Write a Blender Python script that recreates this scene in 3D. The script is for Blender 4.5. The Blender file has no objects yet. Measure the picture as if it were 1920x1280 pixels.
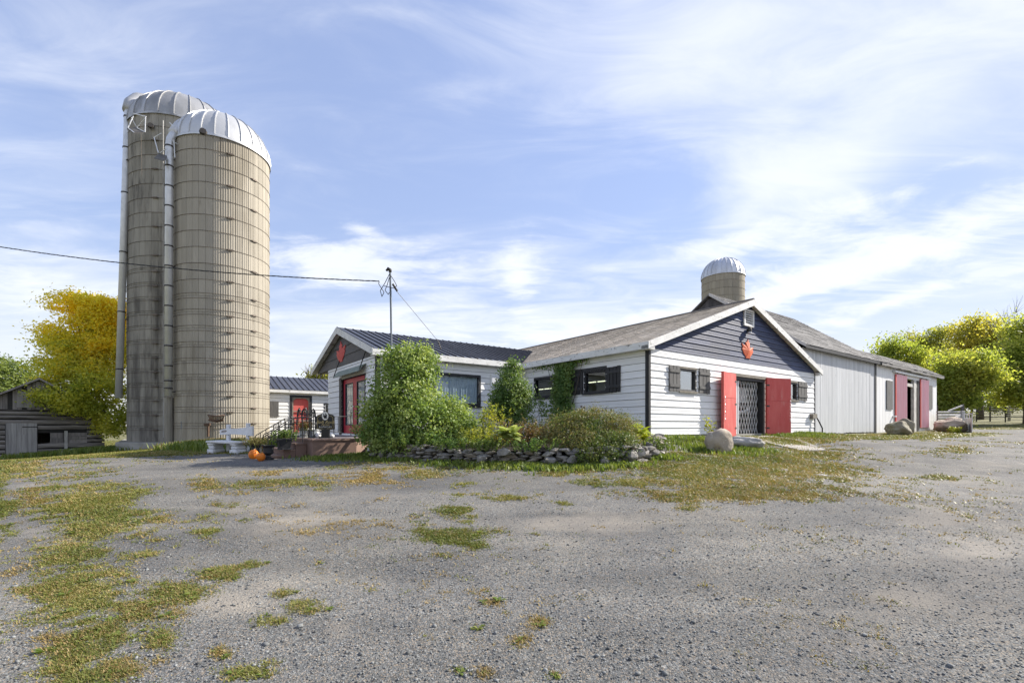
import bpy, bmesh, math, random
import numpy as np
from mathutils import Vector, Matrix
random.seed(7); RNG = np.random.default_rng(7)
S = bpy.context.scene
C = S.collection
R_ = math.radians

# ------------------------------------------------------------------ camera
EYE = 1.65                      # eye height above the ground under the camera
F = 888.0                       # focal length in photo pixels (1920 wide), horizon row 800
cam = bpy.data.cameras.new('camera'); camo = bpy.data.objects.new('camera', cam); C.objects.link(camo)
cam.sensor_width = 36.0; cam.lens = F / 1920 * 36.0
cam.shift_y = (800 - 640) / 1920
cam.clip_start = 0.05; cam.clip_end = 3000
camo.location = (0, 0, EYE); camo.rotation_euler = (R_(90), 0, 0)
S.camera = camo

# ------------------------------------------------------------------ sun, sky, exposure
SUN_AZ = 20.0                   # degrees from +x towards +y: the sun stands right, a little behind the barns
SUN_EL = 33.5
sl = bpy.data.lights.new('sun', 'SUN'); sl.energy = 4.6; sl.angle = R_(0.55); sl.color = (1.0, 0.94, 0.85)
so = bpy.data.objects.new('sun', sl); C.objects.link(so); so.location = (40, 20, 60)
sd = Vector((math.cos(R_(SUN_EL)) * math.cos(R_(SUN_AZ)), math.cos(R_(SUN_EL)) * math.sin(R_(SUN_AZ)), math.sin(R_(SUN_EL))))
so.rotation_euler = (-sd).to_track_quat('-Z', 'Y').to_euler()
W = bpy.data.worlds.new('World'); S.world = W; W.use_nodes = True
wt = W.node_tree; wt.nodes.clear()
W.cycles.sampling_method = 'MANUAL'; W.cycles.sample_map_resolution = 512
SKY_STRENGTH = 0.147
SKY_TINT = (1.14, .99, 1.03, 1); CLOUD = (3.65, 3.78, 4.05, 1)
VS = S.view_settings
VS.view_transform = 'Standard'; VS.look = 'None'; VS.gamma = 1.0; VS.use_curve_mapping = False
VS.exposure = 0.98
S.cycles.use_denoising = True
S.cycles.max_bounces = 8; S.cycles.transparent_max_bounces = 12
S.cycles.caustics_reflective = False; S.cycles.caustics_refractive = False
S.cycles.sample_clamp_indirect = 8.0


class NT:
    """small node-tree helper"""
    def __init__(s, t): s.t = t
    def n(s, typ, **kw):
        nd = s.t.nodes.new(typ)
        for k, v in kw.items():
            if k.startswith('i_'):
                key = k[2:]
                key = int(key) if key.isdigit() else key
                s.set(nd, key, v)
            else: setattr(nd, k, v)
        return nd
    def set(s, nd, key, v):
        inp = nd.inputs[key]
        if hasattr(v, 'is_output') or isinstance(v, bpy.types.NodeSocket): s.t.links.new(v, inp)
        else: inp.default_value = v
    def m(s, op, a, b=None, c=None, clamp=False):
        nd = s.t.nodes.new('ShaderNodeMath'); nd.operation = op; nd.use_clamp = clamp
        s.set(nd, 0, a)
        if b is not None: s.set(nd, 1, b)
        if c is not None: s.set(nd, 2, c)
        return nd.outputs[0]
    def mix(s, f, a, b, mode='MIX'):
        nd = s.t.nodes.new('ShaderNodeMix'); nd.data_type = 'RGBA'; nd.blend_type = mode
        s.set(nd, 0, f)
        for i, v in ((6, a), (7, b)):
            if not isinstance(v, bpy.types.NodeSocket) and len(v) == 3: v = (*v, 1)
            s.set(nd, i, v)
        return nd.outputs[2]
    def ss(s, x, lo, hi):
        nd = s.t.nodes.new('ShaderNodeMapRange'); nd.interpolation_type = 'SMOOTHSTEP'
        s.set(nd, 0, x); s.set(nd, 1, lo); s.set(nd, 2, hi); nd.inputs[3].default_value = 0; nd.inputs[4].default_value = 1
        return nd.outputs[0]
    def noise(s, vec, scale, detail=4, rough=.55, dist=0):
        nd = s.n('ShaderNodeTexNoise', i_Vector=vec, i_Scale=scale, i_Detail=detail, i_Roughness=rough, i_Distortion=dist)
        return nd.outputs[0]


def build_sky():
    T = NT(wt)
    out = T.n('ShaderNodeOutputWorld'); bg = T.n('ShaderNodeBackground')
    sky = T.n('ShaderNodeTexSky'); sky.sky_type = 'NISHITA'; sky.sun_disc = False
    sky.sun_elevation = R_(SUN_EL); sky.sun_rotation = R_(90 - SUN_AZ)
    sky.altitude = 100; sky.air_density = 1.0; sky.dust_density = 0.15; sky.ozone_density = 1.2
    tc = T.n('ShaderNodeTexCoord'); sep = T.n('ShaderNodeSeparateXYZ', i_0=tc.outputs['Generated'])
    x, y, z = sep.outputs
    az = T.m('ARCTAN2', x, y); el = T.m('ARCSINE', z)
    # cirrus grain: streaky noise on a flat cloud layer overhead
    zz = T.m('ADD', T.m('MAXIMUM', z, 0.0), 0.12)
    comb = T.n('ShaderNodeCombineXYZ', i_0=T.m('DIVIDE', x, zz), i_1=T.m('DIVIDE', y, zz), i_2=0.0)
    def lay(rot, sc, loc, scale, det, rough, dist):
        mp = T.n('ShaderNodeMapping', i_Vector=comb.outputs[0]); mp.inputs['Rotation'].default_value = (0, 0, R_(rot)); mp.inputs['Scale'].default_value = sc; mp.inputs['Location'].default_value = loc
        return T.noise(mp.outputs[0], scale, det, rough, dist)
    n1 = lay(-28, (.5, 1.5, 1), (0, 0, 0), 0.8, 5, .52, .7)            # long soft streaks
    n2 = lay(-20, (.8, 1.9, 1), (3.1, 1.7, 0), 2.2, 7, .60, .9)      # fine filaments
    n3 = lay(10, (1, 1.3, 1), (7.7, 2.2, 0), 4.5, 6, .62, .6)         # small puffs
    ae = T.n('ShaderNodeCombineXYZ', i_0=az, i_1=el, i_2=0.0)
    wv = T.n('ShaderNodeTexNoise', i_Vector=ae.outputs[0], i_Scale=4.5, i_Detail=4)
    wsep = T.n('ShaderNodeSeparateColor', i_0=wv.outputs['Color'])
    az2 = T.m('ADD', az, T.m('MULTIPLY', T.m('SUBTRACT', wsep.outputs[0], .5), .20))
    el2 = T.m('ADD', el, T.m('MULTIPLY', T.m('SUBTRACT', wsep.outputs[1], .5), .09))
    def masses(lst):
        tot = None
        for a0, e0, ra, re, tilt, dens in lst:
            da = T.m('SUBTRACT', az2, R_(a0)); de = T.m('SUBTRACT', el2, R_(e0)); c, s_ = math.cos(R_(tilt)), math.sin(R_(tilt))
            p = T.m('ADD', T.m('MULTIPLY', da, c / R_(ra)), T.m('MULTIPLY', de, s_ / R_(ra))); q = T.m('ADD', T.m('MULTIPLY', da, -s_ / R_(re)), T.m('MULTIPLY', de, c / R_(re)))
            g = T.m('MULTIPLY', T.m('POWER', 2.718, T.m('MULTIPLY', T.m('ADD', T.m('MULTIPLY', p, p), T.m('MULTIPLY', q, q)), -1.0)), dens)
            tot = g if tot is None else T.m('ADD', tot, g)
        return tot
    # cloud masses: azimuth, elevation, half sizes, tilt (degrees) and density
    veil = masses([(21, 37, 17, 6.5, 12, .72), (41, 32, 15, 11, 8, .70), (27, 26, 4.2, 6.5, 38, .62), (10, 42, 12, 4, 8, .45), (-3, 44, 12, 5, 20, .28), (33, 24, 9, 4, 15, .6), (-8, 15, 26, 5, 3, .42), (14, 10, 24, 3.5, 6, .5), (-42, 14, 12, 6, 5, .45),
                   (80, 32, 30, 12, 8, .9), (-95, 26, 26, 7, 5, .8), (150, 34, 34, 12, -6, .9), (-150, 24, 30, 8, 4, .8), (-40, 30, 10, 6, 30, .22)])
    strk = masses([(30, 19.8, 14, 2.0, 6, .95), (38, 15.4, 18, 2.6, 10, 1.25), (20, 12.2, 13, 1.3, 8, .85), (41, 11.8, 9, .8, 8, .7), (28, 9.5, 14, 1.2, 6, .55),
                   (-21, 17.6, 7, 2.6, 3, 1.3), (-18.5, 21.4, 2.8, .8, -14, .9), (1.5, 17, 3.4, 5.0, -22, .95), (-9, 18, 8, 3, 12, .7), (-12, 12, 8, 2, 4, .65), (2, 10, 12, 2, 4, .7), (-44, 11, 10, 4, 0, .6), (-30, 8, 12, 3, 0, .5),
                   (75, 15, 20, 2, 8, .9), (-90, 14, 22, 3, 4, .9), (130, 14, 24, 2.5, 5, .9), (180, 16, 24, 3, 0, .9), (-140, 12, 24, 3, 0, .8)])
    def amp(n, k): return T.m('MULTIPLY', T.m('SUBTRACT', n, .5), k)
    dv = T.ss(T.m('ADD', T.m('ADD', veil, amp(n1, 1.7)), amp(n2, 1.1)), .0, 1.2)
    ds = T.ss(T.m('ADD', T.m('ADD', T.m('ADD', strk, amp(n2, 1.5)), amp(n3, 1.3)), amp(n1, .6)), .34, 1.22)
    wisps = T.m('MULTIPLY', T.ss(T.m('ADD', n1, amp(n2, .8)), .34, .95), .42)
    dens = T.m('SUBTRACT', 1.0, T.m('MULTIPLY', T.m('MULTIPLY', T.m('SUBTRACT', 1.0, T.m('MULTIPLY', dv, .86)), T.m('SUBTRACT', 1.0, T.m('MULTIPLY', ds, .9))), T.m('SUBTRACT', 1.0, wisps)), clamp=True)
    haze = T.m('MULTIPLY', T.ss(T.m('MULTIPLY', el, -1.0), -R_(17), R_(-2)), .72)
    dens = T.m('ADD', dens, T.m('MULTIPLY', haze, T.m('SUBTRACT', 1.0, dens)), clamp=True)
    # clear sky brightness compressed by its luminance: bright parts are held back everywhere alike
    lum = T.n('ShaderNodeRGBToBW', i_0=sky.outputs[0]).outputs[0]
    gain = T.m('DIVIDE', 3.4, T.m('ADD', lum, 2.2))
    ev = T.n('ShaderNodeVectorMath', i_0=sky.outputs[0]); ev.operation = 'SCALE'; T.set(ev, 'Scale', gain)
    skyc = T.mix(.10, T.mix(1.0, ev.outputs[0], SKY_TINT, 'MULTIPLY'), CLOUD)
    col = T.mix(T.m('MULTIPLY', dens, .95), skyc, CLOUD)
    T.set(bg, 0, col); bg.inputs[1].default_value = SKY_STRENGTH
    wt.links.new(bg.outputs[0], out.inputs[0])
build_sky()

# ------------------------------------------------------------------ plan of the place
# The main barn's corner nearest the camera is A; RX runs along its gable front, LY along its side wall.
AX, AY = 4.07, 14.16
TH = math.atan2(.593, .805)
RX = (.8051, .5931); LY = (-.5931, .8051)
def at(px, py, d): return Vector(((px - 960) / F * d, d, EYE + (800 - py) / F * d))
def loc2w(u, v): return (AX + RX[0] * u + LY[0] * v, AY + RX[1] * u + LY[1] * v)
def u_of(px, v=0.0):
    r = (px - 960) / F
    return (r * (AY + LY[1] * v) - AX - LY[0] * v) / (RX[0] - r * RX[1])
def v_of(px, u=0.0):
    r = (px - 960) / F
    return (AX + RX[0] * u - r * (AY + RX[1] * u)) / (-LY[0] + r * LY[1])
def z_of(py, u, v): return EYE + (800 - py) / F * (AY + RX[1] * u + LY[1] * v)

# terrain: thin-plate spline through measured ground points (px, depth, height relative to the eye)
GP = [(960, 3, -1.43), (960, 5, -1.28), (960, 8, -1.06), (950, 10.7, -.845), (735, 12, -.82), (482, 12.2, -.84), (435, 14.4, -.83),
      (585, 12.8, -.85), (668, 13.4, -.82), (200, 14, -.97), (70, 24, -1.49), (190, 26, -1.27), (280, 24.5, -1.14), (280, 20, -.98), (330, 21, -.98), (230, 17, -.95), (350, 23.4, -1.08), (418, 22.0, -.80),
      (560, 20, -.72), (565, 27, -.5), (1350, 12.4, -.66), (1480, 15.6, -.47), (1600, 22, -.42), (1640, 26.5, -.35), (1755, 34, -.22),
      (1850, 25, -.6), (1900, 10.2, -1.15), (1700, 7, -1.2), (1400, 8, -1.03), (1850, 31, -.42), (1850, 45, .1), (1850, 55, .82), (1850, 100, 3.4),
      (100, 6, -1.32), (300, 9, -1.08), (1080, 10.4, -.84), (1180, 10.2, -.78), (1235, 11.6, -.68), (-500, 40, -1.6), (600, 60, -.8), (1300, 60, .4)]
gp = np.array([((p - 960) / F * d, d, EYE + z) for p, d, z in GP] +
              [(AX - .1, AY - .3, EYE - .37), (*loc2w(5.5, -.5), EYE - .36), (*loc2w(11, -.3), EYE - .31), (*loc2w(5, 6), EYE - .3), (*loc2w(-3, 5.5), EYE - .45), (0, 0, 0), (-7, 0, .0), (9, 0, .05), (0, -12, -.4), (-20, -12, -.4), (20, -12, -.2),
               (-90, 90, -.2), (140, 160, 5.5), (0, 160, 2.0), (-150, 20, 0), (150, 20, 2.0), (-150, 220, 1.0), (150, 260, 6), (0, -120, -1), (-120, -120, -1), (120, -120, 0), (0, 300, 3)])
def _tps(r): return np.where(r > 1e-9, r * r * np.log(r + 1e-12), 0)
def _fit():
    n = len(gp); P = gp[:, :2]
    K = _tps(np.linalg.norm(P[:, None] - P[None], axis=2)) + np.eye(n) * .5
    A = np.zeros((n + 3, n + 3)); A[:n, :n] = K; A[:n, n] = 1; A[:n, n + 1:] = P; A[n, :n] = 1; A[n + 1:, :n] = P.T
    b = np.zeros(n + 3); b[:n] = gp[:, 2]
    return np.linalg.solve(A, b)
_tw = _fit()
def vnoise(x, y, seed=0):
    xi = np.floor(x).astype(np.int64); yi = np.floor(y).astype(np.int64); fx = x - xi; fy = y - yi
    def h(a, b):
        k = (a * 374761393 + b * 668265263 + seed * 144665) & 0x7fffffff
        k = ((k ^ (k >> 13)) * 1274126177) & 0x7fffffff
        return ((k ^ (k >> 16)) & 0xffff) / 65535.0
    fx = fx * fx * (3 - 2 * fx); fy = fy * fy * (3 - 2 * fy)
    return (h(xi, yi) * (1 - fx) + h(xi + 1, yi) * fx) * (1 - fy) + (h(xi, yi + 1) * (1 - fx) + h(xi + 1, yi + 1) * fx) * fy
def fbm(x, y, s, o=4, seed=0):
    t = 0; a = .5
    for i in range(o):
        t = t + a * vnoise(x * s, y * s, seed + i); s *= 2.03; a *= .5
    return t / (1 - .5 ** o)
def ruts(x, y):
    """two wheel tracks sweeping round the corner of the barn"""
    r = np.hypot(x - 1.0, y - 25.5) + (fbm(x, y, .25, 2, 61) - .5) * 1.2; near = np.clip((9.5 - (y - np.maximum(x - 8, 0) * .9)) / 3, 0, 1)
    return (np.exp(-((r - 17.6) / .26) ** 2) + np.exp(-((r - 19.2) / .26) ** 2) + .8 * np.exp(-((r - 21.0) / .24) ** 2)) * near * (.4 + fbm(x, y, .7, 3, 63))
def ground_z(x, y):
    x = np.atleast_1d(np.asarray(x, float)); y = np.atleast_1d(np.asarray(y, float)); out = np.zeros(x.shape)
    xf, yf = x.ravel(), y.ravel(); o = np.zeros(xf.shape)
    xc, yc = np.clip(xf, -150, 150), np.clip(yf, -120, 300)
    for i in range(0, len(xf), 20000):
        q = np.stack([xc[i:i + 20000], yc[i:i + 20000]], 1)
        r = np.linalg.norm(q[:, None] - gp[None, :, :2], axis=2)
        o[i:i + 20000] = _tps(r) @ _tw[:-3] + _tw[-3] + q @ _tw[-2:]
    o += (fbm(xf, yf, .45, 4, 5) - .5) * .10 * np.clip((yf + 2) / 6, 0, 1)
    o += (fbm(xf, yf, 3.0, 3, 9) - .5) * .028
    o -= .03 * ruts(xf, yf)
    return o.reshape(x.shape)
def gz(x, y): return float(ground_z([x], [y])[0])
def gpt(px, d): 
    x = (px - 960) / F * d
    return Vector((x, d, gz(x, d)))
# ------------------------------------------------------------------ materials
def rgb(h):
    v = [int(h[i:i + 2], 16) / 255 for i in (0, 2, 4)]
    return tuple(c / 12.92 if c <= .04045 else ((c + .055) / 1.055) ** 2.4 for c in v)
MATS = {}
def M(name, c1, c2=None, scale=3.0, stretch=(1, 1, 1), rough=.75, bump=.25, bscale=None, bstretch=None, rnd=.12, metal=0.0, spec=.4,
      c3=None, patch=(1.5, .58, .66), island=False, rot=TH, c4=None, patch4=(6, .6, .68), bdist=.01, coat=0, pdetail=6, coff=1.0):
    """painted / weathered surface: two tones of grain, optional wear patches (c3) and fine spots (c4), per-piece shade"""
    m = bpy.data.materials.new(name); m.use_nodes = True; T = NT(m.node_tree); T.t.nodes.clear()
    out = T.n('ShaderNodeOutputMaterial'); b = T.n('ShaderNodeBsdfPrincipled')
    g = T.n('ShaderNodeNewGeometry'); oi = T.n('ShaderNodeObjectInfo')
    rv = g.outputs['Random Per Island'] if island else oi.outputs['Random']
    rotn = T.n('ShaderNodeVectorRotate', i_Vector=g.outputs['Position'], i_Angle=-rot); rotn.rotation_type = 'Z_AXIS'
    off = T.n('ShaderNodeCombineXYZ', i_0=T.m('MULTIPLY', rv, 7.0 * coff), i_1=T.m('MULTIPLY', rv, 3.0 * coff), i_2=T.m('MULTIPLY', rv, 5.0 * coff))
    va = T.n('ShaderNodeVectorMath', i_0=rotn.outputs[0], i_1=off.outputs[0]); va.operation = 'ADD'
    mp = T.n('ShaderNodeMapping', i_Vector=va.outputs[0]); mp.inputs['Scale'].default_value = stretch
    n1 = T.noise(mp.outputs[0], scale, 5, .6)
    col = T.mix(T.ss(n1, .3, .72), c1, c2 or c1)
    if c3 is not None:
        n3 = T.noise(mp.outputs[0], patch[0], pdetail, .65)
        col = T.mix(T.ss(n3, patch[1], patch[2]), col, c3)
    if c4 is not None:
        n4 = T.noise(mp.outputs[0], patch4[0], 4, .6)
        col = T.mix(T.ss(n4, patch4[1], patch4[2]), col, c4)
    hsv = T.n('ShaderNodeHueSaturation', i_Color=col); T.set(hsv, 'Value', T.m('ADD', T.m('MULTIPLY', rv, 2 * rnd), 1 - rnd))
    T.set(b, 'Base Color', hsv.outputs[0]); b.inputs['Metallic'].default_value = metal
    b.inputs['Specular IOR Level'].default_value = spec
    T.set(b, 'Roughness', T.m('ADD', T.m('MULTIPLY', n1, .25), rough - .12))
    if coat: b.inputs['Coat Weight'].default_value = coat
    if bump:
        mb = T.n('ShaderNodeMapping', i_Vector=va.outputs[0]); mb.inputs['Scale'].default_value = bstretch or stretch
        nb = T.noise(mb.outputs[0], bscale or scale * 6, 6, .65)
        bn = T.n('ShaderNodeBump', i_Strength=bump, i_Distance=bdist, i_Height=nb); T.set(b, 'Normal', bn.outputs[0])
    T.t.links.new(b.outputs[0], out.inputs[0]); MATS[name] = m
    return m

def leaf_mat(name, cols, zr=None, zcols=None, trans=.4, rough=.5, nscale=.6):
    """foliage: leaf-to-leaf colour, slow drift through the crown; optional autumn colour growing with height zr=(lo,hi)"""
    m = bpy.data.materials.new(name); m.use_nodes = True; T = NT(m.node_tree); T.t.nodes.clear()
    out = T.n('ShaderNodeOutputMaterial'); g = T.n('ShaderNodeNewGeometry')
    ri = g.outputs['Random Per Island']
    n1 = T.noise(g.outputs['Position'], nscale, 3, .6)
    f = T.m('ADD', T.m('MULTIPLY', ri, .5), T.m('MULTIPLY', T.ss(n1, .35, .65), .5))
    def ramp(cs):
        cr = T.n('ShaderNodeValToRGB', i_0=f); e = cr.color_ramp.elements
        for i, c in enumerate(cs):
            p = i / (len(cs) - 1)
            if i < 2: el = e[i]; el.position = p if i == 0 else (1 if len(cs) == 2 else p)
            else: el = e.new(p)
            el.color = (*c, 1)
        return cr.outputs[0]
    col = ramp(cols)
    if zr:
        sp = T.n('ShaderNodeSeparateXYZ', i_0=g.outputs['Position'])
        n2 = T.noise(g.outputs['Position'], .9, 4, .6)
        zz = T.m('ADD', sp.outputs[2], T.m('MULTIPLY', T.m('SUBTRACT', n2, .5), (zr[1] - zr[0]) * 2.6))
        zz = T.m('ADD', zz, T.m('MULTIPLY', T.m('SUBTRACT', ri, .5), (zr[1] - zr[0]) * .6))
        col = T.mix(T.ss(zz, zr[0], zr[1]), col, ramp(zcols))
    d = T.n('ShaderNodeBsdfPrincipled', i_Roughness=rough); T.set(d, 'Base Color', col); d.inputs['Specular IOR Level'].default_value = .3
    tr = T.n('ShaderNodeBsdfTranslucent'); T.set(tr, 0, T.mix(1.0, col, (1.5, 1.5, .8), 'MULTIPLY'))
    mx = T.n('ShaderNodeMixShader', i_0=trans); T.t.links.new(d.outputs[0], mx.inputs[1]); T.t.links.new(tr.outputs[0], mx.inputs[2])
    T.t.links.new(mx.outputs[0], out.inputs[0]); MATS[name] = m
    return m

def glass_mat(name, gloss=.12, tint=(.8, .85, .88), rough=.02):
    m = bpy.data.materials.new(name); m.use_nodes = True; T = NT(m.node_tree); T.t.nodes.clear()
    out = T.n('ShaderNodeOutputMaterial'); fr = T.n('ShaderNodeLayerWeight', i_Blend=.5)
    g = T.n('ShaderNodeNewGeometry'); nb = T.noise(g.outputs['Position'], 1.7, 2)
    bn = T.n('ShaderNodeBump', i_Strength=.06, i_Distance=.05, i_Height=nb)
    gl = T.n('ShaderNodeBsdfGlossy', i_Roughness=rough, i_Normal=bn.outputs[0]); gl.inputs[0].default_value = (1, 1, 1, 1)
    tr = T.n('ShaderNodeBsdfTransparent'); tr.inputs[0].default_value = (*tint, 1)
    mx = T.n('ShaderNodeMixShader', i_0=T.m('ADD', T.m('MULTIPLY', T.m('POWER', fr.outputs['Facing'], 4.0), .7), gloss, clamp=True))
    T.t.links.new(tr.outputs[0], mx.inputs[1]); T.t.links.new(gl.outputs[0], mx.inputs[2]); T.t.links.new(mx.outputs[0], out.inputs[0]); MATS[name] = m
    return m
def emit_mat(name, c, s):
    m = bpy.data.materials.new(name); m.use_nodes = True; T = NT(m.node_tree); T.t.nodes.clear()
    out = T.n('ShaderNodeOutputMaterial'); e = T.n('ShaderNodeEmission', i_Strength=s); e.inputs[0].default_value = (*c, 1)
    T.t.links.new(e.outputs[0], out.inputs[0]); MATS[name] = m
    return m

M('white_siding', (.86, .855, .84), (.76, .755, .74), 2.0, (.5, .5, 6), .6, .4, 14, (1, 1, 14), .06, c3=(.46, .44, .41), patch=(3.0, .655, .80), c4=(.25, .235, .21), patch4=(10, .715, .78))
M('wing_siding', (.84, .84, .83), (.75, .75, .745), 2.0, (.5, .5, 5), .55, .25, 14, (1, 1, 12), .045, c3=(.55, .54, .51), patch=(2.5, .68, .85), c4=(.30, .29, .26), patch4=(9, .74, .80))
M('navy_siding', (.026, .037, .082), (.062, .078, .145), 2.2, (.55, .55, 7), .6, .4, 14, (1, 1, 14), .25, c3=(.17, .195, .27), patch=(2.6, .58, .82))
M('charcoal_siding', (.075, .073, .075), (.11, .105, .105), 2, (.5, .5, 5), .6, .25, 14, (1, 1, 12), .12)
M('sheathing', (.16, .16, .165), (.12, .12, .125), 2, rough=.8, bump=.1)
M('trim_white', (.80, .79, .76), (.66, .65, .62), 3, (1, 1, 2), .65, .4, 20, rnd=.06, c3=(.30, .285, .26), patch=(5.0, .585, .65), pdetail=9)
M('trim_black', (.018, .018, .020), (.035, .035, .037), 6, (1, 1, .6), .55, .2, 30, rnd=.15, c4=(.25, .25, .25), patch4=(14, .72, .76))
M('shutter_dark', (.020, .020, .022), (.040, .039, .040), 5, (2, 2, .4), .55, .3, 20, (3, 3, .6), rnd=.2)
M('shutter_grey', (.10, .096, .092), (.15, .145, .138), 5, (2, 2, .4), .75, .4, 20, (3, 3, .6), rnd=.14)
M('wood_raw', (.30, .27, .22), (.18, .16, .13), 6, (1, 1, 1), .85, .5, 30, rnd=.1)
M('red_door', (.56, .080, .070), (.62, .135, .115), 2.2, (1.6, 1.6, .45), .62, .35, 25, rnd=.06, c3=(.62, .26, .22), patch=(2.6, .56, .80), c4=(.36, .05, .045), patch4=(8, .65, .74))
M('red_gloss', (.42, .022, .045), (.50, .035, .06), 2, rough=.35, bump=.05, rnd=.04)
M('pink_metal', (.84, .42, .45), (.86, .52, .54), 2.2, (1, 1, .5), .5, .15, 18, rnd=.05, c3=(.88, .64, .64), patch=(1.6, .55, .8))
M('red_emblem', (.74, .13, .045), (.80, .21, .09), 5, rough=.55, bump=.15, rnd=.03)
M('red_emblem_dull', (.56, .08, .07), (.62, .12, .10), 5, rough=.6, bump=.15, rnd=.03)
M('concrete', (.40, .38, .34), (.28, .27, .24), 2.2, rough=.9, bump=.4, bscale=25, c3=(.20, .19, .17), patch=(1.3, .58, .75))
M('concrete_slab', (.40, .365, .32), (.31, .285, .25), 2.5, rough=.9, bump=.35, bscale=30, c3=(.22, .20, .17), patch=(2, .6, .7))
M('brown_stucco', (.20, .128, .098), (.255, .168, .132), 1.6, rough=.9, bump=.45, bscale=60, rnd=.03, c3=(.135, .09, .07), patch=(1.1, .58, .75))
M('brown_cap', (.24, .158, .122), (.29, .195, .155), 2.5, rough=.85, bump=.3, bscale=60)
M('porch_floor', (.16, .14, .14), (.12, .105, .11), 3, rough=.8, bump=.2)
M('shingle', (.56, .49, .40), (.43, .37, .305), 3.5, rough=.92, bump=.5, bscale=70, rnd=.20, island=True, c3=(.64, .58, .50), patch=(1.1, .5, .7))
M('shingle_ridge', (.20, .175, .15), (.15, .13, .115), 3.5, rough=.9, bump=.4)
M('metal_roof', (.055, .058, .072), (.085, .088, .105), 1.6, (1, .4, 1), .42, .12, 10, rnd=.14, metal=.15, c3=(.19, .18, .18), patch=(3.2, .66, .74))
M('metal_roof_seam', (.045, .047, .058), (.07, .072, .085), 3, rough=.5, bump=.1, rnd=.15)
M('barn_roof', (.15, .145, .14), (.225, .215, .205), 1.5, (.35, 3, 3), .85, .5, 12, (.5, 6, 6), .18, c3=(.105, .10, .098), patch=(1.5, .55, .7))
M('barn_board', (.60, .61, .62), (.51, .52, .53), 1.6, (2.5, 2.5, .35), .6, .25, 12, (8, 8, .6), .08, c3=(.33, .335, .34), patch=(2.2, .62, .74), c4=(.09, .09, .09), patch4=(5, .705, .735))
M('shed_board', (.86, .855, .84), (.78, .775, .76), 1.6, (2.5, 2.5, .35), .55, .2, 12, (8, 8, .6), .04, c3=(.55, .53, .49), patch=(2.0, .70, .80))
M('barn_gable_board', (.055, .053, .055), (.095, .09, .09), 1.6, (3, 3, .35), .8, .4, 10, (8, 8, .5), .25)
M('stave', (.353, .320, .258), (.396, .361, .297), 1.2, (1, 1, .16), .9, .35, 22, None, .09, rot=0, c3=(.258, .228, .176), patch=(.602, .447, .645), c4=(.189, .159, .116), patch4=(2.6, .62, .80), coff=.04)
M('stave_rest', (.353, .320, .258), (.396, .361, .297), 1.2, (1, 1, .16), .9, .35, 22, None, .09, rot=0, c3=(.258, .228, .176), patch=(.602, .447, .645), c4=(.189, .159, .116), patch4=(2.6, .62, .80), coff=.04, island=True)
M('old_stave', (.358, .334, .281), (.256, .237, .198), 1.0, (1, 1, .16), .92, .45, 18, None, .13, rot=0, c3=(.116, .106, .090), patch=(.774, .484, .677), c4=(.083, .076, .064), patch4=(2.4, .56, .74), coff=.04)
M('old_stave_rest', (.358, .334, .281), (.256, .237, .198), 1.0, (1, 1, .16), .92, .45, 18, None, .13, rot=0, c3=(.116, .106, .090), patch=(.774, .484, .677), c4=(.083, .076, .064), patch4=(2.4, .56, .74), coff=.04, island=True)
M('stave_far', (.30, .265, .20), (.36, .32, .25), 1.0, (1, 1, .25), .9, .3, 20, None, .10, rot=0)
M('mortar', (.10, .09, .075), (.13, .12, .10), 2, rough=.95, bump=.2)
M('hoop_steel', (.130, .105, .085), (.190, .155, .125), 5, rough=.7, bump=.1, rnd=.25, metal=.2)
M('dome_metal', (.62, .62, .61), (.53, .53, .52), 1.3, (1, 1, .5), .48, .1, 6, rnd=.06, metal=.55, rot=0, c3=(.44, .44, .43), patch=(.9, .56, .75))
M('dome_old', (.48, .48, .48), (.30, .30, .295), 1.1, (1, 1, .4), .55, .15, 6, rnd=.10, metal=.5, rot=0, c3=(.17, .165, .155), patch=(.8, .52, .72))
M('dome_far', (.66, .67, .69), (.54, .55, .57), 1.5, (1, 1, .3), .55, .05, 6, rnd=.10, metal=.6, rot=0)
M('galvanised', (.72, .73, .74), (.60, .61, .62), 2.5, (1, 1, .8), .42, .12, 14, rnd=.06, metal=.35, rot=0, c3=(.46, .46, .46), patch=(1.6, .6, .75))
M('steel_dark', (.045, .042, .040), (.08, .07, .06), 6, rough=.6, bump=.15, metal=.3)
M('iron_black', (.012, .012, .013), (.022, .022, .023), 8, rough=.45, bump=.15, rnd=.1)
M('rust_iron', (.085, .055, .040), (.14, .085, .055), 8, rough=.85, bump=.4, rnd=.15)
M('log_grey', (.297, .270, .243), (.155, .140, .127), 1.6, (.6, .6, 6), .9, .8, 9, (.8, .8, 10), .22, rot=0, c3=(.486, .459, .419), patch=(3, .60, .7))
M('plank_grey', (.297, .270, .250), (.169, .155, .143), 2, (5, 5, .4), .9, .6, 9, (9, 9, .6), .26, rot=0)
M('door_plank', (.400, .381, .356), (.263, .250, .237), 2, (5, 5, .4), .88, .6, 9, (9, 9, .6), .14, rot=0)
M('fence_wood', (.60, .58, .54), (.42, .40, .37), 3, (1, 1, 1), .85, .5, 25, rnd=.12, rot=0)
M('fence_dark', (.13, .125, .115), (.085, .08, .075), 3, rough=.8, bump=.3, rnd=.2)
M('stone_a', (0.256, 0.238, 0.213), (0.159, 0.149, 0.137), 3.5, rough=.92, bump=.8, bscale=18, bdist=.02, rnd=.28, c3=(0.451, 0.433, 0.390), patch=(5, .58, .70), c4=(0.104, 0.100, 0.085), patch4=(4, .60, .68))
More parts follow.
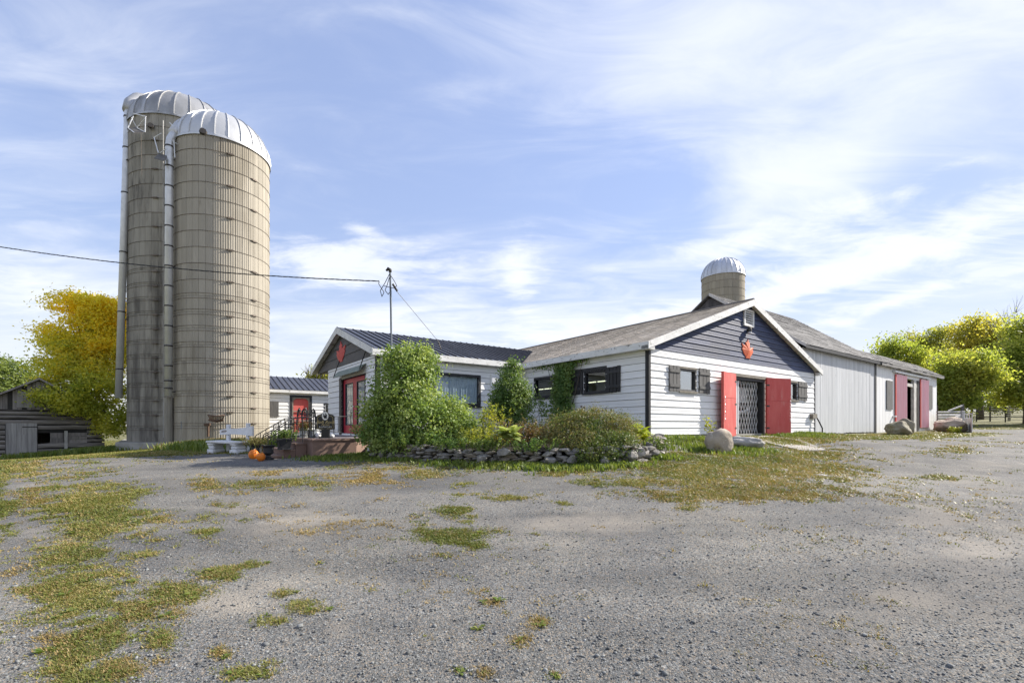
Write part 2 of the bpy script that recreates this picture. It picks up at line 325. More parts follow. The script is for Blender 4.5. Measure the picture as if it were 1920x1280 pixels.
M('stone_b', (0.322, 0.282, 0.230), (0.230, 0.201, 0.167), 3.5, rough=.92, bump=.8, bscale=18, bdist=.02, rnd=.22, c3=(0.483, 0.437, 0.356), patch=(5, .6, .72), c4=(0.127, 0.115, 0.098), patch4=(4, .62, .70))
M('boulder_tan', (.44, .375, .295), (.33, .275, .215), 2.2, rough=.92, bump=.9, bscale=14, bdist=.03, rnd=.02, c3=(.19, .16, .13), patch=(2.6, .58, .66), c4=(.56, .52, .44), patch4=(7, .60, .70))
M('boulder_grey', (.42, .40, .37), (.30, .285, .265), 2.2, rough=.92, bump=.9, bscale=12, bdist=.03, rnd=.02, c3=(.12, .113, .105), patch=(1.9, .60, .64), c4=(.52, .50, .46), patch4=(6, .6, .7))
M('boulder_olive', (.27, .25, .18), (.21, .17, .125), 2.2, rough=.92, bump=.7, bscale=12, bdist=.03, rnd=.02, c3=(.16, .16, .08), patch=(2, .55, .68), c4=(.42, .38, .31), patch4=(6, .62, .7))
M('bench_white', (.74, .74, .74), (.64, .64, .63), 6, rough=.75, bump=.4, bscale=18, rnd=.04, c3=(.38, .37, .35), patch=(5, .66, .72))
M('pumpkin', (.78, .22, .018), (.66, .16, .012), 6, rough=.45, bump=.1, bscale=30, rnd=.08)
M('pumpkin_stem', (.50, .30, .14), (.38, .25, .10), 12, rough=.8, bump=.4)
M('urn_black', (.016, .016, .018), (.03, .03, .033), 6, rough=.5, bump=.15)
M('barrel_grey', (.44, .46, .44), (.34, .36, .34), 3, (3, 3, .5), .8, .3, 18, rnd=.12)
M('blue_grey', (.12, .14, .16), (.17, .19, .21), 5, rough=.8, bump=.3)
M('sign_black', (.008, .008, .008), (.012, .012, .012), 5, rough=.4, bump=.02)
M('sign_gold', (.50, .39, .17), (.42, .33, .15), 5, rough=.5, bump=0)
M('sign_cream', (.75, .73, .66), (.68, .66, .60), 5, rough=.5, bump=0)
M('awning_green', (.24, .29, .255), (.18, .215, .19), 6, rough=.7, bump=.2, c3=(.40, .44, .41), patch=(6, .60, .7))
M('curtain', (.86, .87, .88), (.74, .76, .78), 2, (3, 3, .3), .9, .1)
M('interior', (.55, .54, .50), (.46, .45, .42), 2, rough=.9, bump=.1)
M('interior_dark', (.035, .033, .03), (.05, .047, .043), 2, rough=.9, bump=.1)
M('panel_white', (.72, .73, .75), (.66, .67, .69), 3, rough=.5, bump=.05)
M('pvc_white', (.70, .70, .68), (.60, .60, .58), 8, rough=.5, bump=.1)
M('bark', (.13, .105, .082), (.075, .06, .048), 5, (3, 3, .6), .95, .8, 14, rot=0)
M('bark_dead', (.24, .225, .21), (.16, .15, .14), 5, (3, 3, .6), .95, .5, 14, rot=0)
M('soil', (.075, .058, .042), (.05, .04, .03), 6, rough=.95, bump=.6, bscale=40)
M('rubber', (.02, .02, .02), (.03, .03, .03), 8, rough=.6, bump=.1)
M('cable', (.012, .012, .014), (.02, .02, .022), 8, rough=.55, bump=0)
glass_mat('glass_dark', .05); glass_mat('glass_sky', .32); glass_mat('glass_door', .12)
emit_mat('tube_light', (1, .95, .62), 1.25)
leaf_mat('lilac_leaf', [(.105, .17, .042), (.22, .30, .075), (.44, .49, .19)], trans=.35, nscale=1.6)
leaf_mat('shrub_leaf', [(.065, .13, .038), (.13, .20, .055), (.26, .32, .11)], trans=.32, nscale=1.6)
leaf_mat('vine_leaf', [(.06, .125, .028), (.12, .20, .045), (.23, .29, .08)], trans=.3, nscale=2)
leaf_mat('gold_leaf', [(.16, .21, .03), (.29, .31, .05), (.46, .41, .065)], trans=.4, nscale=2)
leaf_mat('spirea_leaf', [(.07, .115, .028), (.13, .185, .048), (.25, .19, .085), (.165, .235, .055)], trans=.3, nscale=1.8)
leaf_mat('spirea_green', [(.05, .09, .02), (.10, .14, .03), (.19, .19, .05)], trans=.3, nscale=2.0)
leaf_mat('fern_red', [(.10, .055, .025), (.16, .095, .045), (.21, .155, .065)], trans=.3, nscale=2)
leaf_mat('hosta_leaf', [(.20, .27, .07), (.36, .42, .15), (.60, .62, .34)], trans=.35, nscale=4)
leaf_mat('hosta_gold', [(.27, .34, .035), (.40, .45, .05), (.55, .54, .075)], trans=.35, nscale=4)
leaf_mat('weed_leaf', [(.085, .135, .026), (.15, .20, .04), (.25, .27, .07)], trans=.3, nscale=2)
leaf_mat('straw_leaf', [(.12, .12, .045), (.24, .19, .085), (.34, .27, .13)], trans=.3, nscale=2)
leaf_mat('maple_leaf', [(.27, .33, .065), (.46, .48, .085), (.64, .58, .10)], (3.8, 8.2), [(.60, .55, .06), (.78, .66, .065), (.86, .67, .075)], trans=.56, nscale=.5)
leaf_mat('tree_green', [(.10, .15, .04), (.17, .22, .055), (.25, .29, .08)], trans=.42, nscale=.4)
leaf_mat('tree_lime', [(.19, .25, .055), (.32, .36, .08), (.49, .46, .115)], trans=.58, nscale=.35)
leaf_mat('tree_gold', [(.26, .27, .06), (.41, .38, .08), (.56, .46, .10)], trans=.58, nscale=.4)
leaf_mat('tree_olive', [(.17, .20, .05), (.28, .30, .07), (.42, .39, .10)], trans=.56, nscale=.4)
leaf_mat('turf', [(.095, .12, .026), (.17, .185, .042), (.27, .245, .075)], trans=.25, nscale=.8)
leaf_mat('turf_dry', [(.20, .15, .055), (.31, .225, .09), (.41, .31, .14)], trans=.25, nscale=.8)

# ------------------------------------------------------------------ mesh helpers
def npmesh(name, V, faces):
    me = bpy.data.meshes.new(name)
    V = np.asarray(V, np.float32)
    if isinstance(faces, np.ndarray):
        k = faces.shape[1]; m = faces.shape[0]
        me.vertices.add(len(V)); me.vertices.foreach_set('co', V.ravel())
        me.loops.add(m * k); me.loops.foreach_set('vertex_index', faces.ravel().astype(np.int32))
        me.polygons.add(m); me.polygons.foreach_set('loop_start', np.arange(0, m * k, k, dtype=np.int32))
        me.polygons.foreach_set('loop_total', np.full(m, k, np.int32)); me.update(calc_edges=True)
    else:
        me.from_pydata([tuple(v) for v in V.tolist()], [], faces); me.update()
    return me
def link(name, me, mat=None, parent=None, smooth=False):
    if mat is not None and len(me.materials) == 0: me.materials.append(MATS[mat])
    if smooth: me.polygons.foreach_set('use_smooth', np.ones(len(me.polygons), bool))
    o = bpy.data.objects.new(name, me); C.objects.link(o)
    if parent is not None: o.parent = parent
    return o
def tag(o, label=None, cat=None, group=None, kind=None):
    if label: o['label'] = label
    if cat: o['category'] = cat
    if group: o['group'] = group
    if kind: o['kind'] = kind
    return o
def thing(name, label, cat, loc=(0, 0, 0), rz=0, group=None):
    o = bpy.data.objects.new(name, None); C.objects.link(o); o.location = loc; o.rotation_euler = (0, 0, rz)
    o.empty_display_size = .2
    return tag(o, label, cat, group)
class MB:
    def __init__(s): s.v = []; s.f = []
    def add(s, vs, fs):
        n = len(s.v); s.v += [tuple(p) for p in vs]; s.f += [tuple(i + n for i in f) for f in fs]; return s
    def hexa(s, p):     # 8 points: 4 bottom ring, 4 top ring
        return s.add(p, [(3, 2, 1, 0), (4, 5, 6, 7), (0, 1, 5, 4), (1, 2, 6, 5), (2, 3, 7, 6), (3, 0, 4, 7)])
    def box(s, x0, x1, y0, y1, z0, z1):
        return s.hexa([(x0, y0, z0), (x1, y0, z0), (x1, y1, z0), (x0, y1, z0), (x0, y0, z1), (x1, y0, z1), (x1, y1, z1), (x0, y1, z1)])
    def tube(s, pts, rad, n=8, cap=True, close=False):
        pts = [Vector(p) for p in pts]; m = len(pts)
        rads = rad if isinstance(rad, (list, tuple)) else [rad] * m
        t0 = (pts[1] - pts[0]).normalized(); a = t0.orthogonal().normalized(); rings = []
        for i in range(m):
            if close: t = (pts[(i + 1) % m] - pts[i - 1]).normalized()
            else: t = (pts[min(i + 1, m - 1)] - pts[max(i - 1, 0)]).normalized()
            a = (a - t * a.dot(t))
            a = a.normalized() if a.length > 1e-6 else t.orthogonal().normalized()
            b = t.cross(a); rings.append([pts[i] + (a * math.cos(2 * math.pi * k / n) + b * math.sin(2 * math.pi * k / n)) * rads[i] for k in range(n)])
        vs = [p for r in rings for p in r]; fs = []
        for i in range(m if close else m - 1):
            j = (i + 1) % m
            for k in range(n): fs.append((i * n + k, i * n + (k + 1) % n, j * n + (k + 1) % n, j * n + k))
        if cap and not close: fs += [tuple(range(n - 1, -1, -1)), tuple((m - 1) * n + k for k in range(n))]
        return s.add(vs, fs)
    def lathe(s, prof, n=20, c=(0, 0, 0), cap=True, rib=0.0, nrib=0):
        vs = []; fs = []; m = len(prof)
        for r, z in prof:
            for k in range(n):
                a = 2 * math.pi * k / n; rr = r * (1 + (rib * abs(math.sin(a * nrib / 2)) if nrib else 0))
                vs.append((c[0] + rr * math.cos(a), c[1] + rr * math.sin(a), c[2] + z))
        for i in range(m - 1):
            for k in range(n): fs.append((i * n + k, i * n + (k + 1) % n, (i + 1) * n + (k + 1) % n, (i + 1) * n + k))
        if cap: fs += [tuple(range(n - 1, -1, -1)), tuple((m - 1) * n + k for k in range(n))]
        return s.add(vs, fs)
    def slab(s, poly, dz):      # polygon of 3-d points, extruded down by dz
        n = len(poly); lo = [(p[0], p[1], p[2] - dz) for p in poly]
        return s.add(list(poly) + lo, [tuple(range(n)), tuple(range(2 * n - 1, n - 1, -1))] + [(i, i + n, (i + 1) % n + n, (i + 1) % n) for i in range(n)])
    def bar(s, a, b, w, h, up=(0, 0, 1)):
        a = Vector(a); b = Vector(b); t = (b - a).normalized(); u = Vector(up); x = t.cross(u)
        if x.length < 1e-4: x = t.cross(Vector((1, 0, 0)))
        x.normalize(); y = x.cross(t).normalized(); x *= w / 2; y *= h / 2
        return s.hexa([a - x - y, a + x - y, a + x + y, a - x + y, b - x - y, b + x - y, b + x + y, b - x + y])
    def mesh(s, name): 
        me = bpy.data.meshes.new(name); me.from_pydata(s.v, [], s.f); me.update()
        bm = bmesh.new(); bm.from_mesh(me); bmesh.ops.recalc_face_normals(bm, faces=bm.faces); bm.to_mesh(me); bm.free()
        return me
    def build(s, name, mat, parent=None, smooth=False): return link(name, s.mesh(name), mat, parent, smooth)
def bevel(me, w=.01, seg=1):
    bm = bmesh.new(); bm.from_mesh(me); bmesh.ops.bevel(bm, geom=list(bm.edges), offset=w, segments=seg, affect='EDGES', clamp_overlap=True); bm.to_mesh(me); bm.free(); return me
def copy_part(o, name=None, parent=None, loc=None, rot=None):
    c = o.copy(); C.objects.link(c)
    if name: c.name = name
    if parent is not None: c.parent = parent
    if loc is not None: c.location = loc
    if rot is not None: c.rotation_euler = rot
    return c

class WF:
    """frame of a wall: s along it, z up, o outwards"""
    def __init__(s, o, d, n): s.o = o; s.d = d; s.n = n
    def p(s, a, z, out=0.0): return (s.o[0] + s.d[0] * a + s.n[0] * out, s.o[1] + s.d[1] * a + s.n[1] * out, z)
    def box(s, mb, s0, s1, z0, z1, o0, o1):
        return mb.hexa([s.p(s0, z0, o0), s.p(s1, z0, o0), s.p(s1, z0, o1), s.p(s0, z0, o1), s.p(s0, z1, o0), s.p(s1, z1, o0), s.p(s1, z1, o1), s.p(s0, z1, o1)])
def cells(s0, s1, z0, z1, holes):
    ss = sorted({s0, s1, *[min(max(h[0], s0), s1) for h in holes], *[min(max(h[1], s0), s1) for h in holes]})
    zs = sorted({z0, z1, *[min(max(h[2], z0), z1) for h in holes], *[min(max(h[3], z0), z1) for h in holes]})
    for a, b in zip(ss, ss[1:]):
        run = None
        for c, d in zip(zs, zs[1:]):
            hit = any(h[0] < (a + b) / 2 < h[1] and h[2] < (c + d) / 2 < h[3] for h in holes)
            if not hit: run = (run[0], d) if run else (c, d)
            if (hit or d == zs[-1]) and run: yield a, b, run[0], run[1]; run = None
def lap_boards(fr, par, mat, s0, s1, z0, z1, expo, holes=(), lim=None, name='siding_board', two=True, o=0.03, jit=.0):
    """horizontal lapped siding, every board an object; lim(z) -> (smin, smax) clips a gable"""
    z = z0; k = 0
    while z < z1 - .02:
        zt = min(z + expo, z1)
        lo = lim(z) if lim else (s0, s1); hi = lim(zt) if lim else (s0, s1)
        lo = (max(lo[0], s0), min(lo[1], s1)); hi = (max(hi[0], s0), min(hi[1], s1))
        cuts = sorted([h for h in holes if min(h[3], zt) - max(h[2], z) > .035])
        zg = zt - .011 if zt < z1 - .001 else zt
        segs = []; a = lo[0], hi[0]
        for h in cuts:
            for c_, d_ in ((z, h[2]), (h[3], zg)):
                if d_ - c_ > .012 and d_ <= zt and c_ >= z:
                    k_ = MB(); fr.box(k_, h[0], h[1], c_, d_, o, o + .015); k_.build(name, mat, par)
        for h in cuts:
            if h[0] - a[0] > .03: segs.append((a[0], a[1], h[0], h[0]))
            if h[1] > a[0]: a = (h[1], h[1])
        if lo[1] - a[0] > .03: segs.append((a[0], a[1], lo[1], max(hi[1], a[1] + .004)))
        cutd = []
        for b0, t0, b1, t1 in segs:
            a_ = b0
            while b1 - a_ > 4.2:
                L_ = random.uniform(1.9, 3.7); cutd.append((a_, t0 if a_ == b0 else a_, a_ + L_ - .003, a_ + L_ - .003)); a_ += L_
            cutd.append((a_, t0 if a_ == b0 else a_, b1, t1))
        for b0, t0, b1, t1 in cutd:
            if b1 - b0 < .03: continue
            wob = random.uniform(-.003, .003)
            if (t1 - t0) < .01: t1 = t0 + .01
            e = random.uniform(-jit, jit); zb = z + e
            zt_ = zg; zm = (zb + zt_) / 2
            prof = [(zb, o + .028), (zm, o + .013), (zm, o + .020), (zt_, o + .005)] if two else [(zb, o + .028), (zt_, o + .005)]
            vs = []
            for zz, oo in prof:
                f = (zz - zb) / (zt_ - zb)
                vs.append((fr.p(b0 + (t0 - b0) * f, zz, oo), fr.p(b1 + (t1 - b1) * f, zz + wob * (1 - f), oo + wob * .6)))
            n = len(vs); V = [v[0] for v in vs] + [v[1] for v in vs] + [fr.p(b0, zb, o), fr.p(b1, zb, o), fr.p(t0, zt_, o), fr.p(t1, zt_, o)]
            fs = [(i, i + n, i + 1 + n, i + 1) for i in range(n - 1)]
            fs += [(0, 2 * n, 2 * n + 1, n), tuple([2 * n] + list(range(n)) + [2 * n + 2]), tuple([2 * n + 1, 2 * n + 3] + list(range(2 * n - 1, n - 1, -1)))]
            m = MB(); m.add(V, fs); m.build(name, mat, par)
        z = zt; k += 1
def vert_boards(fr, par, mat, s0, s1, zb, zt, w, holes=(), name='board', o=.02, th=.02, jit=.004, gap=.008, ragged=.0):
    """vertical boards; zb, zt numbers or functions of s"""
    fb = zb if callable(zb) else (lambda s: zb); ft = zt if callable(zt) else (lambda s: zt)
    n = max(1, round((s1 - s0) / w)); w = (s1 - s0) / n
    for i in range(n):
        a, b = s0 + i * w + gap / 2, s0 + (i + 1) * w - gap / 2
        spans = [(None, None)]
        hs = [h for h in holes if h[0] < (a + b) / 2 < h[1]]
        spans = []; cur = None
        for h in sorted(hs, key=lambda q: q[2]): spans.append((cur, h[2])); cur = h[3]
        spans.append((cur, None))
        j = random.uniform(-jit, jit)
        for c, d in spans:
            za = [fb(a) + random.uniform(0, ragged) if c is None else c, fb(b) if c is None else c]; zz = [ft(a) if d is None else d, ft(b) if d is None else d]
            if zz[0] - za[0] < .03 and zz[1] - za[1] < .03: continue
            m = MB(); m.hexa([fr.p(a, za[0], o), fr.p(b, za[1], o), fr.p(b, za[1], o + th + j), fr.p(a, za[0], o + th + j), fr.p(a, zz[0], o), fr.p(b, zz[1], o), fr.p(b, zz[1], o + th + j), fr.p(a, zz[0], o + th + j)])
            m.build(name, mat, par)
def rock(seed, n=18, sx=1, sy=1, sz=1, p=2.6):
    """angular field stone: hull of points on a squarish ellipsoid"""
    r = np.random.default_rng(seed); bm = bmesh.new()
    for _ in range(n):
        v = r.normal(size=3); v /= (np.abs(v) ** p).sum() ** (1 / p); v *= r.uniform(.86, 1.05)
        bm.verts.new((v[0] * sx, v[1] * sy, v[2] * sz))
    h = bmesh.ops.convex_hull(bm, input=bm.verts)
    bmesh.ops.delete(bm, geom=[g for g in h['geom_interior'] if isinstance(g, bmesh.types.BMVert)], context='VERTS')
    bmesh.ops.bevel(bm, geom=list(bm.edges), offset=.07 * min(sx, sy, sz), segments=1, affect='EDGES', clamp_overlap=True)
    me = bpy.data.meshes.new('stone'); bm.to_mesh(me); bm.free(); return me
def boulder_mesh(seed, sx, sy, sz, rough=.22, flat=0.3, sub=4, ridge=.3):
    from mathutils import noise as mn
    bm = bmesh.new(); bmesh.ops.create_icosphere(bm, subdivisions=sub, radius=1)
    o = Vector((seed * 3.7, seed * 1.3, seed * 2.1))
    rr = random.Random(seed); planes = []
    for _ in range(7):
        d = Vector((rr.gauss(0, 1), rr.gauss(0, 1), rr.gauss(0, .8))).normalized(); planes.append((d, rr.uniform(.74, .95)))
    for v in bm.verts:
        p = v.co.copy()
        for d, h in planes:
            k = p.dot(d)
            if k > h: p -= d * (k - h) * .85
        n = mn.fractal(p * 1.2 + o, .9, 2.1, 3) * rough + mn.fractal(p * 5 + o, .8, 2.1, 3) * rough * .16
        p *= 1 + n
        v.co = Vector((p.x * sx, p.y * sy, p.z * sz))
    me = bpy.data.meshes.new('boulder'); bm.to_mesh(me); bm.free(); return me
# ------------------------------------------------------------------ ground
# weed patches and bare spots of the yard: (px, py, rx, ry, cover, dryness) as seen in the photograph, laid out on the plan
WEED = [(150, 985, 80, 75, .85, .25), (165, 1115, 75, 75, .85, .3), (150, 1230, 85, 60, .85, .3), (2, 940, 14, 80, .9, .1), (170, 950, 85, 26, 1, .15), (225, 922, 48, 15, .9, .1), (90, 935, 70, 26, .5, .6), (140, 990, 65, 30, 1, .2), (120, 960, 55, 30, .7, .4), (155, 1040, 48, 26, 1, .2), (130, 1020, 40, 22, .9, .35),
        (175, 1075, 45, 16, 1, .2), (90, 1100, 60, 12, .6, .4), (185, 1135, 60, 26, 1, .2), (250, 1150, 60, 24, .9, .5), (330, 1110, 60, 16, .9, .3), (330, 1140, 50, 18, .6, .6), (170, 1185, 70, 32, 1, .25), (95, 1195, 50, 20, .7, .8),
        (130, 1235, 60, 20, .5, .75), (235, 1245, 40, 26, .9, .5), (170, 1270, 50, 20, 1, .05), (315, 1200, 30, 14, .9, .2), (300, 1235, 20, 8, .6, .8), (70, 1020, 50, 30, .35, .8), (40, 880, 45, 14, .7, .4), (40, 1070, 40, 18, .3, .8),
        (270, 1000, 28, 10, .8, .3), (310, 1015, 26, 9, .7, .3), (240, 1050, 20, 8, .6, .4), (285, 1040, 18, 6, .8, .2), (310, 1080, 22, 7, .6, .2), (395, 1000, 22, 11, .7, .1), (415, 1020, 16, 6, .7, .2), (400, 970, 24, 7, .5, .2),
        (430, 1072, 44, 11, .8, .3), (385, 1068, 22, 10, .7, .2), (490, 1060, 22, 8, .8, .2), (340, 1030, 22, 6, .5, .4), (300, 970, 25, 7, .5, .5), (430, 950, 30, 5, .4, .3),
        (385, 907, 26, 7, .8, .6), (470, 912, 60, 8, .7, .4), (560, 907, 50, 6, .8, .3), (430, 925, 40, 5, .5, .5), (520, 885, 50, 5, .6, .8), (600, 893, 26, 4, .7, .7), (690, 897, 48, 9, .8, .95), (720, 880, 70, 6, .7, .5), (640, 875, 50, 5, .5, .3),
        (800, 885, 60, 6, .6, .4), (870, 907, 22, 5, .9, .1), (960, 935, 38, 8, .8, .2), (900, 925, 40, 5, .5, .3), (1040, 950, 12, 5, .6, .2), (770, 975, 26, 6, .7, .3), (800, 990, 26, 7, .8, .2), (850, 1006, 44, 14, 1, .05), (895, 1023, 18, 6, .9, .05), (840, 962, 28, 6, .9, .1), (882, 970, 14, 5, .9, .1),
        (840, 1043, 26, 7, .7, .4), (880, 995, 40, 8, .6, .3), (600, 960, 40, 9, .4, .9), (570, 995, 50, 7, .45, .95), (660, 985, 60, 10, .35, .9), (620, 1060, 16, 10, .4, .8),
        (585, 1137, 30, 9, .9, .2), (553, 1112, 15, 6, .9, .1), (525, 1158, 22, 9, .8, .1), (625, 1135, 16, 8, .5, .8), (495, 1165, 14, 6, .6, .1), (470, 1255, 34, 9, .9, .1), (430, 1220, 12, 8, .7, .7), (500, 1240, 20, 6, .5, .2),
        (925, 1122, 18, 6, .8, .95), (908, 1105, 9, 3, .8, .9), (990, 1192, 20, 10, .9, .95), (1022, 1163, 16, 6, .8, .8), (915, 1173, 11, 5, .6, .4), (815, 1190, 13, 7, .7, .9), (905, 1256, 16, 9, .9, .85), (870, 1250, 14, 6, .8, .3), (950, 1150, 8, 4, .6, .8), (1055, 1258, 12, 5, .6, .8), (807, 1078, 9, 5, .6, .9), (862, 1222, 10, 5, .5, .6),
        (1090, 880, 110, 9, .7, .35), (1160, 905, 70, 9, 1, .15), (1240, 900, 60, 14, .9, .5), (1300, 885, 110, 28, 1, .3), (1420, 895, 130, 34, 1, .55), (1500, 880, 90, 26, 1, .5), (1330, 925, 120, 12, .9, .5), (1450, 932, 70, 10, .8, .6), (1550, 905, 60, 12, .7, .4), (1290, 950, 28, 6, .7, .4), (1390, 860, 150, 18, 1, .2), (1500, 855, 80, 14, 1, .35), (1230, 872, 60, 9, .7, .3), (1620, 880, 40, 6, .6, .3), (1395, 970, 18, 4, .5, .6), (1240, 922, 40, 6, .7, .5),
        (1745, 897, 45, 4, .6, .2), (1790, 845, 40, 6, .6, .4), (1660, 860, 40, 4, .5, .5), (1860, 898, 30, 3, .4, .3), (1690, 905, 30, 4, .4, .3), (1000, 872, 160, 6, .7, .1), (800, 868, 120, 5, .6, .4)]
DUST = [(1715, 1115, 110, 26, 1), (1640, 1180, 200, 90, .55), (1850, 1050, 160, 160, .55), (1760, 975, 90, 30, .8), (460, 1130, 90, 26, .9), (520, 1100, 60, 16, .6), (520, 985, 110, 26, .8), (460, 955, 60, 14, .7), (1080, 985, 150, 18, .8), (1010, 1020, 120, 16, .5), (640, 1180, 30, 24, .8), (60, 900, 70, 18, .6),
        (700, 930, 180, 12, .5), (1200, 960, 180, 14, .4), (1850, 870, 90, 16, .5), (560, 1270, 120, 20, .4), (1500, 1270, 200, 50, .45), (250, 985, 60, 14, .6), (60, 990, 80, 22, .5), (230, 1190, 40, 20, .6)]
def to_px(x, y, z):
    y = np.maximum(y, .3)
    return 960 + F * x / y, 800 - F * (z - EYE) / y
def covers(x, y, z):
    """weed cover, dryness, dust for plan points"""
    x = np.asarray(x); y = np.asarray(y)
    n = fbm(x, y, 2.2, 4, 21); n2 = fbm(x, y, 9.0, 3, 33); n3 = fbm(x, y, .9, 3, 41)
    px, py = to_px(x, y, z); front = (y > 1.6)
    px = px + (fbm(x, y, 1.3, 3, 55) - .5) * 70 ; py = py + (fbm(x, y, 1.3, 3, 77) - .5) * 26
    g = np.zeros(x.shape); dr = np.zeros(x.shape); du = np.zeros(x.shape)
    for a, b, ra, rb, w, dry in WEED:
        r2 = ((px - a) / ra) ** 2 + ((py - b) / rb) ** 2
        k = w * np.exp(-r2 * .55) * front
        dr = np.where(k > g, dry, dr); g = np.maximum(g, k)
    for a, b, ra, rb, w in DUST:
        r2 = ((px - a) / ra) ** 2 + ((py - b) / rb) ** 2
        du = np.maximum(du, w * np.exp(-r2 * .8) * front)
    g = g * 1.1 + (n - .5) * 1.5 * (g + .2) + (n2 - .5) * 1.9 * (g + .15) - .12
    g = np.maximum(g, ((n3 - .5) * 1.2 + (n2 - .5) * 1.4) * .55 * front)
    # behind the camera and to the sides: thin random weeds
    away = np.clip(np.maximum(np.maximum(1.8 - y, np.abs(x) - 1.15 * y - 1), 0), 0, 1)
    g = np.maximum(g, away * ((n - .62) * 4))
    # lawns: everything beyond the gravel yard
    edge = 14.6 + (x + 8) * .0 + (fbm(x, y, .5, 3, 3) - .5) * 1.4
    lawn = np.where(x < -5.2, y - (edge + np.clip((-x - 9) * .10, -.9, 3)), -9)
    lawn = np.maximum(lawn, np.where(x < -3, -x - 5.4 - np.clip((y - 4.4), -6, 30) * 1.06 + (fbm(x, y, 1.2, 3, 8) - .5) * 1.0, -9))     # left verge
    u = (x - AX) * RX[0] + (y - AY) * RX[1]; v = (x - AX) * LY[0] + (y - AY) * LY[1]
    lawn = np.maximum(lawn, np.where(u > -.2, v + 2.6 + np.clip(u - 6, 0, 20) * .04 + (fbm(x, y, .8, 3, 4) - .5) * 1.6, -9))
    drive = (x > 22) & (y > 26) & (y < 36 + (x - 22) * .1) & (u > 33)
    lawn = np.where(drive, -1, lawn)
    lawn = np.maximum(lawn, np.where(y > 37, 1.0, -9))
    gl = np.clip(lawn * 1.5 + .2, 0, 1) * (.62 + .5 * n + .25 * n2)
    dr = np.where(gl > g, np.clip((n - .45) * 1.6 + .1, 0, .6), dr)
    g = np.maximum(g, gl)
    rt = ruts(x, y); g = g * (1 - .5 * np.clip(rt, 0, 1))
    return np.clip(g, 0, 1), np.clip(dr + (n2 - .5) * .5, 0, 1), np.clip(du * (.5 + n) + rt * .22, 0, 1)

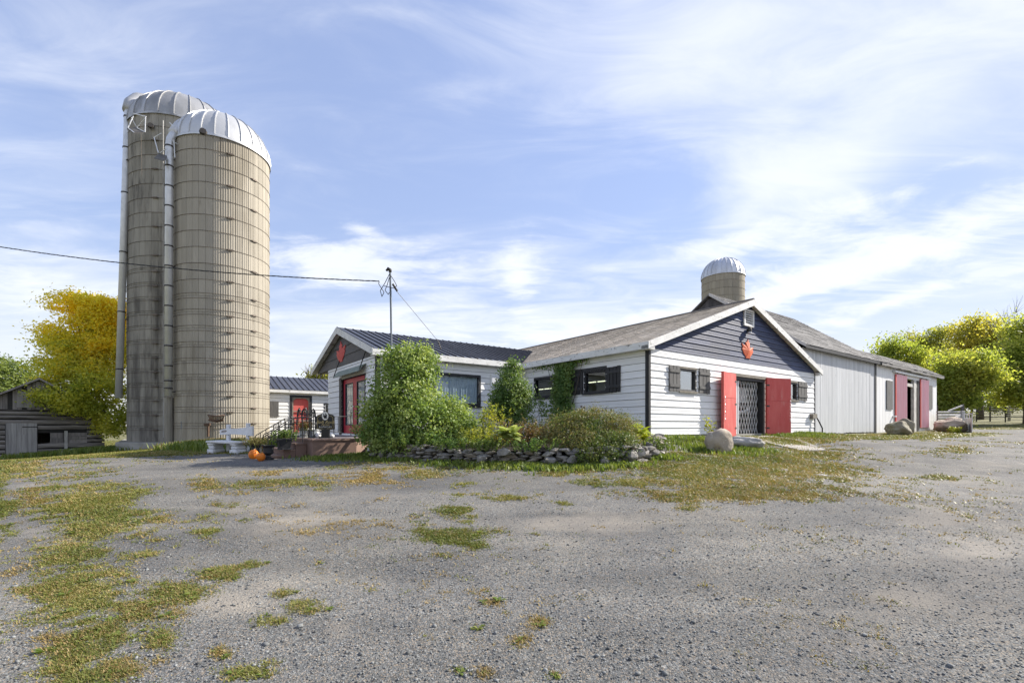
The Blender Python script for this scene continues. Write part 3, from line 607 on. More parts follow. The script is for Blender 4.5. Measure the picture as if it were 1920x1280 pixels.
def graded(lo, a, b, hi, fine, k=1.16):
    m = list(np.arange(a, b + 1e-6, fine)); s = fine; q = b; up = []
    while q < hi: s *= k; q += s; up.append(min(q, hi))
    s = fine; q = a; dn = []
    while q > lo: s *= k; q -= s; dn.append(max(q, lo))
    return np.array(dn[::-1] + m + up)
def build_ground():
    xs = graded(-420, -13, 17, 420, .085); ys = graded(-160, 1.4, 20, 620, .085)
    X, Y = np.meshgrid(xs, ys); Z = ground_z(X, Y)
    nx, ny = len(xs), len(ys)
    V = np.stack([X.ravel(), Y.ravel(), Z.ravel()], 1)
    i = np.arange((ny - 1) * (nx - 1)); r = i // (nx - 1); c = i % (nx - 1); q = r * nx + c
    me = npmesh('ground', V, np.stack([q, q + 1, q + nx + 1, q + nx], 1))
    g, d, u = covers(V[:, 0], V[:, 1], V[:, 2])
    for nm, arr in (('cover', g), ('dry', d), ('dust', u)):
        a = me.attributes.new(nm, 'FLOAT', 'POINT'); a.data.foreach_set('value', arr.astype(np.float32))
    m = bpy.data.materials.new('yard'); m.use_nodes = True; T = NT(m.node_tree); T.t.nodes.clear()
    out = T.n('ShaderNodeOutputMaterial'); b = T.n('ShaderNodeBsdfPrincipled', i_Roughness=.93); b.inputs['Specular IOR Level'].default_value = .25
    pos = T.n('ShaderNodeNewGeometry').outputs['Position']
    def attr(n_): return T.n('ShaderNodeAttribute', attribute_name=n_).outputs['Fac']
    big = T.noise(pos, .55, 5, .6); mid = T.noise(pos, 3.0, 5, .6); fine = T.noise(pos, 22, 5, .7)
    def vor(scale, rnd=1.0):
        w = T.n('ShaderNodeTexVoronoi', i_Vector=pos, i_Scale=scale, i_Randomness=rnd); return w
    va, vb, vc = vor(95), vor(52), vor(170)
    def lum(v): 
        s = T.n('ShaderNodeSeparateColor', i_0=v.outputs['Color']); return s.outputs[0], s.outputs[1]
    la, ha = lum(va); lb, hb = lum(vb); lc, hc = lum(vc)
    def stonecol(l, h):
        cr = T.n('ShaderNodeValToRGB', i_0=l); e = cr.color_ramp.elements
        e[0].color = (.068, .071, .069, 1); e[1].color = (.262, .268, .258, 1)
        k = e.new(.35); k.color = (.112, .117, .114, 1); k = e.new(.7); k.color = (.158, .163, .157, 1)
        return T.mix(T.ss(h, .72, .8), cr.outputs[0], T.mix(.5, cr.outputs[0], (.34, .27, .19)))
    grav = T.mix(T.ss(lb, .74, .78), stonecol(la, ha), stonecol(T.m('MULTIPLY', hb, .95), ha))
    gaps = T.m('MULTIPLY', T.ss(va.outputs['Distance'], .38, .75), .5)
    grav = T.mix(gaps, grav, (.08, .076, .072))
    dustc = T.mix(T.ss(fine, .3, .75), (.265, .24, .20), (.185, .168, .143))
    dustc = T.mix(T.m('MULTIPLY', T.ss(lc, .5, .9), .5), dustc, stonecol(lc, hc))
    du = T.m('ADD', T.m('MULTIPLY', attr('dust'), 1.15), T.m('MULTIPLY', T.m('SUBTRACT', mid, .5), .9))
    du = T.m('ADD', du, T.m('MULTIPLY', T.m('SUBTRACT', big, .5), .6))
    col = T.mix(T.m('MULTIPLY', T.ss(du, .25, 1.05), .8), grav, dustc)
    # broad lighter and darker wheel-tracked bands
    trk = T.n('ShaderNodeMapping', i_Vector=pos); trk.inputs['Rotation'].default_value = (0, 0, R_(-38)); trk.inputs['Scale'].default_value = (.12, .9, 1)
    tn = T.noise(trk.outputs[0], 1.0, 4, .55, .3)
    col = T.mix(1.0, col, T.mix(T.ss(big, .3, .7), (.84, .84, .86), (1.16, 1.13, 1.08)), 'MULTIPLY')
    col = T.mix(1.0, col, T.mix(T.ss(tn, .38, .62), (.86, .86, .87), (1.20, 1.19, 1.18)), 'MULTIPLY')
    vd = vor(13); ld, hd = lum(vd)
    spk = T.m('MULTIPLY', T.ss(ld, .86, .88), T.ss(T.m('MULTIPLY', vd.outputs['Distance'], -1.0), -.26, -.20))
    col = T.mix(spk, col, stonecol(hd, ha))
    cov = T.m('ADD', attr('cover'), T.m('MULTIPLY', T.m('SUBTRACT', fine, .5), 1.3))
    earth = T.mix(T.ss(fine, .35, .7), (.125, .125, .045), (.20, .18, .075))
    earth = T.mix(T.ss(attr('dry'), .35, .8), earth, T.mix(T.ss(fine, .35, .7), (.20, .135, .06), (.27, .20, .10)))
    lit = T.noise(pos, 60, 3, .6)
    earth = T.mix(T.ss(lit, .55, .75), earth, T.mix(attr('dry'), (.20, .215, .055), (.36, .28, .13)))
    col = T.mix(T.m('MULTIPLY', T.ss(cov, .28, .85), .85), col, earth)
    T.set(b, 'Base Color', col)
    hgt = T.m('ADD', T.m('MULTIPLY', T.m('SUBTRACT', 1.0, va.outputs['Distance']), .55), T.m('MULTIPLY', T.m('SUBTRACT', 1.0, vb.outputs['Distance']), .6))
    hgt = T.m('ADD', hgt, T.m('MULTIPLY', fine, .7))
    bn = T.n('ShaderNodeBump', i_Strength=.8, i_Distance=.009, i_Height=hgt); T.set(b, 'Normal', bn.outputs[0])
    T.t.links.new(b.outputs[0], out.inputs[0]); MATS['yard'] = m
    o = link('ground', me, 'yard', smooth=True); tag(o, 'grey gravel yard with weed patches and lawn edges', 'ground', kind='structure')
build_ground()

# ------------------------------------------------------------------ main barn with gable front
ROOTS = {}
def frame_thing(name, label, cat):
    return thing(name, label, cat, (AX, AY, 0), TH)
def window(par, fr, s0, s1, z0, z1, tr=.07, mat='trim_black', glass='glass_dark', sill='trim_black', deep=.10, head=None, name='window', proud=.055):
    """frame with jambs (part) > pane, sill"""
    m = MB()
    fr.box(m, s0 - tr, s0, z0 - tr, z1 + tr, -deep, proud); fr.box(m, s1, s1 + tr, z0 - tr, z1 + tr, -deep, proud)
    fr.box(m, s0, s1, z1, z1 + tr, -deep, proud - .002); fr.box(m, s0, s1, z0 - tr, z0, -deep, proud - .002)
    w = m.build(name, mat, par)
    p = MB(); fr.box(p, s0, s1, z0, z1, -.03, -.022); p.build('pane', glass, w)
    q = MB(); fr.box(q, s0 - tr - .03, s1 + tr + .03, z0 - tr - .045, z0 - tr, 0.02, proud + .05); q.build('sill', sill, w)
    if head: q = MB(); fr.box(q, s0 - tr - .02, s1 + tr + .02, z1 + tr, z1 + tr + .05, .02, proud + .02); q.build('lintel', head, w)
    return w
def shutter(par, fr, s0, s1, z0, z1, mat, nb=3, o=.058):
    """plank shutter with two battens"""
    m = MB(); fr.box(m, s0 + .01, s1 - .01, z0 + .02, z1 - .02, o, o + .012); sh = m.build('shutter', mat, par)
    w = (s1 - s0) / nb
    for i in range(nb):
        k = MB(); e = random.uniform(-.012, .012); fr.box(k, s0 + i * w + .012, s0 + (i + 1) * w - .012, z0 + e, z1 + e, o + .012, o + .034); k.build('plank', mat, sh)
    h = z1 - z0
    for f in (.17, .74):
        k = MB(); fr.box(k, s0 + .012, s1 - .012, z0 + h * f, z0 + h * f + h * .11, o + .034, o + .056); k.build('batten', mat, sh)
    return sh
def emblem(par, fr, s, z, h, mat, o=.07, wide=.72):
    """three-lobed red leaf cut from board, ridged down the middle"""
    prof = [(.02, 1.0), (.10, .80), (.17, .83), (.14, .58), (.17, .46), (.24, .52), (.27, .60), (.34, .57), (.52, .62), (.44, .46), (.50, .40), (.38, .22), (.20, .06), (.22, -.02), (.03, .0), (-.16, -.02), (-.18, .07),
            (-.36, .24), (-.52, .46), (-.44, .50), (-.54, .74), (-.36, .66), (-.29, .68), (-.25, .56), (-.18, .48), (-.14, .60), (-.17, .84), (-.09, .82)]
    n = len(prof); V = [fr.p(s + x * h * wide, z + (y - .5) * h, o) for x, y in prof] + [fr.p(s + x * h * wide, z + (y - .5) * h, o - .03) for x, y in prof] + [fr.p(s, z - .1 * h, o + .05), fr.p(s, z - .1 * h, o - .03)]
    fs = [(i, (i + 1) % n, 2 * n) for i in range(n)] + [((i + 1) % n + n, i + n, 2 * n + 1) for i in range(n)] + [(i, i + n, (i + 1) % n + n, (i + 1) % n) for i in range(n)]
    return MB().add(V, fs).build('leaf_emblem', mat, par)

MAIN = frame_thing('gable_barn', 'long white barn with navy gable, red doors and a red leaf emblem', 'barn')
WU, WLEN = 11.55, 23.0
ZB, ZT = 1.41, 4.01                       # siding bottom and eave line
ZEAVE, ZR = 4.14, 6.31
SLOPE = (ZR - ZEAVE) / (WU / 2 + .3)
FF = WF((0, 0), (1, 0), (0, -1)); FS = WF((0, 0), (0, 1), (-1, 0))
def zz_f(py, px, v=0): u = u_of(px, v); return z_of(py, u, v)
def zz_s(py, px, u=0): v = v_of(px, u); return z_of(py, u, v)
# openings, from the photograph
fw1 = (u_of(1273), u_of(1301.5), zz_f(729.5, 1273), zz_f(693.6, 1273))
fw2 = (u_of(1479), u_of(1491), zz_f(747.5, 1480), zz_f(719, 1480))
fd = (u_of(1372), u_of(1432), ZB - .04, zz_f(705, 1372))
sw2 = (v_of(1137), v_of(1099), zz_s(734.5, 1099), zz_s(700.5, 1099))
sw1 = (v_of(1042), v_of(1005.5), zz_s(743, 1005.5), zz_s(712.7, 1005.5))
fholes = [fw1, fw2, fd]; sholes = [sw1, sw2]
def glim(z): 
    k = max(0, (z - (ZEAVE + .3 * SLOPE - .13)) / SLOPE); return (k, WU - k)
def wall_panels(name, par, fr, s0, s1, z0, z1, holes, th=.12, mat='sheathing', extra=None):
    m = MB()
    for a, b, c, d in cells(s0, s1, z0, z1, holes): fr.box(m, a, b, c, d, -th, .028)
    if extra: extra(m)
    return m.build(name, mat, par)
def gable_fill(fr, s0, s1, z0, rise, th=.12):
    def f(m):
        mid = (s0 + s1) / 2
        P = [fr.p(s0, z0, -th), fr.p(s1, z0, -th), fr.p(mid, z0 + rise, -th), fr.p(s0, z0, .028), fr.p(s1, z0, .028), fr.p(mid, z0 + rise, .028)]
        m.add(P, [(0, 1, 2), (5, 4, 3), (0, 3, 4, 1), (1, 4, 5, 2), (2, 5, 3, 0)])
    return f
wf = wall_panels('front_wall', MAIN, FF, 0, WU, ZB - .02, ZT, fholes, extra=gable_fill(FF, 0, WU, ZT, (WU / 2) * SLOPE + .05))
lap_boards(FF, wf, 'white_siding', 0.05, WU - .03, ZB, ZT, .2167, fholes)
lap_boards(FF, wf, 'navy_siding', .02, WU - .02, ZT, ZR - .15, .185, [(5.42, 6.13, 5.36, 5.98)], lim=glim)
wsd = wall_panels('side_wall', MAIN, FS, .12, 6.2, ZB - .02, ZT + .1, sholes)
lap_boards(FS, wsd, 'white_siding', 0.03, 6.04, ZB, ZT + .08, .2167, sholes)
m = MB(); m.box(-.012, WU + .01, -.012, .3, .3, ZB - .01); m.box(-.012, .3, .3, 6.1, .3, ZB - .01); m.build('foundation', 'concrete', MAIN)
m = MB(); FF.box(m, -.045, .05, ZB - .12, ZT + .05, -.05, .06); FS.box(m, -.03, .06, ZB - .12, ZT + .05, .0, .062); m.build('corner_board', 'trim_black', MAIN)
m = MB(); FF.box(m, WU - .03, WU + .05, ZB - .1, ZT, -.05, .058); m.build('corner_board', 'trim_black', MAIN)
# hidden far walls close the volume
m = MB(); m.box(WU - .12, WU, .13, WLEN, .3, ZT + .1); m.build('far_wall', 'interior', MAIN)
m = MB(); m.box(0.02, WU - .12, WLEN - .12, WLEN, .3, ZT + .1); m.build('rear_wall', 'interior', MAIN)
m = MB(); m.box(.0, .12, 13.4, WLEN - .12, .3, ZT + .1); m.build('side_wall', 'sheathing', MAIN)
m = MB(); m.box(.13, WU - .13, .13, WLEN - .13, 4.02, 4.05); m.build('ceiling', 'interior', MAIN)
m = MB(); m.box(.13, WU - .13, .31, WLEN - .13, 1.25, 1.34); m.build('floor', 'interior', MAIN)
m = MB(); m.box(4.35, 4.45, .14, 13.0, 1.35, 4.01); m.build('added_partition', 'interior', MAIN)  # inner wall added to block sun crossing between windows; also backs the side windows
# roof: deck, shingle courses, fascias
V0, V1 = -.25, WLEN + .2
def rz(u): return ZR - SLOPE * abs(u - WU / 2)
m = MB(); m.slab([(-.3, V0, rz(-.3)), (WU / 2, V0, ZR), (WU / 2, V1, ZR), (-.3, V1, rz(-.3))], .09)
m.slab([(WU / 2, V0, ZR), (WU + .3, V0, rz(WU + .3)), (WU + .3, V1, rz(WU + .3)), (WU / 2, V1, ZR)], .09)
roof = m.build('roof', 'shingle_ridge', MAIN)
nl = Vector((-SLOPE, 0, 1)).normalized(); sl_len = math.hypot(WU / 2 + .3, ZR - ZEAVE)
dirs = Vector((WU / 2 + .3, 0, ZR - ZEAVE)).normalized()
ncourse = 42; ex = sl_len / ncourse
for k in range(ncourse):
    m = MB(); v = V0 + (.15 if k % 2 else 0) - .3
    while v < 15.2:
        a, b = max(v, V0 - .02), v + .30
        j = random.uniform(-.010, .010); l = random.uniform(0, .006)
        p0 = Vector((-.3, 0, rz(-.3))) + dirs * (k * ex - .02 + j); p1 = Vector((-.3, 0, rz(-.3))) + dirs * min((k + 1) * ex + .03, sl_len)
        q0 = p0 + nl * (.016 + l); q1 = p1 + nl * .004
        if b - a > .05:
            g = .004
            m.add([(q0.x, a + g, q0.z), (q0.x, b - g, q0.z), (q1.x, b - g, q1.z), (q1.x, a + g, q1.z), (p0.x, a + g, p0.z), (p0.x, b - g, p0.z)], [(0, 1, 2, 3), (4, 5, 1, 0), (0, 3, 4), (5, 2, 1)])
        v += .30
    m.build('shingle_course', 'shingle', roof)
m = MB(); m.tube([(WU / 2, V0 - .02, ZR + .015), (WU / 2, 15.2, ZR + .015)], .05, 6); m.build('ridge_cap', 'shingle_ridge', roof)
m = MB(); m.box(-.322, -.30, V0, 5.74, ZEAVE - .20, ZEAVE + .005); m.build('fascia', 'trim_white', MAIN)
m = MB(); m.box(-.30, 0.0, V0, 6.0, ZEAVE - .195, ZEAVE - .175); m.build('soffit', 'trim_white', MAIN)
for sgn in (0, 1):
    a = (-.322, rz(-.3) - .008) if not sgn else (WU + .322, rz(WU + .3) - .008)
    m = MB(); c = (WU / 2, ZR)
    m.hexa([(a[0], V0 - .022, a[1] - .20), (c[0], V0 - .022, c[1] - .22), (c[0], V0, c[1] - .22), (a[0], V0, a[1] - .20), (a[0], V0 - .022, a[1] + .012), (c[0], V0 - .022, c[1] + .012), (c[0], V0, c[1] + .012), (a[0], V0, a[1] + .012)])
    m.build('rake_board', 'trim_white', MAIN)
    m = MB(); a2 = (a[0] + (.04 if not sgn else -.04)); m.hexa([(a2, V0 + .002, a[1] - .105), (c[0], V0 + .002, c[1] - .105), (c[0], -.03, c[1] - .105), (a2, -.03, a[1] - .105), (a2, V0 + .002, a[1] - .095), (c[0], V0 + .002, c[1] - .092), (c[0], -.03, c[1] - .092), (a2, -.03, a[1] - .095)])
    m.build('soffit', 'trim_white', MAIN)
    m = MB(); e = -.322 if not sgn else WU + .02
    m.box(e, e + .302, V0 - .002, -.002, ZEAVE - .215, ZEAVE - .10); m.build('eave_return', 'trim_white', MAIN)
# vent, lamp, emblem
m = MB()
FF.box(m, 5.42, 5.50, 5.36, 5.98, .03, .10); FF.box(m, 6.05, 6.13, 5.36, 5.98, .03, .10); FF.box(m, 5.50, 6.05, 5.92, 5.98, .03, .098); FF.box(m, 5.50, 6.05, 5.36, 5.42, .03, .098)
ve = m.build('gable_vent', 'trim_white', MAIN)
m = MB(); FF.box(m, 5.5, 6.05, 5.42, 5.92, .02, .032); m.build('backing', 'interior_dark', ve)
for k in range(6):
    z = 5.425 + k * .083; m = MB()
    m.hexa([FF.p(5.5, z, .085), FF.p(6.05, z, .085), FF.p(6.05, z + .05, .04), FF.p(5.5, z + .05, .04), FF.p(5.5, z + .014, .092), FF.p(6.05, z + .014, .092), FF.p(6.05, z + .064, .047), FF.p(5.5, z + .064, .047)])
    m.build('louvre', 'trim_white', ve)
m = MB(); zl = zz_f(621, 1399); m.lathe([(.05, -.06), (.075, -.05), (.075, .06), (.055, .11), (.02, .12)], 14, FF.p(5.70, zl, .14)); FF.box(m, 5.67, 5.73, zl - .03, zl + .05, .04, .12)
lp = m.build('wall_lamp', 'steel_dark', MAIN); m = MB(); m.lathe([(.045, -.13), (.07, -.11), (.07, -.05), (.04, -.05)], 14, FF.p(5.70, zl, .14)); m.build('lamp_glass', 'panel_white', lp)
emblem(MAIN, FF, 5.72, zz_f(654, 1399), .70, 'red_emblem', wide=1.12)
# windows and shutters
window(MAIN, FF, *fw1, tr=.055, mat='shutter_grey', glass='glass_sky', sill='wood_raw', head='wood_raw')
shutter(MAIN, FF, u_of(1250.7), fw1[0] - .06, zz_f(733, 1251), zz_f(684.3, 1251), 'shutter_grey')
shutter(MAIN, FF, fw1[1] + .16, u_of(1327), zz_f(738, 1320), zz_f(691, 1313), 'shutter_grey')
window(MAIN, FF, *fw2, tr=.055, mat='shutter_grey', glass='glass_sky', sill='wood_raw', head='wood_raw')
shutter(MAIN, FF, fw2[1] + .10, u_of(1509.5), zz_f(751, 1505), zz_f(716.5, 1499), 'shutter_grey', nb=3)
window(MAIN, FS, *sw2, tr=.06, mat='trim_black'); window(MAIN, FS, *sw1, tr=.09, mat='trim_black')
shutter(MAIN, FS, v_of(1166.3), sw2[0] - .07, zz_s(734.5, 1166), zz_s(685.5, 1166), 'shutter_dark', nb=4)
shutter(MAIN, FS, sw2[1] + .07, v_of(1071.7), zz_s(741, 1072), zz_s(696, 1072), 'shutter_dark', nb=4)
m = MB(); FS.box(m, sw2[0] - .07, v_of(1078), sw2[3] + .06, sw2[3] + .17, .06, .085); m.build('lintel', 'trim_black', MAIN)
# doorway: posts, inner glazed door, folding lattice gate, two leaves
m = MB(); FF.box(m, fd[0], fd[0] + .10, fd[2], fd[3], -.14, .05); FF.box(m, fd[1] - .16, fd[1], fd[2], fd[3], -.14, .05); FF.box(m, fd[0] + .10, fd[1] - .16, fd[3] - .1, fd[3], -.14, .048); df = m.build('door_frame', 'trim_black', MAIN)
m = MB(); FF.box(m, fd[0] - .35, fd[1] + .1, fd[3] + .0, fd[3] + .11, .045, .10); m.build('lintel', 'wood_raw', df)
x0, x1, y0, y1 = fd[0] + .10, fd[1] - .16, fd[2], fd[3] - .1
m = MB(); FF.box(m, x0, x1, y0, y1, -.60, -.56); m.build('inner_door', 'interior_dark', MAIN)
m = MB(); FF.box(m, x0 + .75, x1 - .12, y0 + 1.22, y0 + 1.80, -.54, -.52); m.build('white_board', 'panel_white', df)
V = []; nn = 10
for i in range(nn + 1):
    t = i / nn; s_ = x0 + .55 + t * 1.35; sag = y0 + 1.0 - .16 * math.sin(math.pi * t) ** .6
    V += [FF.p(s_, sag + .05 + .02 * t, -.40), FF.p(s_, sag - .03, -.40)]
MB().add(V, [(2 * i, 2 * i + 1, 2 * i + 3, 2 * i + 2) for i in range(nn)]).build('cloth_sling', 'curtain', df)
gate = MB(); FF.box(gate, x0 + .28, x0 + .36, y0, y1 - .03, -.10, -.04); FF.box(gate, x0 + .40, x0 + .46, y0, y1 - .03, -.10, -.04); gate = gate.build('lattice_gate', 'galvanised', MAIN)
def lattice(s0, s1, nb, up):
    hgt = y1 - y0 - .05; w = (s1 - s0) / nb; per = hgt / 4.5
    for i in range(-9, nb + 1):
        for d in (1, -1):
            # a bar rises with slope +-; clip to the rectangle
            a = s0 + i * w if d > 0 else s1 - i * w; run = hgt * w / per
            t0 = 0; t1 = 1; sa, sb = a, a + d * run
            lo, hi = s0, s1
            def tt(s_): return (s_ - sa) / (sb - sa)
            ta, tb = sorted((tt(lo), tt(hi))); t0 = max(0, ta); t1 = min(1, tb)
            if t1 - t0 < .06: continue
            o = -.075 if d > 0 else -.060
            k = MB(); k.bar(FF.p(sa + (sb - sa) * t0, y0 + .03 + hgt * t0, o), FF.p(sa + (sb - sa) * t1, y0 + .03 + hgt * t1, o), .008, .030, up=FF.n + (0,)); k.build('lattice_bar', 'galvanised', gate)
lattice(x0 + .47, x1 - .22, 7, 0); lattice(x0 + .02, x0 + .27, 1, 0)
def leaf_door(hinge, ang, sgn, wd, name='barn_door'):
    """plank door leaf standing open; ang from the wall plane"""
    c, s_ = math.cos(ang), math.sin(ang)
    H = FF.p(hinge, 0, .07); dx, dy = sgn * c, -s_; nx, ny = (s_ * sgn, c) if sgn > 0 else (-s_ * -1 * 1, c)
    nx, ny = (-dy, dx) if sgn < 0 else (dy, -dx)
    fr = WF((H[0], H[1]), (dx, dy), (nx, ny)); z0, z1 = ZB - .10, fd[3] + .07
    k = MB(); fr.box(k, 0, wd, z0, z1, 0, .07); d = k.build(name, 'red_door', MAIN)
    for a, b in ((z0 + .005, z0 + (z1 - z0) * .60), (z0 + (z1 - z0) * .60 + .012, z1 - .005)):
        k = MB(); fr.box(k, .012, wd - .012, a, b, .07, .082); k.build('panel', 'red_door', d)
    k = MB()
    for i in range(7): z = z0 + (z1 - z0) * (.62 - .055 * i); k.tube([fr.p(wd - .08, z, .10), fr.p(wd - .05 + .03 * (i % 2), z - .05, .12), fr.p(wd - .08, z - .1, .10)], .009, 5)
    k.build('chain', 'galvanised', d)
    for f in (.12, .5, .86):
        k = MB(); fr.box(k, -.03, .12, z0 + (z1 - z0) * f, z0 + (z1 - z0) * f + .06, .083, .09); k.build('hinge', 'steel_dark', d)
    return d
leaf_door(fd[0] + .02, R_(9), -1, 1.17); leaf_door(fd[1] - .02, R_(20), 1, 1.17)
# ceiling tubes inside, seen through the side windows
for px, py, u in ((1119, 716.5, 3.0), (1020, 730, 3.0)):
    v = v_of(px, u); z = z_of(py, u, v)
    m = MB(); m.box(u - .06, u + .06, v - 1.3, v + 1.3, z + .05, z + .10); m.tube([(u, v - 1, z + .1), (u, v - 1, 4.02)], .008, 5); m.tube([(u, v + 1, z + .1), (u, v + 1, 4.02)], .008, 5)
    f_ = m.build('tube_lamp', 'panel_white', MAIN)
    for a in (-1.25, .05): k = MB(); k.tube([(u, v + a, z + .02), (u, v + a + 1.2, z + .02)], .016, 8); k.build('tube', 'tube_light', f_)
# hose reel box at the far corner
m = MB(); FF.box(m, 11.05, 11.5, 2.02, 2.22, .05, .18); hb = m.build('hose_box', 'wood_raw', MAIN)
m = MB(); m.tube([FF.p(11.45, 2.12, .14), FF.p(11.6, 1.9, .2), FF.p(11.8, 1.6, .26), FF.p(11.86, 1.3, .24), FF.p(11.7, 1.15, .25), FF.p(11.55, 1.2, .2)], .028, 7); m.build('hose', 'rubber', hb)
# ------------------------------------------------------------------ wing with the shop entrance
WING = frame_thing('shop_wing', 'low white wing with dark metal roof, charcoal gable and red glazed doors', 'house')
UB, VB, VD, VE = -6.05, 6.06, 11.60, 13.29
WR0, WR1 = 4.15, 5.46; VRID = (VB + VE) / 2; WSL = (WR1 - WR0) / (VRID - (VB - .3))
FL = WF((0, VB), (-1, 0), (0, -1)); FG = WF((UB, VB), (0, 1), (-1, 0))
def zz_l(py, px): return z_of(py, u_of(px, VB), VB)
def zz_g(py, px): return z_of(py, UB, v_of(px, UB))
lw = (-u_of(896, VB), -u_of(815, VB), zz_l(757, 896), zz_l(708, 896))
gd = (v_of(688, UB) - VB, v_of(643, UB) - VB, zz_g(812, 645), zz_g(709, 645))
wl = wall_panels('long_wall', WING, FL, .05, 6.05, ZB - .3, 4.08, [lw])
lap_boards(FL, wl, 'wing_siding', .04, 6.03, ZB - .3, 4.06, .2167, [lw], two=False)
def wlim(z): k = max(0, (z - (WR0 + .3 * WSL - .13)) / WSL); return (k, VE - VB - k)
wg = wall_panels('gable_wall', WING, FG, .0, VD - VB, ZB - .3, ZT, [gd], extra=gable_fill(FG, 0, VE - VB, ZT, (VE - VB) / 2 * WSL + .03))
lap_boards(FG, wg, 'wing_siding', 0.03, VD - VB, ZB - .3, ZT, .2167, [gd], two=False)
lap_boards(FG, wg, 'charcoal_siding', 0.02, VE - VB - .02, ZT, WR1 - .12, .36, lim=wlim, two=False)
m = MB(); FL.box(m, 5.97, 6.10, ZB - .3, 4.06, -.02, .062); FG.box(m, -.045, .06, ZB - .3, 4.0, -.02, .060); m.build('corner_board', 'trim_black', WING)
m = MB(); m.box(UB + .02, -.01, VB + .01, VB + .3, .2, ZB - .31); m.box(UB + .02, UB + .3, VB + .3, VD, .2, ZB - .31); m.build('foundation', 'concrete', WING)
m = MB(); m.box(UB + .13, -.02, VD - .12, VD, .3, 4.05); m.build('rear_wall', 'interior', WING)
m = MB(); m.box(UB + .13, -.13, VB + .13, VD - .13, 4.02, 4.05); m.build('ceiling', 'interior', WING)
m = MB(); m.box(UB + .3, -.13, VB + .3, VD - .13, 1.05, 1.15); m.build('floor', 'interior_dark', WING)
m = MB(); m.slab([(-6.28, VB - .28, WR0 - .02), (-.3, VB - .28, WR0 - .02), (3.3, VRID, WR1 - .03), (-6.28, VRID, WR1 - .03)], .07); m.slab([(-6.28, VRID, WR1 - .03), (3.3, VRID, WR1 - .03), (-.3, VE + .3, WR0 - .02), (-6.28, VE + .3, WR0 - .02)], .07)
wr = m.build('roof', 'trim_white', WING)
pw = .305; npan = int(round((3.397 + 6.3) / pw)); pw = (3.397 + 6.3) / npan
sc = MB(); sc.bar((0, VB - .3, WR0 + .03), (0, VRID, WR1 + .03), .030, .045); 
for i in range(npan):
    a, b = -6.3 + i * pw, -6.3 + (i + 1) * pw
    def ev(u): return VB - .3 if u <= -.3 else (VB - .3) + (u + .3) / 3.697 * (VRID - VB + .3)
    def zp(v): return WR0 + WSL * (v - (VB - .3))
    va, vb = ev(a), ev(b)
    e = random.uniform(0, .004)
    P = [(a, va, zp(va) + e), (b, vb, zp(vb) + e), (b, VRID, WR1 + e), (a, VRID, WR1 + e)]
    if VRID - vb < .02: P = P[:1] + P[2:] if VRID - va > .02 else None
    if P is None: continue
    m = MB(); m.slab(P, .018); pn = m.build('roof_panel', 'metal_roof', wr)
    m = MB(); m.bar((a + .008, va - .005, zp(va) + .022), (a + .008, VRID, WR1 + .022), .026, .04); m.build('seam', 'metal_roof_seam', pn)
m = MB(); m.slab([(-6.3, VRID, WR1 + .02), (3.3, VRID, WR1 + .02), (3.3, VRID + .15, WR1 - .03), (-6.3, VRID + .15, WR1 - .03)], .02); m.slab([(-6.3, VRID, WR1 - .01), (3.3, VRID, WR1 - .01), (-.3, VE + .3, WR0), (-6.3, VE + .3, WR0)], .02); m.build('rear_panel', 'metal_roof', wr)
m = MB(); m.box(-6.3, -.325, VB - .322, VB - .30, WR0 - .205, WR0 - .01); m.build('fascia', 'trim_white', WING)
m = MB(); m.box(-6.28, -.05, VB - .30, VB, WR0 - .20, WR0 - .18); m.build('soffit', 'trim_white', WING)
for sg in (-1, 1):
    ve_ = VB - .322 if sg < 0 else VE + .322; m = MB()
    m.hexa([(-6.322, ve_, WR0 - .215), (-6.302, ve_, WR0 - .215), (-6.302, VRID, WR1 - .23), (-6.322, VRID, WR1 - .23), (-6.322, ve_, WR0 + .012), (-6.302, ve_, WR0 + .012), (-6.302, VRID, WR1 + .022), (-6.322, VRID, WR1 + .022)]); m.build('rake_board', 'trim_white', WING)
    m = MB(); m.hexa([(-6.30, ve_, WR0 - .13), (UB - .03, ve_, WR0 - .13), (UB - .03, VRID, WR1 - .145), (-6.30, VRID, WR1 - .145), (-6.30, ve_, WR0 - .11), (UB - .03, ve_, WR0 - .11), (UB - .03, VRID, WR1 - .125), (-6.30, VRID, WR1 - .125)]); m.build('soffit', 'trim_white', WING)
emblem(WING, FG, v_of(642, UB) - VB, zz_g(659, 642), .80, 'red_emblem_dull', wide=1.35)
w = window(WING, FL, *lw, tr=.09, mat='trim_black', glass='glass_dark', proud=.07)
V = []; n = 60                                                          # gathered curtain behind the glass
for i in range(n + 1):
    s_ = lw[0] + (lw[1] - lw[0]) * i / n; o = -.065 + .018 * math.sin(i * 1.7) + .010 * math.sin(i * .61)
    V += [FL.p(s_, lw[3] + .03, o * .9), FL.p(s_, lw[2] - .02, o)]
MB().add(V, [(2 * i, 2 * i + 1, 2 * i + 3, 2 * i + 2) for i in range(n)]).build('curtain', 'curtain', w, smooth=True)
m = MB(); a = -u_of(930, VB); FL.box(m, a, a + .30, zz_l(734, 925), zz_l(703, 925), .05, .13); mb_ = m.build('meter_box', 'wing_siding', WING)
m = MB(); FL.box(m, a + .03, a + .27, zz_l(734, 925) + .05, zz_l(703, 925) - .05, .13, .138); m.build('cover', 'panel_white', mb_)
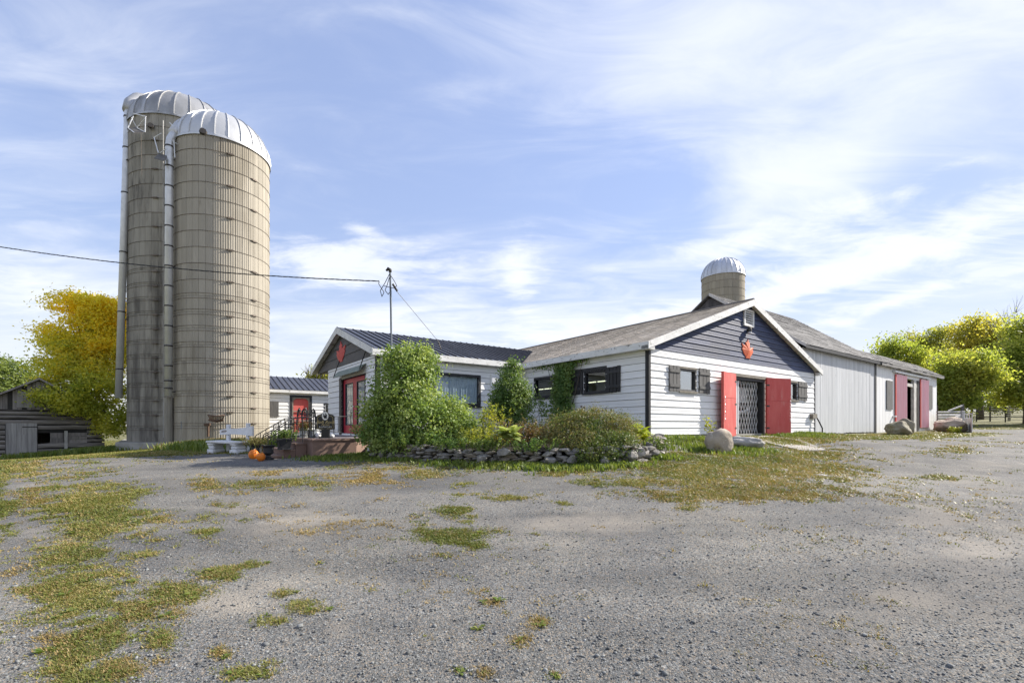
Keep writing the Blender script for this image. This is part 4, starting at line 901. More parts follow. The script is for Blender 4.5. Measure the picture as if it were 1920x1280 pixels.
# double glazed red doors with a little flared awning
m = MB(); FG.box(m, gd[0], gd[0] + .08, gd[2], gd[3], -.13, .05); FG.box(m, gd[1], gd[1] + .30, gd[2] - .06, gd[3] + .03, -.13, .06); FG.box(m, gd[0] + .08, gd[1], gd[3] - .06, gd[3], -.13, .048); dfr = m.build('door_frame', 'trim_black', WING)
for a, b in ((gd[0] + .09, (gd[0] + gd[1]) / 2 - .005), ((gd[0] + gd[1]) / 2 + .005, gd[1] - .01)):
    z0, z1 = gd[2] + .01, gd[3] - .07; m = MB(); k = .20
    FG.box(m, a, a + k, z0, z1, -.08, -.03); FG.box(m, b - k, b, z0, z1, -.08, -.03); FG.box(m, a + k, b - k, z0, z0 + .30, -.08, -.032); FG.box(m, a + k, b - k, z1 - .16, z1, -.08, -.032)
    d = m.build('door', 'red_gloss', WING)
    m = MB(); FG.box(m, a + k, b - k, z0 + .30, z1 - .16, -.062, -.054); m.build('pane', 'glass_door', d)
    m = MB()
    for q in ((a + k, a + k + .03, z0 + .30, z1 - .16), (b - k - .03, b - k, z0 + .30, z1 - .16), (a + k + .03, b - k - .03, z0 + .30, z0 + .33), (a + k + .03, b - k - .03, z1 - .19, z1 - .16)): FG.box(m, *q, -.05, -.022)
    m.build('glazing_bead', 'trim_black', d)
    m = MB(); FG.box(m, a + k + .005, b - k - .005, z0 + .305, z1 - .165, -.078, -.070); m.build('blind', 'curtain', d)
m = MB(); m.lathe([(.012, -.02), (.03, -.015), (.03, .015), (.012, .02)], 10, FG.p((gd[0] + gd[1]) / 2 + .1, gd[2] + 1.0, .0)); m.build('door_knob', 'galvanised', WING)
z = gd[3] + .02; V = []; n = 6
for i in range(n + 1):
    t = i / n; V += [FG.p(gd[0] - .1, z + .27 - .27 * t ** 1.7, .06 + .26 * t), FG.p(gd[1] + .22, z + .27 - .27 * t ** 1.7, .06 + .26 * t)]
k = MB().add(V, [(2 * i, 2 * i + 1, 2 * i + 3, 2 * i + 2) for i in range(n)]); aw = k.build('awning', 'awning_green', WING); sm = aw.modifiers.new('thick', 'SOLIDIFY'); sm.thickness = .02
for s_ in (gd[0] - .08, gd[1] + .20):
    m = MB(); m.bar(FG.p(s_, z + .75, .05), FG.p(s_, z + .02, .30), .02, .03); m.build('stay', 'iron_black', aw)
# leaning drain pipe by the porch
tp = thing('drain_pipe', 'white plastic drain pipe leaning by the brown porch wall', 'pipe', gpt(690, 13.3))
b0 = tp.location; m = MB(); t_ = at(697, 800, 13.6); m.tube([(0, 0, .02), Vector(t_) - b0], .035, 10); m.build('pipe', 'pvc_white', tp)
m = MB(); m.lathe([(.06, -.02), (.07, .0), (.07, .10), (.05, .12)], 12); m.build('boot', 'rubber', tp)

# service mast on the roof with cable and stay wire
mb0 = at(734, 652, 15.75); mast = thing('service_mast', 'grey steel electric mast standing on the wing roof', 'mast', mb0)
top = at(731.5, 509, 15.75) - mb0
m = MB(); m.tube([(0, 0, -.25), top * .5 + Vector((.005, 0, 0)), top], .032, 10); m.build('pole', 'blue_grey', mast)
m = MB(); m.tube([top + Vector((0, 0, -.02)), top + Vector((0, 0, .05)), top + Vector((-.06, 0, .10)), top + Vector((-.13, 0, .02))], [.05, .06, .055, .035], 10); m.build('weatherhead', 'steel_dark', mast, True)
m = MB(); m.lathe([(.05, 0), (.15, .01), (.06, .10), (.05, .12)], 12, (0, 0, -.06)); m.build('roof_flashing', 'galvanised', mast)
for q in ([(731, 512), (722, 530), (713, 545), (716, 556), (720, 548), (710, 532), (711, 528)], [(731, 514), (740, 528), (744, 536), (738, 540), (728, 538), (720, 536)], [(730, 520), (726, 534), (722, 544), (728, 552), (730, 548)]):
    m = MB(); P = [at(x, y, 15.75 - .05 * i) - mb0 for i, (x, y) in enumerate(q)]; PP = []
    for i in range(len(P) - 1):
        for t in (0, .33, .66): PP.append(P[i].lerp(P[i + 1], t))
    m.tube(PP + [P[-1]], .012, 5); m.build('drip_loop', 'cable', mast)
m = MB(); P = at(738, 539, 15.7); m.tube([at(736, 532, 15.7) - mb0, at(745, 546, 15.8) - mb0], .035, 7); m.build('strain_clamp', 'steel_dark', mast)
e_ = at(822, 640, 17.0); m = MB(); m.tube([P - mb0, e_ - mb0], .009, 5); m.build('stay_wire', 'cable', mast)
m = MB(); m.tube([e_ - mb0, e_ - mb0 + Vector((.1, -.05, -.28))], .02, 6); m.build('stay_anchor', 'steel_dark', mast)
cab = thing('service_cable', 'twisted black electric cable crossing in front of the two silos', 'cable', at(711, 527, 15.55))
ca = at(-260, 415, 19.0); cb = at(711, 527, 15.55); P = []; 
for k in range(3):
    P = []
    for i in range(121):
        t = i / 120; p = ca.lerp(cb, t); p.z -= 4 * .42 * t * (1 - t); a = i * .9 + k * 2.09
        P.append(p - cb + Vector((0, math.cos(a) * .014, math.sin(a) * .014)))
    m = MB(); m.tube(P, .008, 5); m.build('strand', 'cable', cab)

# ------------------------------------------------------------------ rear wing behind the silo
REAR = frame_thing('rear_wing', 'small white rear wing beside the silo with blue-grey metal roof and red screen door', 'house')
VR = 19.88; FR = WF((0, VR), (-1, 0), (0, -1)); RE = 3.72; RRZ = EYE + 3.02; RV = VR + 2.6
def u2(px): return -u_of(px, VR)
def zr_(py, px): return z_of(py, u_of(px, VR), VR)
rd = (u2(580), u2(547.5), zr_(813, 560), zr_(745, 560)); rw1 = (u2(522), 7.35, zr_(779, 515), zr_(752, 515)); rw2 = (u2(617), u2(609), zr_(776, 612), zr_(758, 612))
w_ = wall_panels('long_wall', REAR, FR, 0, 7.5, .9, RE - .12, [rd, rw2])
lap_boards(FR, w_, 'white_siding', 0, 7.48, 1.05, RE - .13, .2, [rd, rw2, rw1], two=False)
m = MB(); m.box(-7.55, -.02, VR + .01, VR + .3, .2, 1.04); m.build('foundation', 'concrete', REAR)
m = MB(); m.slab([(-7.7, VR - .25, RE), (-.02, VR - .25, RE), (-.02, RV, RRZ), (-7.7, RV, RRZ)], .06); m.slab([(-7.7, RV, RRZ), (-.02, RV, RRZ), (-.02, RV + 2.8, RE), (-7.7, RV + 2.8, RE)], .06); rr = m.build('roof', 'trim_white', REAR)
n = 25; pw = 7.68 / n
for i in range(n):
    a, b = -7.7 + i * pw, -7.7 + (i + 1) * pw; m = MB(); m.slab([(a, VR - .28, RE + .012), (b, VR - .28, RE + .012), (b, RV, RRZ + .02), (a, RV, RRZ + .02)], .015); p_ = m.build('roof_panel', 'metal_roof', rr)
    m = MB(); m.bar((a, VR - .285, RE + .03), (a, RV, RRZ + .04), .026, .04); m.build('seam', 'metal_roof_seam', p_)
m = MB(); m.box(-7.7, -.02, VR - .272, VR - .252, RE - .17, RE - .012); m.build('fascia', 'trim_white', REAR)
m = MB(); FR.box(m, rd[0] - .13, rd[0], rd[2], rd[3] + .13, -.02, .07); FR.box(m, rd[1], rd[1] + .13, rd[2], rd[3] + .13, -.02, .07); FR.box(m, rd[0], rd[1], rd[3], rd[3] + .13, -.02, .068); m.build('door_frame', 'trim_black', REAR)
m = MB(); FR.box(m, rd[0], rd[1], rd[2], rd[3], -.06, -.02); dd = m.build('red_door', 'red_door', REAR)
m = MB()
for q in ((rd[0], rd[0] + .06, rd[2], rd[3]), (rd[1] - .06, rd[1], rd[2], rd[3]), (rd[0] + .06, rd[1] - .06, rd[3] - .06, rd[3]), (rd[0] + .06, rd[1] - .06, rd[2] + 1.25, rd[2] + 1.31), (rd[0] + .06, rd[1] - .06, rd[2] + .72, rd[2] + .78), (rd[0] + .06, rd[1] - .06, rd[2], rd[2] + .1)): FR.box(m, *q, .02, .05)
for s_, e in ((rd[0] + .06, 1), (rd[1] - .06, -1)): m.add([FR.p(s_, rd[3] - .06, .045), FR.p(s_ + e * .14, rd[3] - .06, .045), FR.p(s_, rd[3] - .2, .045), FR.p(s_, rd[3] - .06, .03), FR.p(s_ + e * .14, rd[3] - .06, .03), FR.p(s_, rd[3] - .2, .03)], [(0, 1, 2), (5, 4, 3), (0, 3, 4, 1), (1, 4, 5, 2), (2, 5, 3, 0)])
m.build('screen_frame', 'wood_raw', dd)
m = MB(); FR.box(m, rw1[0], rw1[1], rw1[2], rw1[3], .03, .07); sb = m.build('window_board', 'shutter_grey', REAR); m = MB(); FR.box(m, rw1[0] - .02, rw1[1], rw1[2] - .06, rw1[2], .03, .09); m.build('sill', 'shutter_grey', sb)
window(REAR, FR, *rw2, tr=.07, mat='trim_black', glass='glass_sky')
m = MB(); FR.box(m, rw2[0] + .0, rw2[0] + .03, rw2[2], rw2[3], -.02, .03); FR.box(m, rw2[1] - .03, rw2[1], rw2[2], rw2[3], -.02, .03); FR.box(m, rw2[0] + .03, rw2[1] - .03, rw2[3] - .03, rw2[3], -.02, .028); m.build('window_bead', 'panel_white', REAR)
m = MB(); m.box(-7.5, -.02, RV + 2.5, RV + 2.6, .3, RE - .1); m.build('rear_wall', 'interior', REAR)

# ------------------------------------------------------------------ grey board barn and its shed
BARN = frame_thing('board_barn', 'tall grey weathered board barn with steep shingled roof behind the gable barn', 'barn')
VF = .5; FB = WF((0, VF), (1, 0), (0, -1)); BU0, BU1 = 11.60, 21.0; BE = EYE + 3.70; BRZ = EYE + 7.0; BV = VF + 4.4; BS = (BRZ - BE) / 4.65
m = MB(); FB.box(m, BU0, BU1, .4, BE - .12, -.12, .018); bw = m.build('front_wall', 'barn_gable_board', BARN)
vert_boards(FB, bw, 'barn_board', BU0 + .02, BU1 - .1, lambda s: ground_z(*loc2w(s, VF - .05))[0] + .05, BE - .10, .195, ragged=.05, jit=.004, gap=.007)
m = MB(); FB.box(m, BU1 - .16, BU1 + .10, 1.2, BE - .05, 0, .07); m.build('corner_board', 'trim_black', BARN)
FBG = WF((BU0, VF), (0, 1), (-1, 0)); 
m = MB(); gable_fill(FBG, 0, 8.8, 3.9, 4.4 * BS * .99 + BE - .1 - 3.9, .1)(m); bg_ = m.build('gable_wall', 'barn_gable_board', BARN)
def bt(s): return BE - .16 + BS * (min(s, 8.8 - s) + .25)
vert_boards(FBG, bg_, 'barn_gable_board', .1, 8.7, 4.6, bt, .22, jit=.01)
m = MB(); m.box(BU1 - .12, BU1, VF + .13, VF + 8.7, .4, BE - .1); gable_fill(WF((BU1, VF), (0, 1), (1, 0)), 0, 8.8, BE - .1, 4.4 * BS, .1)(m); m.build('end_wall', 'barn_gable_board', BARN)
m = MB(); m.box(BU0 + .1, BU1 - .1, VF + 8.6, VF + 8.7, .4, BE - .1); m.build('rear_wall', 'barn_gable_board', BARN)
m = MB(); m.slab([(BU0 - .2, VF - .25, BE), (BU1 + .1, VF - .25, BE), (BU1 + .1, BV, BRZ), (BU0 - .2, BV, BRZ)], .07); m.slab([(BU0 - .2, BV, BRZ), (BU1 + .1, BV, BRZ), (BU1 + .1, VF + 9.05, BE), (BU0 - .2, VF + 9.05, BE)], .07); br = m.build('roof', 'barn_roof', BARN)
def courses(par, mat, ua, ub, va, za, vb, zb, n, nm='shingle_course'):
    d = Vector((0, vb - va, zb - za)); L = d.length; d.normalize(); nn = Vector((0, -d.z, d.y)); ex = L / n
    for k in range(n):
        m = MB(); u = ua + random.uniform(-.6, 0)
        while u < ub - .02:
            w = random.uniform(.5, 1.0); a, b = max(u, ua), min(u + w, ub); j = random.uniform(-.02, .02)
            if b - a > .03:
                p0 = Vector((0, va, za)) + d * (k * ex + j); p1 = Vector((0, va, za)) + d * min((k + 1) * ex + .02, L); q0 = p0 + nn * random.uniform(.018, .034); q1 = p1 + nn * .006
                m.add([(a, q0.y, q0.z), (b - .008, q0.y, q0.z), (b - .008, q1.y, q1.z), (a, q1.y, q1.z), (a, p0.y, p0.z), (b - .008, p0.y, p0.z)], [(0, 1, 2, 3), (4, 5, 1, 0), (0, 3, 4), (5, 2, 1)])
            u += w
        m.build(nm, mat, par)
courses(br, 'barn_roof', BU0 - .2, BU1 + .1, VF - .27, BE - .01, BV, BRZ, 26)
m = MB(); m.box(BU0 - .2, BU1 + .1, VF - .275, VF - .255, BE - .17, BE - .015); m.build('fascia', 'trim_black', BARN)
m = MB(); m.hexa([(BU0 - .22, VF - .27, BE - .13), (BU0 - .2, VF - .27, BE - .13), (BU0 - .2, BV, BRZ - .13), (BU0 - .22, BV, BRZ - .13), (BU0 - .22, VF - .27, BE + .02), (BU0 - .2, VF - .27, BE + .02), (BU0 - .2, BV, BRZ + .02), (BU0 - .22, BV, BRZ + .02)]); m.build('rake_board', 'fence_wood', BARN)

SHED = frame_thing('sliding_door_shed', 'white board shed at the barn end with two pink-red sliding doors', 'shed')
SU0, SU1 = 21.06, 33.8; SV = VF + 1.3; SRZ = BE + 1.0
do = (26.45, 29.45, .4, EYE + 3.1)
m = MB()
for a, b, c, d in cells(SU0, SU1, .4, BE - .12, [do]): FB.box(m, a, b, c, d, -.12, .018)
sw_ = m.build('front_wall', 'shed_board', SHED)
vert_boards(FB, sw_, 'shed_board', SU0 + .02, SU1 - .02, lambda s: ground_z(*loc2w(s, VF - .05))[0] + .03, BE - .1, .16, holes=[(do[0], do[1], -1, do[3])], jit=.003, gap=.009)
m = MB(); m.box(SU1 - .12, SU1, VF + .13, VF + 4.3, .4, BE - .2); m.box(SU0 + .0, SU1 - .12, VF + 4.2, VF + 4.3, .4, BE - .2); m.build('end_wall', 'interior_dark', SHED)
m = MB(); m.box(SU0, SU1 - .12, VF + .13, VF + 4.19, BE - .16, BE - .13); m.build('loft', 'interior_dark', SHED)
m = MB(); m.slab([(SU0 + .06, VF - .3, BE - .01), (34.6, VF - .3, BE - .03), (34.6, SV, SRZ - .05), (SU0 + .06, SV, SRZ)], .08); m.slab([(SU0 + .06, SV, SRZ), (34.6, SV, SRZ - .05), (34.6, VF + 4.4, BE - .1), (SU0 + .06, VF + 4.4, BE - .1)], .08); sr = m.build('roof', 'barn_roof', SHED)
courses(sr, 'barn_roof', SU0 + .06, 34.6, VF - .32, BE - .02, SV, SRZ, 8)
m = MB(); u = SU0 + .1
while u < 34.4:
    w = random.uniform(.5, 1.1); m.box(u, min(u + w, 34.5), VF - .315, VF - .295, BE - .16 - random.uniform(0, .05), BE - .02); u += w + .01
m.build('fascia', 'barn_roof', SHED)
rail = MB(); FB.box(rail, 23.95, 31.6, EYE + 3.30, EYE + 3.40, .05, .20); rail = rail.build('door_rail', 'galvanised', SHED)
def slide(s0, s1, z0, z1):
    m = MB(); FB.box(m, s0, s1, z0, z1, .08, .12); d = m.build('sliding_door', 'red_door', SHED); n = round((s1 - s0 - .16) / .14); w = (s1 - s0 - .16) / n
    for i in range(n):
        k = MB(); a = s0 + .16 + i * w; k.add([FB.p(a, z0, .121), FB.p(a + w * .5, z0, .145), FB.p(a + w, z0, .121), FB.p(a, z1, .121), FB.p(a + w * .5, z1, .145), FB.p(a + w, z1, .121)], [(0, 1, 4, 3), (1, 2, 5, 4)]); k.build('rib', 'pink_metal', d)
    for f in (.2, .8): k = MB(); FB.box(k, s0 + (s1 - s0) * f - .04, s0 + (s1 - s0) * f + .04, z1, z1 + .2, .08, .11); k.build('roller', 'steel_dark', d)
    return d
slide(24.3, 26.5, EYE - .18, EYE + 3.22); slide(29.45, 31.4, EYE - .05, EYE + 3.22)
m = MB(); FB.box(m, 28.2, 28.75, 1.3, do[3], -.1, .06); m.build('door_post', 'fence_wood', SHED)
m = MB(); FB.box(m, 29.05, 29.4, 1.3, do[3], -.1, .05); m.build('door_post', 'fence_dark', SHED)
m = MB(); FB.box(m, do[0], do[1], EYE + 2.62, EYE + 2.82, -.1, .02); m.build('door_beam', 'fence_wood', SHED)
for a, b, z0, z1 in ((22.8, 23.87, EYE + 1.04, EYE + 2.76), (31.5, 32.5, EYE + 1.25, EYE + 2.92)):
    m = MB(); FB.box(m, a, b, z0, z1, .05, .075); q = m.build('shutter', 'shutter_grey', SHED); n = 4; w = (b - a) / n
    for i in range(n): k = MB(); FB.box(k, a + i * w + .008, a + (i + 1) * w - .008, z0, z1, .075, .092); k.build('plank', 'shutter_grey', q)
m = MB(); FB.box(m, 23.95, 24.15, EYE + .6, EYE + .68, .05, .2); m.build('door_bolt', 'panel_white', SHED)
# ------------------------------------------------------------------ silos
def silo(name, label, cx, cy, r, z0, z1, dome_h, rows, ncol, mats, ngore, hoops, parts, pitch_rib=3, lugs=(), rib_h=.010):
    root = thing(name, label, 'silo', (cx, cy, z0))
    H = z1 - z0; rh = H / rows; da = 2 * math.pi / ncol
    m = MB(); m.lathe([(r - .03, 0), (r - .03, H)], 48); m.build('core', 'mortar', root, True)
    # one stave: cast panel with shallow ribs
    V = []; n = pitch_rib * 4
    prof = []
    for i in range(n + 1):
        t = i / n; a = (t - .5) * (da - .010 / r)
        e = rib_h * (1 if (i % 4) in (1, 2) else 0) if 0 < i < n else -.006
        prof.append((a, r + e))
    for z in (.006, rh - .008):
        V += [(q * math.cos(a), q * math.sin(a), z) for a, q in prof]
    V += [((r - .05) * math.cos(a), (r - .05) * math.sin(a), z) for z in (.006, rh - .008) for a in (prof[0][0], prof[-1][0])]
    k = n + 1; fs = [(i, i + 1, i + 1 + k, i + k) for i in range(n)] + [(0, k, 2 * k + 2, 2 * k), (n, 2 * k + 1, 2 * k + 3, n + k)]
    fs += [tuple([2 * k + 1] + list(range(n, -1, -1)) + [2 * k]), tuple([2 * k + 2] + list(range(k, 2 * k)) + [2 * k + 3])]
    smesh = npmesh('stave', V, fs); smesh.materials.append(MATS[mats[0]])
    ca = math.atan2(-cy, -cx)
    spots = []
    for c in range(ncol):
        a = c * da
        for q in range(rows): spots.append((math.cos(a - ca), a, q))
    spots.sort(key=lambda t: (-t[0], t[2]))
    for d, a, q in spots[:parts]:
        o = bpy.data.objects.new('stave', smesh); C.objects.link(o); o.parent = root; o.rotation_euler = (0, 0, a); o.location = (0, 0, q * rh)
    if len(spots) > parts:
        Va = np.array(V); VV = []; FFs = []; off = 0
        for d, a, q in spots[parts:]:
            c_, s_ = math.cos(a), math.sin(a); VV.append(np.stack([Va[:, 0] * c_ - Va[:, 1] * s_, Va[:, 0] * s_ + Va[:, 1] * c_, Va[:, 2] + q * rh], 1)); FFs += [tuple(i + off for i in f) for f in fs]; off += len(Va)
        o = link('staves', npmesh('staves', np.concatenate(VV), FFs), mats[0] + '_rest' if mats[0] + '_rest' in MATS else mats[0], root); tag(o, kind='stuff')
    # hoops
    hm = MB(); hm.tube([((r + .022) * math.cos(t * 2 * math.pi / 56), (r + .022) * math.sin(t * 2 * math.pi / 56), 0) for t in range(56)], .0085, 5, close=True); hme = hm.mesh('hoop'); hme.materials.append(MATS['hoop_steel'])
    lm = MB(); lm.box(r + .005, r + .07, -.10, .10, -.035, .035); lm.tube([(r + .05, -.17, 0), (r + .05, .17, 0)], .02, 5); lme = lm.mesh('hoop_lug'); lme.materials.append(MATS['hoop_steel'])
    for i, z in enumerate(hoops):
        o = bpy.data.objects.new('hoop', hme); C.objects.link(o); o.parent = root; o.location = (0, 0, z)
        for j, l in enumerate(lugs):
            if (i + j) % 2: continue
            q = bpy.data.objects.new('hoop_lug', lme); C.objects.link(q); q.parent = o; q.rotation_euler = (0, 0, ca + l)
    # dome: gores with raised seams
    ga = 2 * math.pi / ngore; V = []; n = 9; R = r + .05
    def dp(t): return (R * math.cos(t) ** .9 if t < 1.55 else .01, dome_h * math.sin(t))
    for i in range(n + 1):
        t = i / n * math.pi / 2 * .985; q, z = dp(t)
        V += [(q * math.cos(a), q * math.sin(a), z + H - .02) for a in (-ga / 2, 0, ga / 2)]
    V = [(x, y, z) for x, y, z in V]
    fs = [(3 * i + j, 3 * i + j + 1, 3 * i + j + 4, 3 * i + j + 3) for i in range(n) for j in (0, 1)]
    gm = npmesh('dome_panel', V, fs); gm.materials.append(MATS[mats[1]]); gm.polygons.foreach_set('use_smooth', np.ones(len(gm.polygons), bool))
    sm_ = MB(); P = []
    for i in range(n + 1):
        t = i / n * math.pi / 2 * .985; q, z = dp(t); P.append(((q + .015) * math.cos(-ga / 2), (q + .015) * math.sin(-ga / 2), z + H - .01))
    sm_.tube(P, .030, 5); sme = sm_.mesh('seam'); sme.materials.append(MATS[mats[1]])
    for i in range(ngore):
        o = bpy.data.objects.new('dome_panel', gm); C.objects.link(o); o.parent = root; o.rotation_euler = (0, 0, i * ga)
        q = bpy.data.objects.new('seam', sme); C.objects.link(q); q.parent = o
    m = MB(); m.lathe([(R + .02, H - .10), (R + .03, H - .02), (R + .005, H + .02)], 48, cap=False); m.build('dome_rim', mats[1], root, True)
    m = MB(); m.lathe([(.28, H + dome_h - .05), (.24, H + dome_h + .03), (.04, H + dome_h + .07)], 16); m.build('dome_cap', mats[1], root, True)
    return root
def polar(d, deg): return d * math.sin(R_(deg)), d * math.cos(R_(deg))
# near silo
c1 = polar(28.6, -31.4); z10 = EYE - .72; z11 = EYE + 13.85
h1 = []; rh = (z11 - z10) / 19
for k in range(1, 19):
    z = k * rh
    if k < 10: h1 += [z - .11, z + .13]
    else: h1 += [z]
S1 = silo('tan_silo', 'tan ribbed concrete silo with bright domed cap, the nearer of two', *c1, 2.13, z10, z11, 1.95, 19, 44, ('stave', 'dome_metal'), 24, h1, 300, lugs=(R_(8), R_(38)))
c2 = polar(33.5, -34.45); z20 = EYE - .80; z21 = EYE + 16.55
h2 = []; rh = (z21 - z20) / 23
for k in range(1, 23):
    z = k * rh
    if k < 13: h2 += [z - .10, z + .10]
    else: h2 += [z]
S2 = silo('grey_silo', 'taller weathered grey concrete silo with dull dome, behind the tan silo', *c2, 2.74, z20, z21, 2.25, 23, 50, ('old_stave', 'dome_old'), 24, h2, 300, pitch_rib=2, lugs=(R_(-30),), rib_h=.004)
c3 = polar(54.7, 24.0); z30 = EYE + .2; z31 = EYE + 15.7
h3 = [(z31 - z30) / 20 * k for k in range(1, 20)]
S3 = silo('distant_silo', 'distant tan silo with streaked silver dome rising behind the barn roof', *c3, 2.1, z30, z31, 2.0, 20, 34, ('stave_far', 'dome_far'), 26, h3, 120, pitch_rib=2, rib_h=.006)
def chute(root, pts, rad, bands, hood, label=None):
    o = root.location; P = [Vector(p) - o for p in pts]
    m = MB(); m.tube(P, rad, 14); pi = m.build('filler_pipe', 'galvanised', root, True)
    L = P[-1] - P[0]
    for f in bands:
        k = MB(); c = P[0].lerp(P[1], f); t = (P[1] - P[0]).normalized(); k.tube([c - t * .03, c + t * .03], rad + .02, 14); k.build('pipe_band', 'steel_dark', pi)
    return pi
# near silo's filler pipe with elbow into the dome
p0 = at(315.5, 742, 22.4); p1 = at(317.5, 275, 22.4); p2 = at(319, 262, 22.4); p3 = at(325, 252, 22.5); p4 = at(341, 240, 23.2); p5 = at(352, 238, 24.0)
pi = chute(S1, [p0, p1, p2, p3, p4, p5], .165, [.03, .06, .12, .2, .28, .36, .44, .52, .60, .68, .76, .84, .92, 1.0], None)
o1 = S1.location; m = MB(); m.tube([p3 - o1, p4 - o1, p5 - o1, at(366, 240, 24.6) - o1], [.24, .34, .42, .46], 14); m.build('hood', 'dome_metal', S1, True)
for a, b in (((316, 300), (330, 300)), ((315, 735), (338, 734)), ((316, 500), (330, 500))):
    m = MB(); m.tube([at(*a, 22.4) - o1, at(*b, 22.8) - o1], .03, 6); m.build('pipe_bracket', 'steel_dark', S1)
p0 = at(222.5, 746, 25.2); p1 = at(239.5, 215, 25.6)
o2 = S2.location; pi = chute(S2, [p0, p1, at(241, 206, 25.7), at(248, 200, 26.1)], .165, [.1, .3, .51, .72, .88, .99], None)
m = MB(); m.tube([at(240, 208, 25.6) - o2, at(247, 197, 26.0) - o2, at(262, 192, 26.8) - o2, at(280, 196, 27.6) - o2], [.26, .36, .46, .5], 14); m.build('hood', 'dome_old', S2, True)
for y in (300, 480, 600, 690):
    m = MB(); t = (746 - y) / 531; x = 222.5 + 17 * t; m.tube([at(x, y, 25.3) - o2, at(245, y - 2, 25.8) - o2], .025, 6); m.build('pipe_bracket', 'steel_dark', S2)
def platform(root, pts_floor, rails, ladder=None):
    o = root.location; P = [Vector(p) - o for p in pts_floor]
    m = MB(); m.slab([tuple(p) for p in P], .05); pl = m.build('platform', 'fence_dark', root)
    for a, b in rails:
        m = MB(); m.tube([Vector(a) - o, Vector(b) - o], .022, 6); m.build('railing', 'galvanised', pl)
platform(S2, [at(238, 241, 24.2), at(256, 238, 24.6), at(272, 248, 24.2), at(252, 249, 23.9)],
         [(at(240, 240, 24.2), at(250, 218, 24.4)), (at(256, 239, 24.6), at(246, 220, 24.4)), (at(257, 239, 24.4), at(273, 221, 24.2)), (at(272, 248, 24.2), at(273, 219, 24.2)), (at(257, 240, 24.4), at(272, 248, 24.2)), (at(250, 213, 24.4), at(274, 219, 24.2)), (at(240, 240, 24.1), at(252, 249, 23.9))])
platform(S1, [at(289, 296, 22.0), at(298, 287, 22.2), at(313, 292, 22.0), at(309, 301, 21.7)],
         [(at(297, 287, 22.1), at(289, 258, 22.1)), (at(300, 287, 22.1), at(312, 279, 22.1)), (at(289, 258, 22.1), at(303, 250, 22.1)), (at(318, 230, 22.2), at(326, 238, 22.2)), (at(326, 262, 22.3), at(328, 296, 22.4)), (at(322, 265, 22.3), at(334, 271, 22.5)), (at(334, 250, 22.6), at(334, 275, 22.6))])
for root, pts in ((S2, [(at(283, 237, 24.75), .16)]), (S1, [(at(381, 248, 21.9), .17)])):
    for p, s_ in pts:
        m = MB(); p = Vector(p) - root.location; m.tube([p, p + Vector((.05, -.10, .02))], [s_, s_ * .8], 10); m.build('dome_bracket', 'steel_dark', root)
m = MB()                                                                      # climbing pipe on the grey silo
m.tube([at(306, 226, 24.75) - o2, at(306.5, 820, 24.75) - o2], .018, 6); m.build('ladder_pipe', 'fence_wood', S2)
m = MB(); m.tube([at(264, 222, 24.4) - o2, at(266, 330, 24.6) - o2], .010, 5); m.build('ladder_pipe', 'hoop_steel', S2)
# unloading chute between the silos
m = MB(); m.tube([at(316.5, 828, 22.7) - o1, at(316.5, 745, 22.7) - o1], .20, 12); m.build('unloading_chute', 'old_stave_rest', S1)
# hay feeder basket and bracket fixed to the near silo
bk = MB(); cpt = at(406, 783, 22.3) - o1
bk_o = MB(); P = []
for i in range(13): t = i / 12; P.append(at(390 + 31 * t, 779 - 1.5 * math.cos(2 * math.pi * t) * .6, 22.0 - .25 * math.sin(math.pi * t)) - o1)
bk_o.tube(P, .03, 6); bk_ = bk_o.build('hay_rack', 'rust_iron', S1)
for i in range(14):
    t = i / 13; a = at(391 + 29 * t, 779, 22.0 - .25 * math.sin(math.pi * t)) - o1; b = at(394 + 24 * t, 788 - 1.5 * abs(t - .5), 22.25) - o1
    m = MB(); m.bar(a, b, .03, .012); m.build('rack_bar', 'rust_iron', bk_)
m = MB(); m.tube([at(392, 787, 22.2) - o1, at(406, 790, 22.1) - o1, at(419, 787, 22.2) - o1], .05, 6); m.build('rack_trough', 'rust_iron', bk_)
m = MB(); m.bar(at(390.5, 794, 22.2) - o1, at(390.5, 818, 22.2) - o1, .09, .06); m.bar(at(383, 796.5, 22.2) - o1, at(394, 795, 22.2) - o1, .08, .10); m.build('wall_bracket', 'rust_iron', S1)
m = MB(); m.bar(at(341.5, 760, 22.55) - o1, at(342, 806, 22.55) - o1, .05, .03); m.build('conduit', 'blue_grey', S1)
m = MB(); m.box(-.12, .12, -.05, .05, -.18, .18); q = m.build('switch_box', 'blue_grey', S1); q.location = at(345, 797, 22.45) - o1
# cast footing under the grey silo
pad = thing('silo_footing', 'low grey concrete footing under the two silos', 'footing', (c2[0], c2[1], 0))
m = MB(); q = [at(216, 842, 24.6), at(350, 842, 24.2), at(352, 842, 29), at(232, 842, 31)]; zt = EYE - .80
m.slab([(p.x - c2[0], p.y - c2[1], zt) for p in q], 1.2); me = bevel(m.mesh('footing'), .03); link('slab', me, 'concrete', pad)
m = MB(); q = [at(348, 842, 23.2), at(392, 842, 22.4), at(395, 842, 24), at(355, 842, 25)]; m.slab([(p.x - c2[0], p.y - c2[1], zt + .08) for p in q], 1.2); m.build('step', 'concrete', pad)
